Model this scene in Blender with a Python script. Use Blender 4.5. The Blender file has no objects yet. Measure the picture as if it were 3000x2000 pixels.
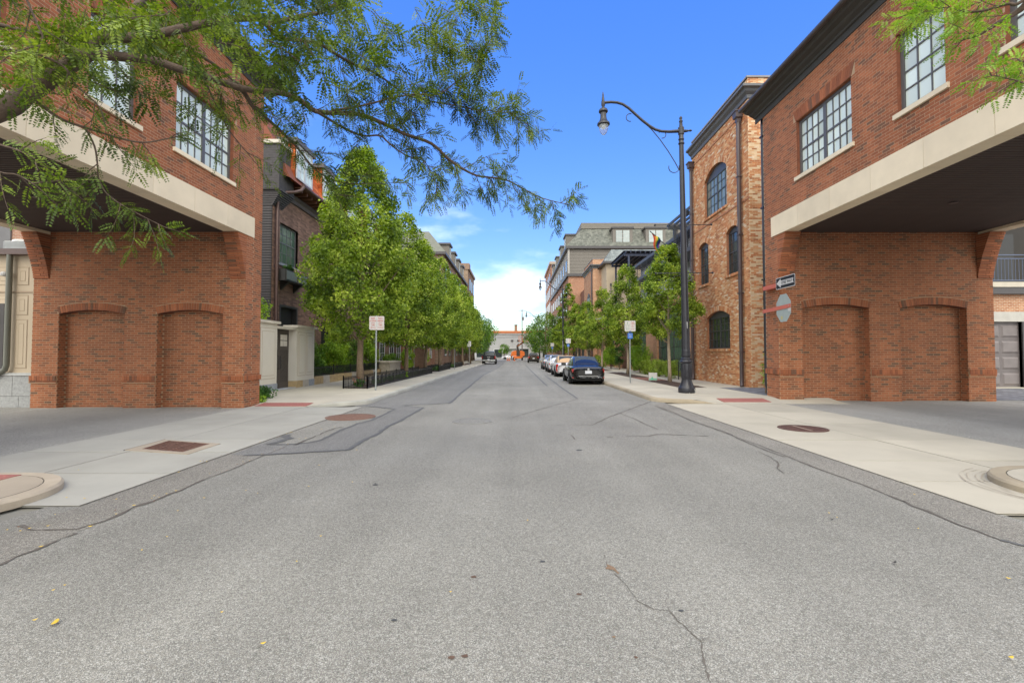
import bpy, math, random
import numpy as np
from mathutils import Vector, Matrix
from math import sin, cos, pi, radians, sqrt, atan2, asin, tan

# ------------------------------------------------------------------ camera, sky, sun, exposure
SC = bpy.context.scene
COL = SC.collection
TH = radians(1.8); FPX = 1400.0; CPX, CPY = 1510.0, 991.0; EYE = 1.6
cd = bpy.data.cameras.new('camera'); cam = bpy.data.objects.new('camera', cd); COL.objects.link(cam)
cd.sensor_width = 36; cd.lens = 36*FPX/3000; cd.clip_start = .05; cd.clip_end = 3000
cd.shift_x = -10/3000; cd.shift_y = -9/3000
cam.location = (0, 0, EYE); cam.rotation_euler = (pi/2+TH, 0, 0)
SC.camera = cam

SUN_EL, SUN_AZ = radians(46), radians(184)      # azimuth clockwise from +Y (street axis)
SKY_STRENGTH = 0.15
w = bpy.data.worlds.new('World'); SC.world = w; w.use_nodes = True
wn = w.node_tree.nodes; wl = w.node_tree.links; wn.clear()
def wN(t, **k):
    n = wn.new(t)
    for a, b in k.items(): setattr(n, a, b)
    return n
sky = wN('ShaderNodeTexSky', sky_type='NISHITA'); sky.sun_disc = False
sky.sun_elevation = SUN_EL; sky.sun_rotation = SUN_AZ; sky.air_density = 1.0; sky.dust_density = .35; sky.ozone_density = 2.5
hs = wN('ShaderNodeHueSaturation'); hs.inputs['Hue'].default_value = .520; hs.inputs['Saturation'].default_value = 1.33
wl.new(sky.outputs[0], hs.inputs['Color'])
tc = wN('ShaderNodeTexCoord'); sep = wN('ShaderNodeSeparateXYZ'); wl.new(tc.outputs['Generated'], sep.inputs[0])
mp = wN('ShaderNodeMapping'); mp.inputs['Scale'].default_value = (1, 1, 2.6); wl.new(tc.outputs['Generated'], mp.inputs[0])
nz = wN('ShaderNodeTexNoise'); nz.inputs['Scale'].default_value = 3.6; nz.inputs['Detail'].default_value = 5; nz.inputs['Roughness'].default_value = .55
wl.new(mp.outputs[0], nz.inputs['Vector'])
thr = wN('ShaderNodeMapRange'); thr.inputs[1].default_value = 0.02; thr.inputs[2].default_value = .42; thr.inputs[3].default_value = .34; thr.inputs[4].default_value = .66
wl.new(sep.outputs[2], thr.inputs[0])
vr = wN('ShaderNodeMapRange'); vr.inputs[1].default_value = -.02; vr.inputs[2].default_value = .62; vr.inputs[3].default_value = .46; vr.inputs[4].default_value = 1.36
wl.new(sep.outputs[2], vr.inputs[0]); wl.new(vr.outputs[0], hs.inputs['Value'])
sb = wN('ShaderNodeMath', operation='SUBTRACT'); wl.new(nz.outputs[0], sb.inputs[0]); wl.new(thr.outputs[0], sb.inputs[1])
cr = wN('ShaderNodeMapRange', interpolation_type='SMOOTHSTEP'); cr.inputs[1].default_value = 0; cr.inputs[2].default_value = .42; cr.inputs[3].default_value = 0; cr.inputs[4].default_value = .62
wl.new(sb.outputs[0], cr.inputs[0])
# thin bright cloud behind and beside the camera, as the windows reflect it; brightened to light the facades
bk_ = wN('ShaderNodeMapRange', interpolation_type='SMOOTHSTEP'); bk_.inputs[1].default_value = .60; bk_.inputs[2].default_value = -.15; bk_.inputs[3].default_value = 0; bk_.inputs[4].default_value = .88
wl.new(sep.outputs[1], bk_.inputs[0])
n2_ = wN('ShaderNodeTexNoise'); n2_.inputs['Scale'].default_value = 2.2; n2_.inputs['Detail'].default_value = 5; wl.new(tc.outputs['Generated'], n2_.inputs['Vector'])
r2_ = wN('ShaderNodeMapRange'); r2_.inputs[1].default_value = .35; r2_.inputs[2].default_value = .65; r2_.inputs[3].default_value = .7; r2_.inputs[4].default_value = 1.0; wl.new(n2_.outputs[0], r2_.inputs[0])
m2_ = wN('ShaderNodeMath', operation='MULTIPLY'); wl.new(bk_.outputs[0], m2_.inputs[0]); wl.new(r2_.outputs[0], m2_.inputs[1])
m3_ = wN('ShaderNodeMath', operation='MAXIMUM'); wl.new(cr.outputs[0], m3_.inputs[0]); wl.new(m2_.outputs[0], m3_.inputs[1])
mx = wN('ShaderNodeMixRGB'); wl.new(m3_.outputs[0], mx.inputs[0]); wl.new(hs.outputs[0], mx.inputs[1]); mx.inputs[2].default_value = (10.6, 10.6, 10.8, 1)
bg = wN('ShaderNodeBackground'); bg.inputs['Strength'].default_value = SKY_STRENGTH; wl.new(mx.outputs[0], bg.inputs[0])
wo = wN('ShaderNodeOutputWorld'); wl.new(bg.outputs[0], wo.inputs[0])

sd = bpy.data.lights.new('sun', 'SUN'); sd.energy = .8; sd.angle = radians(34); sd.color = (1, .93, .82)
sun = bpy.data.objects.new('sun', sd); COL.objects.link(sun)
_sd = Vector((sin(SUN_AZ)*cos(SUN_EL), cos(SUN_AZ)*cos(SUN_EL), sin(SUN_EL)))
sun.rotation_euler = _sd.to_track_quat('Z', 'Y').to_euler(); sun.location = (10, -20, 40)
SC.view_settings.view_transform = 'Standard'; SC.view_settings.look = 'None'
SC.view_settings.exposure = 1.02; SC.view_settings.gamma = 1; SC.view_settings.use_curve_mapping = False
SC.view_settings.use_white_balance = True; SC.view_settings.white_balance_temperature = 6950; SC.view_settings.white_balance_tint = 5
SC.render.engine = 'CYCLES'
SC.cycles.max_bounces = 8; SC.cycles.diffuse_bounces = 4; SC.cycles.transparent_max_bounces = 8

RNG = random.Random(7)
NR = np.random.default_rng(11)

# measured points of the photograph (3000 x 2000) turned into metres
def ray(px, py):
    u = (px-CPX)/FPX; v = (CPY-py)/FPX
    return (u, cos(TH)-v*sin(TH), sin(TH)+v*cos(TH))
def G(px, py, z=0.0):
    d = ray(px, py); t = (z-EYE)/d[2]; return (d[0]*t, d[1]*t)
def AY(px, py, Y):
    d = ray(px, py); t = Y/d[1]; return Vector((d[0]*t, Y, EYE+d[2]*t))
def project(p):
    x, y, z = p[0], p[1], p[2]-EYE
    c = y*cos(TH)+z*sin(TH); h = -y*sin(TH)+z*cos(TH)
    if c < .1: return None
    return (CPX+FPX*x/c, CPY-FPX*h/c)

# ------------------------------------------------------------------ materials
MATS = {}
def _mat(name):
    m = bpy.data.materials.new(name); m.use_nodes = True; MATS[name] = m
    nt = m.node_tree; b = nt.nodes['Principled BSDF']
    def N(t, **k):
        n = nt.nodes.new(t)
        for a, v in k.items(): setattr(n, a, v)
        return n
    return m, nt, b, N, nt.links.new
def M(name, col, rough=.6, metal=0, var=.12, scale=3.0, bump=0.0, bscale=40.0, spec=.5, stain=0.0):
    """principled surface with soft colour mottling, optional grain bump and stains"""
    if name in MATS: return MATS[name]
    m, nt, b, N, L = _mat(name)
    c = N('ShaderNodeTexCoord')
    n = N('ShaderNodeTexNoise'); n.inputs['Scale'].default_value = scale; n.inputs['Detail'].default_value = 5; L(c.outputs['Object'], n.inputs['Vector'])
    r = N('ShaderNodeMapRange'); r.inputs[3].default_value = 1-var*2; r.inputs[4].default_value = 1+var*2; L(n.outputs[0], r.inputs[0])
    h = N('ShaderNodeHueSaturation'); h.inputs['Color'].default_value = (*col, 1); L(r.outputs[0], h.inputs['Value'])
    out = h.outputs[0]
    if stain:
        n3 = N('ShaderNodeTexNoise'); n3.inputs['Scale'].default_value = .45; n3.inputs['Detail'].default_value = 9; n3.inputs['Roughness'].default_value = .62; L(c.outputs['Object'], n3.inputs['Vector'])
        r3 = N('ShaderNodeMapRange'); r3.inputs[1].default_value = .42; r3.inputs[2].default_value = .72; r3.inputs[3].default_value = 1; r3.inputs[4].default_value = 1-stain*1.4; L(n3.outputs[0], r3.inputs[0])
        oi = N('ShaderNodeObjectInfo'); ro = N('ShaderNodeMapRange'); ro.inputs[3].default_value = .92; ro.inputs[4].default_value = 1.05; L(oi.outputs['Random'], ro.inputs[0]); mo = N('ShaderNodeMath', operation='MULTIPLY'); L(r3.outputs[0], mo.inputs[0]); L(ro.outputs[0], mo.inputs[1]); r3 = mo
        h3 = N('ShaderNodeHueSaturation'); L(out, h3.inputs['Color']); L(r3.outputs[0], h3.inputs['Value']); out = h3.outputs[0]
    L(out, b.inputs['Base Color'])
    b.inputs['Roughness'].default_value = rough; b.inputs['Metallic'].default_value = metal; b.inputs['Specular IOR Level'].default_value = spec
    if bump:
        n2 = N('ShaderNodeTexNoise'); n2.inputs['Scale'].default_value = bscale; n2.inputs['Detail'].default_value = 4; L(c.outputs['Object'], n2.inputs['Vector'])
        bp = N('ShaderNodeBump'); bp.inputs['Strength'].default_value = bump; bp.inputs['Distance'].default_value = .01; L(n2.outputs[0], bp.inputs['Height']); L(bp.outputs[0], b.inputs['Normal'])
    return m
def ramp_mat(name, stops, source='island', rough=.8, bump=.4, bscale=60, fine=.10, spec=.3):
    """colour picked at random per loose piece (bricks, tiles) or per object"""
    if name in MATS: return MATS[name]
    m, nt, b, N, L = _mat(name)
    if source == 'island': g = N('ShaderNodeNewGeometry'); src = g.outputs['Random Per Island']
    else: g = N('ShaderNodeObjectInfo'); src = g.outputs['Random']
    cr = N('ShaderNodeValToRGB'); cr.color_ramp.interpolation = 'LINEAR'
    el = cr.color_ramp.elements
    while len(el) > 1: el.remove(el[-1])
    for i, (p, c) in enumerate(stops):
        e = el[0] if i == 0 else el.new(p)
        e.position = p; e.color = (*c, 1)
    L(src, cr.inputs[0])
    c = N('ShaderNodeTexCoord'); n = N('ShaderNodeTexNoise'); n.inputs['Scale'].default_value = 14; n.inputs['Detail'].default_value = 6; L(c.outputs['Object'], n.inputs['Vector'])
    r = N('ShaderNodeMapRange'); r.inputs[3].default_value = 1-fine*2; r.inputs[4].default_value = 1+fine*2; L(n.outputs[0], r.inputs[0])
    h = N('ShaderNodeHueSaturation'); L(cr.outputs[0], h.inputs['Color']); L(r.outputs[0], h.inputs['Value'])
    gg = N('ShaderNodeNewGeometry'); mq = N('ShaderNodeMapping'); mq.inputs['Scale'].default_value = (1.6, 1.6, .35); L(gg.outputs['Position'], mq.inputs[0])
    n5 = N('ShaderNodeTexNoise'); n5.inputs['Scale'].default_value = .8; n5.inputs['Detail'].default_value = 7; n5.inputs['Roughness'].default_value = .62; L(mq.outputs[0], n5.inputs['Vector'])
    r5 = N('ShaderNodeMapRange'); r5.inputs[1].default_value = .3; r5.inputs[2].default_value = .7; r5.inputs[3].default_value = .76; r5.inputs[4].default_value = 1.16; L(n5.outputs[0], r5.inputs[0])
    h5 = N('ShaderNodeHueSaturation'); L(h.outputs[0], h5.inputs['Color']); L(r5.outputs[0], h5.inputs['Value']); L(h5.outputs[0], b.inputs['Base Color'])
    b.inputs['Roughness'].default_value = rough; b.inputs['Specular IOR Level'].default_value = spec
    n2 = N('ShaderNodeTexNoise'); n2.inputs['Scale'].default_value = bscale; L(c.outputs['Object'], n2.inputs['Vector'])
    bp = N('ShaderNodeBump'); bp.inputs['Strength'].default_value = bump; bp.inputs['Distance'].default_value = .004; L(n2.outputs[0], bp.inputs['Height']); L(bp.outputs[0], b.inputs['Normal'])
    return m
def brick_tex(name, c1, c2, mortar, axis='y', bw=.21, bh=.07, msize=.012, bump=.5):
    """far brickwork whose bricks are too small to pick apart; axis = the wall's horizontal axis"""
    if name in MATS: return MATS[name]
    m, nt, b, N, L = _mat(name)
    c = N('ShaderNodeTexCoord'); s = N('ShaderNodeSeparateXYZ'); k = N('ShaderNodeCombineXYZ'); L(c.outputs['Object'], s.inputs[0])
    L(s.outputs[1 if axis == 'y' else 0], k.inputs[0]); L(s.outputs[2], k.inputs[1])
    t = N('ShaderNodeTexBrick'); L(k.outputs[0], t.inputs['Vector']); t.inputs['Scale'].default_value = 1
    t.inputs['Color1'].default_value = (*c1, 1); t.inputs['Color2'].default_value = (*c2, 1); t.inputs['Mortar'].default_value = (*mortar, 1)
    t.inputs['Brick Width'].default_value = bw; t.inputs['Row Height'].default_value = bh; t.inputs['Mortar Size'].default_value = msize; t.inputs['Mortar Smooth'].default_value = .2
    n = N('ShaderNodeTexNoise'); n.inputs['Scale'].default_value = 1.2; n.inputs['Detail'].default_value = 6; L(c.outputs['Object'], n.inputs['Vector'])
    r = N('ShaderNodeMapRange'); r.inputs[3].default_value = .7; r.inputs[4].default_value = 1.3; L(n.outputs[0], r.inputs[0])
    h = N('ShaderNodeHueSaturation'); L(t.outputs[0], h.inputs['Color']); L(r.outputs[0], h.inputs['Value']); L(h.outputs[0], b.inputs['Base Color'])
    b.inputs['Roughness'].default_value = .85; b.inputs['Specular IOR Level'].default_value = .2
    bp = N('ShaderNodeBump'); bp.inputs['Strength'].default_value = bump; bp.inputs['Distance'].default_value = .01; bp.invert = True; L(t.outputs['Fac'], bp.inputs['Height']); L(bp.outputs[0], b.inputs['Normal'])
    return m
def asphalt(name, dark, light, brown, big=.25, scale=150.0):
    if name in MATS: return MATS[name]
    m, nt, b, N, L = _mat(name)
    c = N('ShaderNodeTexCoord')
    v = N('ShaderNodeTexVoronoi'); v.inputs['Scale'].default_value = scale; v.inputs['Randomness'].default_value = 1; L(c.outputs['Object'], v.inputs['Vector'])
    s = N('ShaderNodeSeparateColor'); L(v.outputs['Color'], s.inputs[0])
    cr = N('ShaderNodeValToRGB'); el = cr.color_ramp.elements; L(s.outputs[0], cr.inputs[0])
    el[0].position = 0; el[0].color = (*dark, 1); el[1].position = 1; el[1].color = (*light, 1)
    e = el.new(.3); e.color = tuple((a*.45+d*.55) for a, d in zip(light, dark))+(1,)
    e = el.new(.62); e.color = (*brown, 1)
    e = el.new(.9); e.color = tuple(min(1, a*1.25) for a in light)+(1,)
    n = N('ShaderNodeTexNoise'); n.inputs['Scale'].default_value = .35; n.inputs['Detail'].default_value = 8; n.inputs['Roughness'].default_value = .6; L(c.outputs['Object'], n.inputs['Vector'])
    r = N('ShaderNodeMapRange'); r.inputs[1].default_value = .3; r.inputs[2].default_value = .7; r.inputs[3].default_value = 1-big; r.inputs[4].default_value = 1+big; L(n.outputs[0], r.inputs[0])
    n4 = N('ShaderNodeTexNoise'); n4.inputs['Scale'].default_value = 28; n4.inputs['Detail'].default_value = 5; L(c.outputs['Object'], n4.inputs['Vector'])
    r4 = N('ShaderNodeMapRange'); r4.inputs[1].default_value = .3; r4.inputs[2].default_value = .7; r4.inputs[3].default_value = .86; r4.inputs[4].default_value = 1.14; L(n4.outputs[0], r4.inputs[0])
    # tyre lanes: streaks stretched along the street
    mp = N('ShaderNodeMapping'); mp.inputs['Scale'].default_value = (.9, .03, 1); L(c.outputs['Object'], mp.inputs[0])
    n5 = N('ShaderNodeTexNoise'); n5.inputs['Scale'].default_value = 1.3; n5.inputs['Detail'].default_value = 3; L(mp.outputs[0], n5.inputs['Vector'])
    r5 = N('ShaderNodeMapRange'); r5.inputs[1].default_value = .3; r5.inputs[2].default_value = .7; r5.inputs[3].default_value = .9; r5.inputs[4].default_value = 1.1; L(n5.outputs[0], r5.inputs[0])
    mm = N('ShaderNodeMath', operation='MULTIPLY'); L(r.outputs[0], mm.inputs[0]); L(r4.outputs[0], mm.inputs[1])
    m2 = N('ShaderNodeMath', operation='MULTIPLY'); L(mm.outputs[0], m2.inputs[0]); L(r5.outputs[0], m2.inputs[1])
    h = N('ShaderNodeHueSaturation'); L(cr.outputs[0], h.inputs['Color']); L(m2.outputs[0], h.inputs['Value']); L(h.outputs[0], b.inputs['Base Color'])
    b.inputs['Roughness'].default_value = .85; b.inputs['Specular IOR Level'].default_value = .25
    bp = N('ShaderNodeBump'); bp.inputs['Strength'].default_value = .55; bp.inputs['Distance'].default_value = .006; L(v.outputs['Distance'], bp.inputs['Height']); bp.invert = True; L(bp.outputs[0], b.inputs['Normal'])
    return m
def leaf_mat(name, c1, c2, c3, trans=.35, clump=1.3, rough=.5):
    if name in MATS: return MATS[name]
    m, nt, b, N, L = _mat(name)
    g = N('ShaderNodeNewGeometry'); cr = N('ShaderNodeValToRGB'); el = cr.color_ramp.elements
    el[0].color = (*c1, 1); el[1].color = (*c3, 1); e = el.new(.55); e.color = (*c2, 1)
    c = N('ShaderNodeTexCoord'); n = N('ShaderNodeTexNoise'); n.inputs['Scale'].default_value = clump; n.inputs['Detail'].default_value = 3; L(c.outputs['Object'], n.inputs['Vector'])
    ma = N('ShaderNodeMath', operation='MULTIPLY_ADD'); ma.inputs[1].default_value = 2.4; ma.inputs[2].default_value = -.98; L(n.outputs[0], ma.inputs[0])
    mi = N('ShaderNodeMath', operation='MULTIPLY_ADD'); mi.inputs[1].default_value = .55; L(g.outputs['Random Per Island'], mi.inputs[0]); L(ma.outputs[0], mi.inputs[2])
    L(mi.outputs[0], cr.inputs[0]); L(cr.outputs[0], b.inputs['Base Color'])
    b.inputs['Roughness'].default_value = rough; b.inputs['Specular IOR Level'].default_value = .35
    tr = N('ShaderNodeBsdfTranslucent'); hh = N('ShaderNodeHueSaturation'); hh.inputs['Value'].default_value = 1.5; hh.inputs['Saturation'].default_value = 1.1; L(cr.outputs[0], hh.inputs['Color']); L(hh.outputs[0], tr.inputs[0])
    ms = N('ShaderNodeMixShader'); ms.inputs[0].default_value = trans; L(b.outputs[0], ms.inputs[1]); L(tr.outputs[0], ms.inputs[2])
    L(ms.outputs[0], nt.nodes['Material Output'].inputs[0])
    return m
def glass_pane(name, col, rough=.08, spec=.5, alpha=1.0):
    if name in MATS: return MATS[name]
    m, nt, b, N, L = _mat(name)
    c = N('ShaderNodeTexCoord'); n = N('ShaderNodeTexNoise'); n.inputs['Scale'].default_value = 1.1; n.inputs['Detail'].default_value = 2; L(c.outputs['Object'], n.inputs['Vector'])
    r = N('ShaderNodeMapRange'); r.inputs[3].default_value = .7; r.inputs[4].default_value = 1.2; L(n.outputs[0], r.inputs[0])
    oi = N('ShaderNodeObjectInfo'); ro = N('ShaderNodeMapRange'); ro.inputs[3].default_value = .72; ro.inputs[4].default_value = 1.05; L(oi.outputs['Random'], ro.inputs[0]); mo = N('ShaderNodeMath', operation='MULTIPLY'); L(r.outputs[0], mo.inputs[0]); L(ro.outputs[0], mo.inputs[1])  # varied reflections put into each pane's colour
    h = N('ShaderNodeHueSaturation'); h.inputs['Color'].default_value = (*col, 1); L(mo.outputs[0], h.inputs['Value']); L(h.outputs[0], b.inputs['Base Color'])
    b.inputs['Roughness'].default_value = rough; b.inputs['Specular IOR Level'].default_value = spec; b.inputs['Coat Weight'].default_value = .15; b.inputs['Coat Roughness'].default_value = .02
    return m

B_RED = [(0, (.15, .082, .050)), (.10, (.205, .086, .048)), (.24, (.275, .094, .045)), (.7, (.335, .112, .049)), (1, (.40, .140, .063))]
brick_field = ramp_mat('red_brick_field', B_RED)
brick_one = ramp_mat('red_brick_single', B_RED, 'object')
B_DK = [(0, (.10, .055, .036)), (.25, (.15, .060, .036)), (.6, (.24, .075, .036)), (1, (.33, .10, .048))]
B_OLD = [(0, (.34, .14, .065)), (.12, (.46, .175, .075)), (.45, (.55, .235, .10)), (.72, (.58, .31, .15)), (.92, (.62, .42, .25)), (1, (.68, .56, .42))]
old_field = ramp_mat('reclaimed_brick_field', B_OLD); old_one = ramp_mat('reclaimed_brick_single', B_OLD, 'object')
B_BRN = [(0, (.17, .105, .078)), (.5, (.25, .150, .108)), (1, (.33, .20, .140))]
brown_field = ramp_mat('brown_brick_field', B_BRN); brown_one = ramp_mat('brown_brick_single', B_BRN, 'object')
mortar = M('mortar', (.40, .27, .165), .95, var=.1, scale=8)
mortar_old = M('old_mortar', (.62, .46, .29), .95, var=.1, scale=8)
mortar_brn = M('brown_mortar', (.17, .12, .09), .95, var=.1, scale=8)
stone = M('limestone', (.76, .65, .47), .8, var=.05, scale=2.2, bump=.15, bscale=60, stain=.10)
stone_grey = M('grey_stone', (.52, .47, .38), .85, var=.1, scale=3, bump=.25, bscale=50)
soffit_m = M('dark_soffit_board', (.050, .034, .028), .75, var=.12, scale=2)
trim_dk = M('dark_bronze_trim', (.055, .050, .050), .45, var=.06, scale=5)
frame_m = M('window_frame_grey', (.10, .095, .092), .45, var=.05, scale=6)
frame_bright = M('window_frame_light', (.17, .165, .165), .4, var=.05, scale=6)
spout_m = M('downspout_brown', (.075, .055, .055), .4, var=.08, scale=4)
copper = M('copper_gutter', (.10, .055, .045), .4, var=.12, scale=4)
pane_sky = glass_pane('sky_reflection_glass', (.80, .90, .82))  # the bright sky's reflection is put into the base colour
pane_mid = glass_pane('soft_window_glass', (.40, .46, .44))
pane_dark = glass_pane('dark_window_glass', (.035, .045, .045))
pane_green = glass_pane('green_window_glass', (.10, .17, .12))
pane_grey = glass_pane('grey_green_glass', (.19, .235, .21), .12)  # greenish dark glass, its reflections put into the colour
conc = M('pale_concrete', (.47, .43, .345), .88, var=.05, scale=1.4, bump=.25, bscale=90, stain=.12)
conc_w = M('warm_concrete', (.41, .345, .265), .88, var=.06, scale=1.6, bump=.3, bscale=70, stain=.22)
conc_l = M('grey_concrete', (.385, .372, .325), .88, var=.05, scale=1.2, bump=.25, bscale=90, stain=.14)
curb_m = M('kerb_concrete', (.37, .31, .22), .9, var=.10, scale=2.5, bump=.4, bscale=60, stain=.3)
curb_l = M('pale_kerb_concrete', (.42, .41, .36), .9, var=.10, scale=2.5, bump=.4, bscale=60, stain=.25)
joint_m = M('joint_dirt', (.07, .06, .048), .95, var=.2, scale=9)
tactile_m = M('red_tactile', (.33, .125, .105), .8, var=.08, scale=6)
asph = asphalt('road_asphalt', (.115, .112, .100), (.315, .308, .278), (.22, .203, .170), big=.14, scale=190.0)
asph_far = asphalt('alley_asphalt', (.16, .156, .145), (.40, .39, .36), (.28, .265, .23), big=.14, scale=190.0)
asph_patch = asphalt('patched_asphalt', (.11, .108, .102), (.25, .245, .232), (.18, .174, .16), big=.10)
asph_edge = asphalt('edge_asphalt', (.11, .105, .092), (.295, .28, .25), (.20, .18, .148), big=.2)
seal_m = M('crack_seal', (.11, .11, .108), .8, var=.2, scale=20)
crack_m = M('open_crack', (.115, .10, .085), .95, var=.2, scale=20)
mulch_m = M('mulch', (.060, .036, .024), .95, var=.5, scale=40, bump=1.0, bscale=60)
paver_m = ramp_mat('grey_paver', [(0, (.10, .105, .12)), (.5, (.15, .155, .175)), (1, (.22, .22, .24))])
paver_r = ramp_mat('red_paver', [(0, (.20, .09, .06)), (.5, (.28, .13, .09)), (1, (.36, .18, .12))])
iron = M('black_iron', (.022, .021, .020), .5, var=.1, scale=8)
galv = M('galvanised_steel', (.33, .36, .36), .45, metal=.5, var=.08, scale=5)
alu = M('sign_back_aluminium', (.36, .41, .39), .5, metal=.2, var=.08, scale=5)
lamp_m = M('black_lamp_paint', (.018, .018, .024), .38, var=.1, scale=6)
red_bar = M('red_steel_bar', (.50, .13, .09), .55, var=.06, scale=8)
white_m = M('white_sign_face', (.52, .51, .49), .5, var=.03, scale=10)
black_m = M('black_sign_face', (.015, .015, .015), .5)
redink = M('red_sign_print', (.45, .05, .04), .5)
greenink = M('green_sign_print', (.06, .22, .11), .5)
bark = M('tree_bark', (.20, .145, .095), .9, var=.25, scale=14, bump=.8, bscale=30)
bark_dk = M('dark_tree_bark', (.085, .058, .042), .9, var=.3, scale=18, bump=.9, bscale=45)
bark_pale = M('pale_tree_bark', (.34, .27, .19), .9, var=.2, scale=12, bump=.5, bscale=30)
lf_maple = leaf_mat('maple_leaves', (.050, .095, .012), (.21, .305, .032), (.48, .56, .10), .38, 1.1)
lf_right = leaf_mat('street_tree_leaves', (.048, .092, .012), (.195, .285, .030), (.44, .52, .08), .38, 1.2)
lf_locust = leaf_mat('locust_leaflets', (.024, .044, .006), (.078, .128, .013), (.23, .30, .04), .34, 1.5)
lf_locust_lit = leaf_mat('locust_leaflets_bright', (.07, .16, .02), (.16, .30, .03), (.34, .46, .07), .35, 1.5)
lf_dark = leaf_mat('dark_shrub_leaves', (.018, .05, .010), (.045, .12, .018), (.10, .22, .03), .2, 1.5)
lf_shrub = leaf_mat('bright_shrub_leaves', (.09, .17, .018), (.25, .40, .04), (.44, .56, .08), .38, 1.5)
lf_hedge = leaf_mat('hedge_leaves', (.09, .14, .018), (.27, .36, .045), (.30, .40, .06), .25, 2)
lf_far = leaf_mat('far_tree_leaves', (.04, .095, .015), (.11, .22, .025), (.25, .38, .05), .35, .6)
yellow_leaf = M('yellow_leaf', (.62, .42, .05), .6)
brown_leaf = M('brown_leaf', (.20, .09, .04), .7)

# ------------------------------------------------------------------ mesh helpers
class MB:
    def __init__(s): s.v = []; s.f = []
    def add(s, vs, fs):
        o = len(s.v); s.v.extend(vs); s.f.extend([tuple(i+o for i in f) for f in fs]); return s
    def box(s, x0, x1, y0, y1, z0, z1):
        return s.add([(x0,y0,z0),(x1,y0,z0),(x1,y1,z0),(x0,y1,z0),(x0,y0,z1),(x1,y0,z1),(x1,y1,z1),(x0,y1,z1)],
                     [(0,3,2,1),(4,5,6,7),(0,1,5,4),(1,2,6,5),(2,3,7,6),(3,0,4,7)])
    def prism(s, pts, a, b, axis='z'):
        """closed polygon pts extruded from a to b along axis"""
        n = len(pts)
        def P(p, h):
            return (p[0],p[1],h) if axis == 'z' else ((h,p[0],p[1]) if axis == 'x' else (p[0],h,p[1]))
        vs = [P(p, a) for p in pts]+[P(p, b) for p in pts]
        return s.add(vs, [tuple(range(n-1,-1,-1)), tuple(range(n,2*n))]+[(i,(i+1)%n,n+(i+1)%n,n+i) for i in range(n)])
    def quad(s, a, b, c, d): return s.add([a,b,c,d], [(0,1,2,3)])
    def tube(s, pts, rad, n=8, cap=True):
        pts = [Vector(p) for p in pts]; m = len(pts)
        if not hasattr(rad, '__len__'): rad = [rad]*m
        vs = []; up = None
        for i, p in enumerate(pts):
            t = (pts[min(i+1,m-1)]-pts[max(i-1,0)]).normalized()
            if up is None:
                up = Vector((0,0,1)) if abs(t.z) < .9 else Vector((1,0,0))
            x = t.cross(up); 
            if x.length < 1e-5: x = t.orthogonal()
            x.normalize(); y = x.cross(t).normalized(); up = y
            for k in range(n):
                a = 2*pi*k/n; vs.append(tuple(p+x*(cos(a)*rad[i])+y*(sin(a)*rad[i])))
        fs = [(i*n+k, i*n+(k+1)%n, (i+1)*n+(k+1)%n, (i+1)*n+k) for i in range(m-1) for k in range(n)]
        if cap: fs += [tuple(range(n-1,-1,-1)), tuple(range((m-1)*n, m*n))]
        return s.add(vs, fs)
    def lathe(s, prof, c=(0,0,0), n=16, rot=0.0, lobes=0, amp=0):
        """profile [(r,z)...] turned round the vertical through c"""
        vs = []; m = len(prof)
        for r, z in prof:
            for k in range(n):
                a = 2*pi*k/n+rot; rr = r*(1+(amp if lobes and (k % 2) else 0)); vs.append((c[0]+rr*cos(a), c[1]+rr*sin(a), c[2]+z))
        fs = [(i*n+k, i*n+(k+1)%n, (i+1)*n+(k+1)%n, (i+1)*n+k) for i in range(m-1) for k in range(n)]
        fs += [tuple(range(n-1,-1,-1)), tuple(range((m-1)*n, m*n))]
        return s.add(vs, fs)
    def build(s, name, mat, parent=None, smooth=False, kind=None, loc=None, label=None, angle=None):
        me = bpy.data.meshes.new(name); me.from_pydata(s.v, [], s.f); me.materials.append(mat)
        if smooth: me.polygons.foreach_set('use_smooth', [True]*len(me.polygons))
        if angle is not None:
            me.polygons.foreach_set('use_smooth', [True]*len(me.polygons)); me.set_sharp_from_angle(angle=radians(angle))
        me.update()
        return link(name, me, parent, kind, loc, label)
def root_loc(o):
    v = Vector((0,0,0))
    while o is not None: v += o.location; o = o.parent
    return v
def link(name, me, parent=None, kind=None, loc=None, label=None):
    """loc None: the mesh is in world metres, so the parent's place is taken off"""
    o = bpy.data.objects.new(name, me); COL.objects.link(o)
    if parent is not None:
        o.parent = parent
        o.location = loc if loc is not None else -root_loc(parent)
    elif loc is not None: o.location = loc
    if kind: o['kind'] = kind
    if label: o['label'] = label
    return o
def thing(name, label, cat, loc=(0,0,0), group=None, rz=0):
    o = bpy.data.objects.new(name, None); COL.objects.link(o); o.location = loc; o.rotation_euler = (0,0,rz); o.empty_display_size = .3
    o['label'] = label; o['category'] = cat
    if group: o['group'] = group
    return o
def tag(o, label, cat, group=None):
    o['label'] = label; o['category'] = cat
    if group: o['group'] = group
    return o
def copy_tree(o, parent=None):
    c = o.copy(); COL.objects.link(c); c.parent = parent
    for ch in list(o.children): copy_tree(ch, c)
    return c
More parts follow.
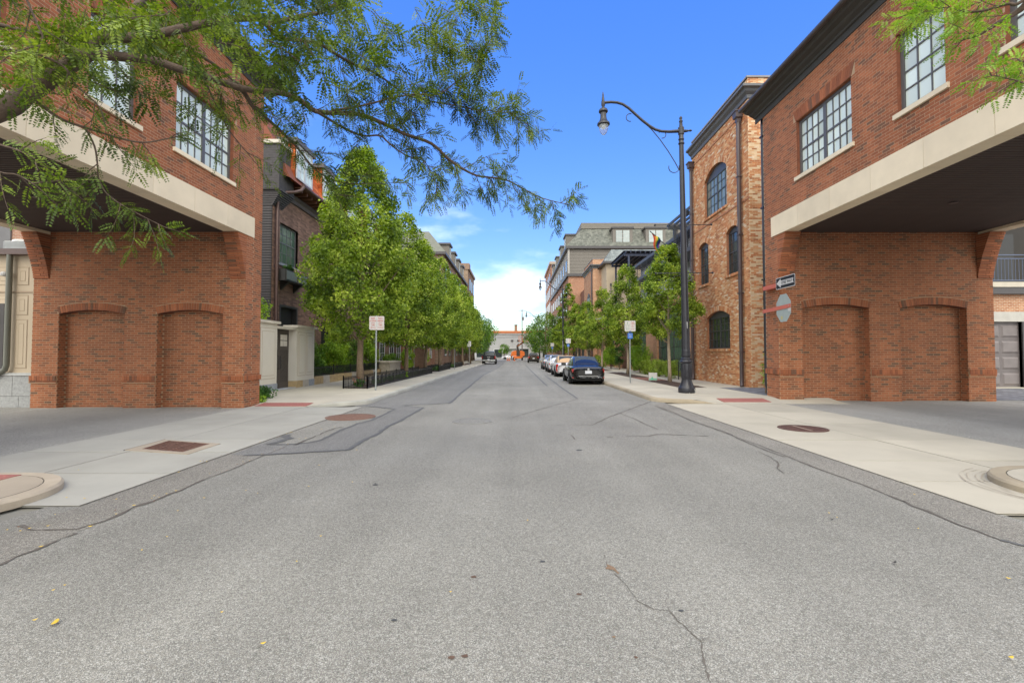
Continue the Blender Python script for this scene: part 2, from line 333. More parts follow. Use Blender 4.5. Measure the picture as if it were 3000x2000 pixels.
def np_mesh(name, verts, faces, mat, smooth=False):
    me = bpy.data.meshes.new(name); k = faces.shape[1]
    me.vertices.add(len(verts)); me.vertices.foreach_set('co', verts.astype(np.float32).ravel())
    me.loops.add(faces.size); me.loops.foreach_set('vertex_index', faces.astype(np.int32).ravel())
    me.polygons.add(len(faces)); me.polygons.foreach_set('loop_start', np.arange(0, faces.size, k, dtype=np.int32))
    try: me.polygons.foreach_set('loop_total', np.full(len(faces), k, dtype=np.int32))
    except Exception: pass
    me.materials.append(mat); me.update(calc_edges=True); me.shade_flat()
    return me

# ------------------------------------------------------------------ brickwork
def wp(axis, a, z, q):
    return (a, q, z) if axis == 'x' else (q, a, z)
class Bricks:
    """collects bricks (each a quad in the wall's plane plus a depth); the 300 that show largest become parts, the others one part"""
    def __init__(s): s.rec = []; s.mort = MB(); s.std = {}
    def quad(s, axis, plane, out, pts, dep=.002, full=None):
        s.rec.append((axis, plane, out, pts, dep, full))
    def wall(s, axis, plane, out, a0, a1, z0, z1, L, H, holes=(), phase=0.0, dep=.002, join=.0125, jit=.0004):
        n0 = int(math.floor(z0/H+1e-6)); n1 = int(math.ceil(z1/H-1e-6))
        for r in range(n0, n1):
            zb, zt = max(z0, r*H), min(z1, (r+1)*H)
            if zt-zb < .02: 
                if zt-zb <= 1e-4: continue
            zm = (zb+zt)/2; spans = [(a0, a1)]
            for h in holes:
                iv = h(zm)
                if iv is None: continue
                ns = []
                for (p, q) in spans:
                    if iv[0] > p: ns.append((p, min(q, iv[0])))
                    if iv[1] < q: ns.append((max(p, iv[1]), q))
                spans = [(p, q) for p, q in ns if q-p > 1e-3]
            off = phase+(L/2 if r % 2 else 0)
            for (p, q) in spans:
                s.mort.quad(wp(axis,p-.0,zb,plane), wp(axis,q,zb,plane), wp(axis,q,zt,plane), wp(axis,p,zt,plane))
                k = int(math.floor((p-off)/L))
                while off+k*L < q:
                    b0, b1 = max(p, off+k*L+(join if off+k*L > p else 0)), min(q, off+(k+1)*L)
                    if b1-b0 > .03 and zt-zb > .025:
                        full = abs((b1-b0)-(L-join)) < 1e-4 and abs((zt-zb)-H) < 1e-4
                        s.quad(axis, plane, out, [(b0,zb+join),(b1,zb+join),(b1,zt),(b0,zt)], dep+NR.uniform(-jit, jit), (L, H) if full else None)
                    k += 1
    def ring(s, axis, plane, out, c, w, spring, rise, thick, bw=.075, dep=.012):
        R = (w*w+rise*rise)/(2*rise); zc = spring+rise-R; ph = asin(w/R); n = max(3, round(2*ph*R/bw)); j = .006/R
        vs = []
        for i in range(n+1):
            a = -ph+2*ph*i/n
            vs += [wp(axis, c+sin(a)*R, zc+cos(a)*R, plane+out*.004), wp(axis, c+sin(a)*(R+thick+.02), zc+cos(a)*(R+thick+.02), plane+out*.004)]
        s.mort.add(vs, [(2*i, 2*i+2, 2*i+3, 2*i+1) for i in range(n)])
        for i in range(n):
            a, b = -ph+2*ph*i/n+j, -ph+2*ph*(i+1)/n-j
            s.quad(axis, plane, out, [(c+sin(a)*R, zc+cos(a)*R), (c+sin(b)*R, zc+cos(b)*R), (c+sin(b)*(R+thick), zc+cos(b)*(R+thick)), (c+sin(a)*(R+thick), zc+cos(a)*(R+thick))], dep+NR.uniform(-.002, .002))
    def soldier(s, axis, plane, out, a0, a1, z0, z1, bw=.075, dep=.018, flare=0.0):
        """upright bricks in a row; flare leans the ends of a flat arch outwards"""
        n = max(2, round((a1-a0)/bw)); c = (a0+a1)/2
        s.mort.quad(wp(axis,a0-flare,z0,plane+out*.003), wp(axis,a1+flare,z0,plane+out*.003), wp(axis,a1+flare,z1,plane+out*.003), wp(axis,a0-flare,z1,plane+out*.003))
        for i in range(n):
            p, q = a0+(a1-a0)*i/n+.004, a0+(a1-a0)*(i+1)/n-.004
            fp, fq = flare*(p-c)/(a1-c), flare*(q-c)/(a1-c)
            s.quad(axis, plane, out, [(p,z0+.005),(q,z0+.005),(q+fq,z1-.005),(p+fp,z1-.005)], dep+NR.uniform(-.002, .002))
    def finish(s, parent, one, field, mort, limit=300, mname='mortar'):
        if s.mort.f: s.mort.build(mname, mort, parent)
        sc = []
        for i, (axis, plane, out, pts, dep, full) in enumerate(s.rec):
            P = [project(wp(axis, a, z, plane)) for a, z in (pts[0], pts[1], pts[2], pts[3])]
            ar = 0
            if all(P) and all(0 <= p[0] <= 3000 and 0 <= p[1] <= 2000 for p in P):
                nrm = -out*plane if axis == 'y' else -out*(plane)
                if nrm > 0: 
                    ar = abs(sum(P[k][0]*P[(k+1)%4][1]-P[(k+1)%4][0]*P[k][1] for k in range(4)))/2
            sc.append(ar)
        order = sorted(range(len(sc)), key=lambda i: -sc[i])
        top = set(i for i in order[:limit] if sc[i] > 0)
        V = []; F = []
        std = {}
        base = root_loc(parent)
        for i, (axis, plane, out, pts, dep, full) in enumerate(s.rec):
            if i in top:
                if full:
                    key = (axis, out, full)
                    if key not in std:
                        std[key] = brick_mesh(axis, out, [(0,0),(pts[1][0]-pts[0][0],0),(pts[1][0]-pts[0][0],pts[2][1]-pts[1][1]),(0,pts[2][1]-pts[1][1])], .004, one)
                    o = bpy.data.objects.new('brick', std[key]); COL.objects.link(o); o.parent = parent
                    o.location = Vector(wp(axis, pts[0][0], pts[0][1], plane+out*(dep-.004)))-base
                else:
                    me = brick_mesh(axis, out, [(p[0]-pts[0][0], p[1]-pts[0][1]) for p in pts], dep, one)
                    o = bpy.data.objects.new('brick', me); COL.objects.link(o); o.parent = parent
                    o.location = Vector(wp(axis, pts[0][0], pts[0][1], plane))-base
            else:
                b = len(V); q = plane+out*dep
                V += [wp(axis,a,z,plane-out*.002) for a, z in pts]+[wp(axis,a,z,q) for a, z in pts]
                F += [(b+4,b+5,b+6,b+7),(b,b+1,b+5,b+4),(b+1,b+2,b+6,b+5),(b+2,b+3,b+7,b+6),(b+3,b,b+4,b+7)]
        if V:
            me = np_mesh('brickwork', np.array(V), np.array(F), field); link('brickwork', me, parent, 'stuff')
def brick_mesh(axis, out, pts, dep, mat):
    V = [wp(axis,a,z,-out*.002) for a, z in pts]+[wp(axis,a,z,out*dep) for a, z in pts]
    F = [(4,5,6,7),(0,1,5,4),(1,2,6,5),(2,3,7,6),(3,0,4,7)]
    me = bpy.data.meshes.new('brick'); me.from_pydata(V, [], F); me.materials.append(mat); return me
def rect_hole(a0, a1, z0, z1): return lambda z: (a0, a1) if z0 < z < z1 else None
def arch_hole(c, w, z0, spring, rise, thick):
    R = (w*w+rise*rise)/(2*rise); zc = spring+rise-R; ph = asin(w/R)
    def f(z):
        if z < z0: return None
        if z <= spring: return (c-w, c+w)
        if z < zc+(R+thick)*cos(ph): h = w+(z-spring)*tan(ph); return (c-h, c+h)
        k = (R+thick)**2-(z-zc)**2
        if k <= 0: return None
        return (c-sqrt(k), c+sqrt(k))
    return f

# ------------------------------------------------------------------ windows
def window(parent, axis, plane, out, a0, a1, z0, z1, units=1, cols=3, rows=4, mid=None, glass=None, frame=None, depth=.12, fr=.055, bar=.022, rise=0.0, name='window', pane_parts=True):
    """a framed window set back by depth: frame > panes and glazing bars; mid: height of the meeting rail"""
    glass = glass or pane_sky; frame = frame or frame_m
    q0, q1 = plane-out*depth, plane-out*(depth-.05)
    m = MB()
    def bx(p, q, zb, zt, d0, d1):
        d0, d1 = min(d0, d1), max(d0, d1)
        if axis == 'x': m.box(p, q, d0, d1, zb, zt)
        else: m.box(d0, d1, p, q, zb, zt)
    zt_ = z1+rise
    bx(a0, a0+fr, z0, z1, q0, q1); bx(a1-fr, a1, z0, z1, q0, q1); bx(a0+fr, a1-fr, z0, z0+fr, q0, q1)
    if rise == 0: bx(a0+fr, a1-fr, z1-fr, z1, q0, q1)
    else:
        w = (a1-a0)/2; c = (a0+a1)/2; R = (w*w+rise*rise)/(2*rise); zc = z1+rise-R; n = 8; ph = asin(w/R)
        bx(a0+fr, a1-fr, z1-fr, z1, q0, q1)
        pts = [(c+R*sin(-ph+2*ph*i/n), zc+R*cos(-ph+2*ph*i/n)) for i in range(n+1)]
        m.prism([(x, z) for x, z in pts][::-1], q0+(.0), q0+(q1-q0)*.8, 'y' if axis == 'x' else 'x')
    uw = (a1-a0-2*fr)/units
    for u in range(1, units): bx(a0+fr+u*uw-fr*.7, a0+fr+u*uw+fr*.7, z0+fr, z1-fr, q0, q1)
    m_frame = m
    fo = m_frame.build(name, frame, parent)
    m = MB(); panes = []
    for u in range(units):
        p0, p1 = a0+fr+u*uw+(fr*.7 if u else 0), a0+fr+(u+1)*uw-(fr*.7 if u < units-1 else 0)
        parts = [(z0+fr, z1-fr, rows)] if mid is None else [(z0+fr, mid-.025, rows//2), (mid+.025, z1-fr, rows-rows//2)]
        if mid is not None: bx(p0, p1, mid-.025, mid+.025, q0-out*.0, q1-out*.008)
        for (b0, b1, rr) in parts:
            for k in range(1, cols): x = p0+(p1-p0)*k/cols; bx(x-bar/2, x+bar/2, b0, b1, q0+out*.012, q1-out*.014)
            for k in range(1, rr): z = b0+(b1-b0)*k/rr; bx(p0, p1, z-bar/2, z+bar/2, q0+out*.010, q1-out*.016)
            for i in range(cols):
                for j in range(rr):
                    panes.append((p0+(p1-p0)*i/cols, p0+(p1-p0)*(i+1)/cols, b0+(b1-b0)*j/rr, b0+(b1-b0)*(j+1)/rr))
    if m.f: m.build('glazing_bars', frame, fo)
    base = root_loc(fo)
    if pane_parts:
        share = {}
        for (p, q, zb, zt) in panes:
            key = (round(q-p, 3), round(zt-zb, 3))
            if key not in share:
                k = MB(); e = q0+out*.004
                d0, d1 = (0, .006)
                if axis == 'x': k.box(0, q-p, 0, .006, 0, zt-zb)
                else: k.box(0, .006, 0, q-p, 0, zt-zb)
                me = bpy.data.meshes.new('pane'); me.from_pydata(k.v, [], k.f); me.materials.append(glass); share[key] = me
            o = bpy.data.objects.new('pane', share[key]); COL.objects.link(o); o.parent = fo
            o.location = Vector(wp(axis, p, zb, q0+out*.012))-base
            # old glass never lies quite flat
            if axis == 'y': o.rotation_euler = (0, NR.normal()*.006, NR.normal()*.006)
            else: o.rotation_euler = (NR.normal()*.006, 0, NR.normal()*.006)
    else:
        k = MB(); lo, hi = min(q0+out*.012, q0+out*.018), max(q0+out*.012, q0+out*.018)
        p = (a0+fr, a1-fr, z0+fr, z1-fr)
        if axis == 'x': k.box(p[0], p[1], lo, hi, p[2], p[3])
        else: k.box(lo, hi, p[0], p[1], p[2], p[3])
        k.build('pane', glass, fo)
    # backing so that no light leaks behind
    return fo
# ================================================================== GROUND
def struct(name, mb, mat, parent=None, smooth=False, angle=None):
    o = mb.build(name, mat, parent, smooth=smooth, angle=angle)
    o['kind'] = 'structure'
    return o
XL, XR = -7.95, 8.80            # facade planes of the two bridge-like brick buildings
ground = struct('ground', MB().quad((-1500,-1500,-.03),(1500,-1500,-.03),(1500,1500,-.03),(-1500,1500,-.03)), M('far_ground', (.22,.21,.18), .95, var=.1, scale=.05))
road = struct('road', MB().quad((-4.9,-40,0),(4.85,-40,0),(4.85,119,0),(-4.9,119,0)), asph)
struct('cross_street', MB().quad((-90,119,0),(90,119,0),(90,139,0),(-90,139,0)), asph_far)
# passage floors under the bridges and the asphalt strips beside the aprons
alley_l = struct('alley_left', MB().quad((-40,3.0,.002),(XL,3.0,.002),(XL,14.4,.002),(-40,14.4,.002)), asph_far)
alley_r = struct('alley_right', MB().quad((8.5,3.0,.002),(40,3.0,.002),(40,16.4,.002),(8.5,16.4,.002)), asph_far)

def ribbon(name, pts, width, mat, z, parent=road, jitter=.25, seed=1, step=.12):
    """a thin strip along a polyline with wandering edges"""
    rr = random.Random(seed); P = [Vector((p[0], p[1], 0)) for p in pts]; Q = []
    for a, b in zip(P, P[1:]):
        n = max(1, int((b-a).length/step)); Q += [a.lerp(b, i/n) for i in range(n)]
    Q.append(P[-1]); L = []; Rr = []
    for i, p in enumerate(Q):
        t = (Q[min(i+1,len(Q)-1)]-Q[max(i-1,0)]).normalized(); nn = Vector((-t.y, t.x, 0))
        wa = width/2*(1+rr.uniform(-jitter, jitter)*1.6); wb = width/2*(1+rr.uniform(-jitter, jitter)*1.6); s = nn*(rr.uniform(-1,1)*width*jitter*.6)
        L.append(tuple((p+s+nn*wa)[:2])+(z,)); Rr.append(tuple((p+s-nn*wb)[:2])+(z,))
    n = len(Q); m = MB(); m.add(L+Rr, [(i, n+i, n+i+1, i+1) for i in range(n-1)])
    o = m.build(name, mat, parent); return o
def gp(*pts, ox=0, oy=0, s=1.0): return [G(ox+x/s, oy+y/s) for x, y in pts]
# the newer dark patch on the left with its sealed edges  (crop 700..1500, 1100..1400, scale 2.94)
zz = dict(ox=700, oy=1100, s=2.94)
outer = gp((40,688),(420,672),(700,655),(920,643),(955,632),(1040,580),(1110,540),(1200,500),(1280,440),(1370,400),(1450,355),(1590,277),(1410,258),(1820,238),(1900,160),(1990,90),(2105,-5), **zz)
inner = gp((1088,265),(1210,275),(1290,283),(1335,292),(1260,330),(1130,390),(1020,415),(960,440),(880,470),(780,520),(700,558),(600,582),(470,592),(330,596),(258,594),(425,543), **zz)
pk = [outer[k] for k in range(0, 12)]+inner[0:4][::-1][:0]
m = MB(); poly = [(-4.50,7.6)]+[outer[i] for i in range(0,12)]+[inner[0]]+[inner[i] for i in range(1,16)]+[(-4.50,9.3)]
def fill_poly(pts, z, mat, name, parent=None, kind=None):
    from mathutils.geometry import tessellate_polygon
    V = [Vector((p[0], p[1], 0)) for p in pts]; T = tessellate_polygon([V])
    mb = MB(); mb.add([(v.x, v.y, z) for v in V], [tuple(t) if (V[t[1]]-V[t[0]]).cross(V[t[2]]-V[t[0]]).z > 0 else tuple(t[::-1]) for t in T])
    return mb.build(name, mat, parent, kind=kind)
fill_poly(poly, .004, asph_patch, 'asphalt_patch', road)
P2 = [inner[0], outer[11], outer[12], outer[13], (-2.0,17.7)]
fill_poly([(-4.88,14.6), inner[0], outer[11], outer[12], outer[13]]+[outer[14],outer[15],outer[16]]+[(-1.9,60),(-1.9,118),(-4.88,118)], .0035, asph_patch, 'asphalt_patch', road)
ribbon('crack_seal', outer[0:12], .085, seal_m, .008, seed=3)
ribbon('crack_seal', outer[11:14], .05, seal_m, .008, seed=4)
ribbon('crack_seal', outer[13:17]+[(-1.95,50),(-1.9,75)], .09, seal_m, .008, seed=5, step=.4)
ribbon('crack_seal', inner[0:15], .075, seal_m, .0085, seed=6)
ribbon('crack_seal', inner[14:16]+[(-4.5,9.4)], .15, seal_m, .0085, seed=7)
ribbon('crack', gp((895,445),(820,455),(740,490),(640,530),(520,580),(480,600), **zz), .03, crack_m, .0085, seed=8, jitter=.8)
# long seam of the gutter strip on both sides
fill_poly([(-4.55,-40),(-3.93,-40),(-3.93,8.2),(-4.55,8.2)], .002, asph_edge, 'edge_strip', road)
fill_poly([(4.22,-40),(4.76,-40),(4.78,16.0),(4.22,14.5)], .002, asph_edge, 'edge_strip', road)
ribbon('crack', [(-3.94,8.3),(-3.95,7.4),(-3.92,6.6),(-3.95,6.1)], .022, crack_m, .006, seed=9, jitter=.7)
ribbon('crack', [(-3.95,6.1),(-3.93,5.5),(-3.96,5.0),(-3.93,4.6)], .035, crack_m, .006, seed=10, jitter=.8)
ribbon('crack', [(-3.93,4.6),(-4.0,4.4),(-4.15,4.38),(-4.35,4.36),(-4.6,4.5)], .03, crack_m, .006, seed=11, jitter=.7, step=.06)
ribbon('crack', [(-3.9,4.3),(-3.93,3.2),(-3.9,1.5)], .03, crack_m, .006, seed=12, jitter=.8)
ribbon('crack', [(4.23,14.6),(4.2,11),(4.24,8.2)], .015, crack_m, .006, seed=13, jitter=.6)
ribbon('crack', [(4.24,8.2),(4.2,6.8),(4.23,5.9),(4.2,5.2)], .02, crack_m, .006, seed=14, jitter=.7)
ribbon('crack', [(4.2,5.25),(4.17,4.9),(4.14,4.5),(4.16,4.1)], .028, crack_m, .006, seed=15, jitter=.6)
ribbon('crack_seal', [(4.16,4.15),(4.3,3.93),(4.55,3.84),(4.9,3.8)], .05, seal_m, .0065, seed=16, step=.05)
# right-hand old seams (crop 1500..2300, 1100..1400)
zr = dict(ox=1500, oy=1100, s=2.94)
ribbon('crack_seal', gp((280,0),(350,45),(420,100),(500,155),(560,195), **zr), .08, seal_m, .006, seed=17)
ribbon('crack_seal', [(1.55,23.5),(1.5,32),(1.45,45),(1.4,70)], .09, seal_m, .006, seed=18, step=.5)
for k, (pp, ww) in enumerate([(((560,195),(800,205),(1150,217)), .03), (((0,362),(260,285),(570,200)), .025), (((1195,224),(1000,296),(850,352),(690,425)), .035),
        (((690,425),(520,424),(330,424)), .022), (((930,325),(1060,375),(1160,425),(1260,465)), .02), (((820,530),(870,530)), .03), (((980,520),(1180,524),(1250,506),(1420,510),(1560,518),(1690,523)), .03),
        (((1240,262),(1380,310),(1540,390),(1700,440),(1850,490),(1960,548),(2080,600),(2200,650),(2352,700)), .022), (((2120,655),(2230,705),(2300,760),(2290,800),(2340,840)), .02),
        (((0,275),(300,278),(560,270)), .015), (((510,512),(545,555)), .02)]):
    ribbon('crack', gp(*pp, **zr), ww, crack_m, .006, seed=20+k, jitter=.6)
# the branching crack at lower right (crop 1500..3000, 1150..2000, scale 1.568)
zc = dict(ox=1500, oy=1150, s=1.568)
ribbon('crack', gp((425,745),(440,800),(520,880),(580,960),(650,993),(722,1003), **zc), .0045, crack_m, .004, seed=40, jitter=.9, step=.03)
ribbon('crack', gp((722,1003),(770,1055),(830,1110),(868,1140),(875,1200),(890,1270),(912,1333), **zc), .007, crack_m, .004, seed=41, jitter=.9, step=.02)
ribbon('crack', gp((722,1003),(705,960),(712,945), **zc), .004, crack_m, .004, seed=42, jitter=.9, step=.02)
ribbon('crack', gp((868,1140),(890,1128),(912,1124), **zc), .004, crack_m, .004, seed=43, jitter=.9, step=.02)
def blot(px, py, rx, ry, mat, name, seed):
    c = G(px, py); rr = random.Random(seed); n = 18
    pts = [(c[0]+rx*cos(2*pi*i/n)*rr.uniform(.65,1.1), c[1]+ry*sin(2*pi*i/n)*rr.uniform(.65,1.1)) for i in range(n)]
    return fill_poly(pts, .0045, mat, name, road)
rust = M('rust_stain', (.20,.13,.08), .9, var=.35, scale=60)
tar = M('tar_spot', (.06,.062,.066), .9, var=.2, scale=50)
gum = M('brown_spot', (.11,.065,.045), .9, var=.3, scale=60)
for i, (x, y, r, mt, nm) in enumerate([(1788,1664,.032,rust,'rust_stain'),(1697,1741,.016,gum,'stain_spot'),(1387,1690,.018,gum,'stain_spot'),(1155,1817,.014,tar,'tar_spot'),(1863,1926,.010,gum,'stain_spot'),(1322,1926,.016,gum,'stain_spot'),(1362,1922,.016,gum,'stain_spot'),
        (1798,1866,.010,rust,'stain_spot'),(1995,1789,.014,tar,'tar_spot'),(1697,1319,.05,tar,'tar_spot'),(1100,1420,.03,tar,'tar_spot'),(1590,1645,.02,tar,'tar_spot')]):
    blot(x, y, r*1.3, r, mt, nm, 60+i)
ribbon('oil_streak', gp((440,790),(470,815),(490,832), **zc), .016, rust, .005, seed=55, jitter=.5, step=.03)

# ---- concrete aprons (flush crossings) laid as slabs with tooled joints
def slab_grid(parent_name, xs, ys, z, mat, skip=(), gap=.011, jitter=.003, joint_mat=joint_m):
    lo = MB().quad((xs[0],ys[0],z-.004),(xs[-1],ys[0],z-.004),(xs[-1],ys[-1],z-.004),(xs[0],ys[-1],z-.004))
    root = struct(parent_name, lo, joint_mat)
    for i in range(len(xs)-1):
        for j in range(len(ys)-1):
            if (i, j) in skip: continue
            zz_ = z+NR.uniform(0, jitter)
            b = MB().box(xs[i]+gap, xs[i+1]-gap, ys[j]+gap, ys[j+1]-gap, z-.02, zz_)
            o = b.build('slab', mat, root)
    return root
ap_l = slab_grid('apron_left', [XL,-6.28,-4.56], [5.05,6.4,7.75,8.9,10.75,12.6,14.25], .010, conc_l)
ap_r = slab_grid('apron_right', [4.78,6.62,8.5], [4.8,6.0,7.15,8.85,10.9,13.0,15.15], .010, conc)
# tyre scuffs on the right apron
# drain grate set in the left apron
gr = thing('drain_grate', 'rusty rectangular drain grate set in a concrete frame in the left driveway apron', 'drain grate', (-5.8,8.1,0))
qf = [Vector((*G(366,1321),0)), Vector((*G(551,1333),0)), Vector((*G(646,1302),0)), Vector((*G(482,1290),0))]
qi = [Vector((*G(417,1318),0)), Vector((*G(536,1327),0)), Vector((*G(613,1303),0)), Vector((*G(494,1294),0))]
def bil(q, u, v): return q[0].lerp(q[1], u).lerp(q[3].lerp(q[2], u), v)
def sheet(q, u0, u1, v0, v1, z0, z1, name, mat):
    pts = [bil(q, u0, v0), bil(q, u1, v0), bil(q, u1, v1), bil(q, u0, v1)]
    return MB().prism([(p.x, p.y) for p in pts], z0, z1).build(name, mat, gr)
m = MB()
m.add([(p.x,p.y,.021) for p in qf]+[(p.x,p.y,.021) for p in qi]+[(p.x,p.y,.005) for p in qf]+[(p.x,p.y,.012) for p in qi], [(i,(i+1)%4,4+(i+1)%4,4+i) for i in range(4)]+[(8+i,8+(i+1)%4,(i+1)%4,i) for i in range(4)])
m.build('concrete_frame', conc_w, gr)
rustm = M('rusted_iron', (.15,.075,.055), .8, var=.3, scale=20, bump=.4)
sheet(qi, 0, 1, 0, 1, .005, .0135, 'pit', M('dark_pit', (.012,.010,.010), .95))
n = 9
for k in range(n+1): sheet(qi, 0, 1, k/n*.97, k/n*.97+.035, .012, .023, 'bar', rustm)
for k in range(4): sheet(qi, k/3*.965, k/3*.965+.035, 0, 1, .013, .0255, 'cross_bar', rustm)
sheet([qf[0],qf[3],qf[2],qf[1]][:4], -.02, 1.02, -.012, .0, .009, .0215, 'joint', joint_m)
# manholes
def manhole(label, cx, cy, r, mat, z=.0, cracks=None):
    t = thing('manhole_cover', label, 'manhole cover', (cx,cy,0))
    m = MB(); n = 36
    for (ra, rb, za, zb) in [(r, r+.045, z+.006, z+.012)]:
        vs = []; 
        for k in range(n):
            a = 2*pi*k/n; vs += [(cx+ra*cos(a), cy+ra*sin(a), zb), (cx+rb*cos(a), cy+rb*sin(a), zb), (cx+rb*cos(a), cy+rb*sin(a), 0)]
        m.add(vs, [(3*k, 3*k+1, (3*k+4)%(3*n), (3*k+3)%(3*n)) for k in range(n)]+[(3*k+1, 3*k+2, (3*k+5)%(3*n), (3*k+4)%(3*n)) for k in range(n)])
    m.build('ring', mat, t)
    m = MB().prism([(cx+(r-.008)*cos(2*pi*k/n), cy+(r-.008)*sin(2*pi*k/n)) for k in range(n)], z, z+.009)
    m.build('lid', mat, t)
    m = MB()
    for i in range(-5, 6):
        for j in range(-5, 6):
            x, y = i*r*.17, j*r*.17
            if x*x+y*y < (r*.86)**2 and (i or j): m.box(cx+x-.022, cx+x+.022, cy+y-.022, cy+y+.022, z+.009, z+.013)
    m.build('tread_studs', mat, t, kind='stuff')
    return t
rust_lid = M('rusty_red_lid', (.19,.105,.075), .8, var=.25, scale=12, bump=.5, bscale=60)
dark_lid = M('dark_rust_lid', (.10,.050,.040), .75, var=.3, scale=10, bump=.5, bscale=60)
manhole('rusty red round manhole cover in the asphalt beside the left apron', *G(1027,1222), .56, rust_lid, .004)
mh = manhole('dark brown round manhole cover set in the pale right apron', *G(2352,1257), .43, dark_lid, .014)
manhole('faint grey manhole cover almost flush in the middle of the road', *G(1383,1234), .42, M('asphalt_grey_lid', (.225,.218,.20), .85, var=.15, scale=12, bump=.4), .0)
cx_, cy_ = G(2352,1257)
MB().box(cx_-.05,cx_+.0,cy_-.36,cy_+.34,.027,.031).build('dust_streak', M('pale_dust', (.30,.22,.17), .9), mh)

# ---- raised pavements with a rounded corner and a dropped kerb towards the crossing
def pavement(side, xk, xb, y0, y1, ramp_x, matS, matK, name):
    """side +1 right / -1 left; xk kerb face, xb back edge (absolute values)"""
    H = .13; ny = 14; nx = 16; R = 1.15; m = MB(); top = {}
    def xr(y):     # kerb line at depth y
        t = max(0, (y0+R-y)/R)
        return xk+(1-sqrt(max(0, 1-t*t)))*1.5
    def zt(x, y):
        if y > y0+1.7: return H
        s = min(1, max(0, (y-y0-.1)/1.35)); s = s*s*(3-2*s)
        b = min(1, max(0, (x-(ramp_x-.75))/.75)); b = b*b*(3-2*b)     # 0 near kerb corner, 1 in the ramp
        return H*(1-b)+(.012+(H-.012)*s)*b
    ys = [y0+1.7*(i/ny)**1.3 for i in range(ny+1)]
    vs = []; fs = []
    kw = .16
    for j, y in enumerate(ys):
        x0 = xr(y)+kw
        for i in range(nx+1):
            x = x0+(xb-x0)*i/nx; vs.append((side*x, y, zt(x, y)))
    w_ = nx+1
    for j in range(ny):
        for i in range(nx):
            f = (j*w_+i, j*w_+i+1, (j+1)*w_+i+1, (j+1)*w_+i)
            fs.append(f if side > 0 else f[::-1])
    m.add(vs, fs)
    # front skirt along y0
    f0 = [vs[i] for i in range(w_)]
    m.add(f0+[(p[0], p[1], 0) for p in f0], [(i, w_+i, w_+i+1, i+1) for i in range(nx)])
    root = struct(name, m, matS)
    # straight part as slabs
    xs = [xk+kw, xk+kw+1.75, xb]; yy = ys[-1]
    edges = []
    while yy < y1: edges.append(yy); yy += 1.75
    edges.append(y1)
    base = MB().box(min(side*xs[0], side*xs[-1]), max(side*xs[0], side*xs[-1]), edges[0], edges[-1], 0, H-.006)
    base.build('bedding', joint_m, root)
    near = [e for e in edges if e < 48]+[edges[-1]]
    for i in range(2):
        for j in range(len(near)-1):
            a, b_ = sorted((side*xs[i], side*xs[i+1]))
            MB().box(a+.006, b_-.006, near[j]+.006, near[j+1]-.006, H-.03, H+NR.uniform(0,.002)).build('slab', matS, root)
    # kerb: swept section
    path = [(xr(y), y) for y in ys]+[(xk+.04*0, e) for e in edges[1:]]
    # start of the curve wraps to the back along y0
    curve = []
    for i in range(9):
        x = ramp_x-.02-(ramp_x-.02-(xr(y0)))*i/8
        curve.append((x, y0-.02))
    m = MB(); pts = curve[:-1]+path
    vs = []
    for k, (x, y) in enumerate(pts):
        a = pts[max(0,k-1)]; b_ = pts[min(len(pts)-1,k+1)]; t = Vector((b_[0]-a[0], b_[1]-a[1])).normalized(); nrm = Vector((t.y, -t.x))   # towards pavement
        if nrm.dot(Vector((xb-x, 1.2 if y < y0+.5 else 0))) < 0: nrm = -nrm
        z = zt(x, max(y, y0)) if y <= ys[-1] else H
        if k < 8: z = zt(x, y0)
        kq = kw if k >= 8 else kw*.4
        for (o, zz_) in ((0,0),(0,max(.003,z-.02)),(.02,z+.003),(kq,z+.003),(kq,0)):
            p = (x+nrm.x*o, y+nrm.y*o); vs.append((side*p[0], p[1], zz_))
    fs = []
    for k in range(len(pts)-1):
        for q in range(4):
            f = (k*5+q, k*5+q+1, (k+1)*5+q+1, (k+1)*5+q); fs.append(f if side < 0 else f[::-1])
    m.add(vs, fs)
    m.build('kerb', matK, root, angle=50)
    return root
pav_l = pavement(-1, 4.60, 9.6, 14.3, 116, 6.2, conc, curb_l, 'pavement_left')
pav_r = pavement(+1, 4.55, 10.6, 15.2, 116, 6.4, conc, curb_m, 'pavement_right')
# red tactile plates
def tactile(cx0, cx1, cy0, cy1, z0, z1, label):
    t = thing('tactile_plate', label, 'tactile paving', ((cx0+cx1)/2,(cy0+cy1)/2,0))
    MB().add([(cx0,cy0,z0),(cx1,cy0,z0),(cx1,cy1,z1),(cx0,cy1,z1),(cx0,cy0,0),(cx1,cy0,0),(cx1,cy1,0),(cx0,cy1,0)], [(0,1,2,3),(0,4,5,1),(1,5,6,2),(2,6,7,3),(3,7,4,0)]).build('plate', tactile_m, t)
    m = MB(); nx = int((cx1-cx0)/.09); ny = int((cy1-cy0)/.09)
    for i in range(nx):
        for j in range(ny):
            x = cx0+.05+i*.09; y = cy0+.05+j*.09; z = z0+(z1-z0)*(y-cy0)/(cy1-cy0)
            m.add([(x-.02,y-.02,z),(x+.02,y-.02,z),(x+.02,y+.02,z),(x-.02,y+.02,z),(x,y,z+.014)], [(0,1,4),(1,2,4),(2,3,4),(3,0,4)])
    m.build('domes', tactile_m, t, kind='stuff')
tactile(-7.85,-6.3,14.42,14.98,.022,.065,'brick red tactile plate on the far left kerb ramp next to the brick corner')
tactile(6.75,8.3,15.55,16.1,.035,.10,'brick red tactile plate on the far right kerb ramp beside the street lamp')

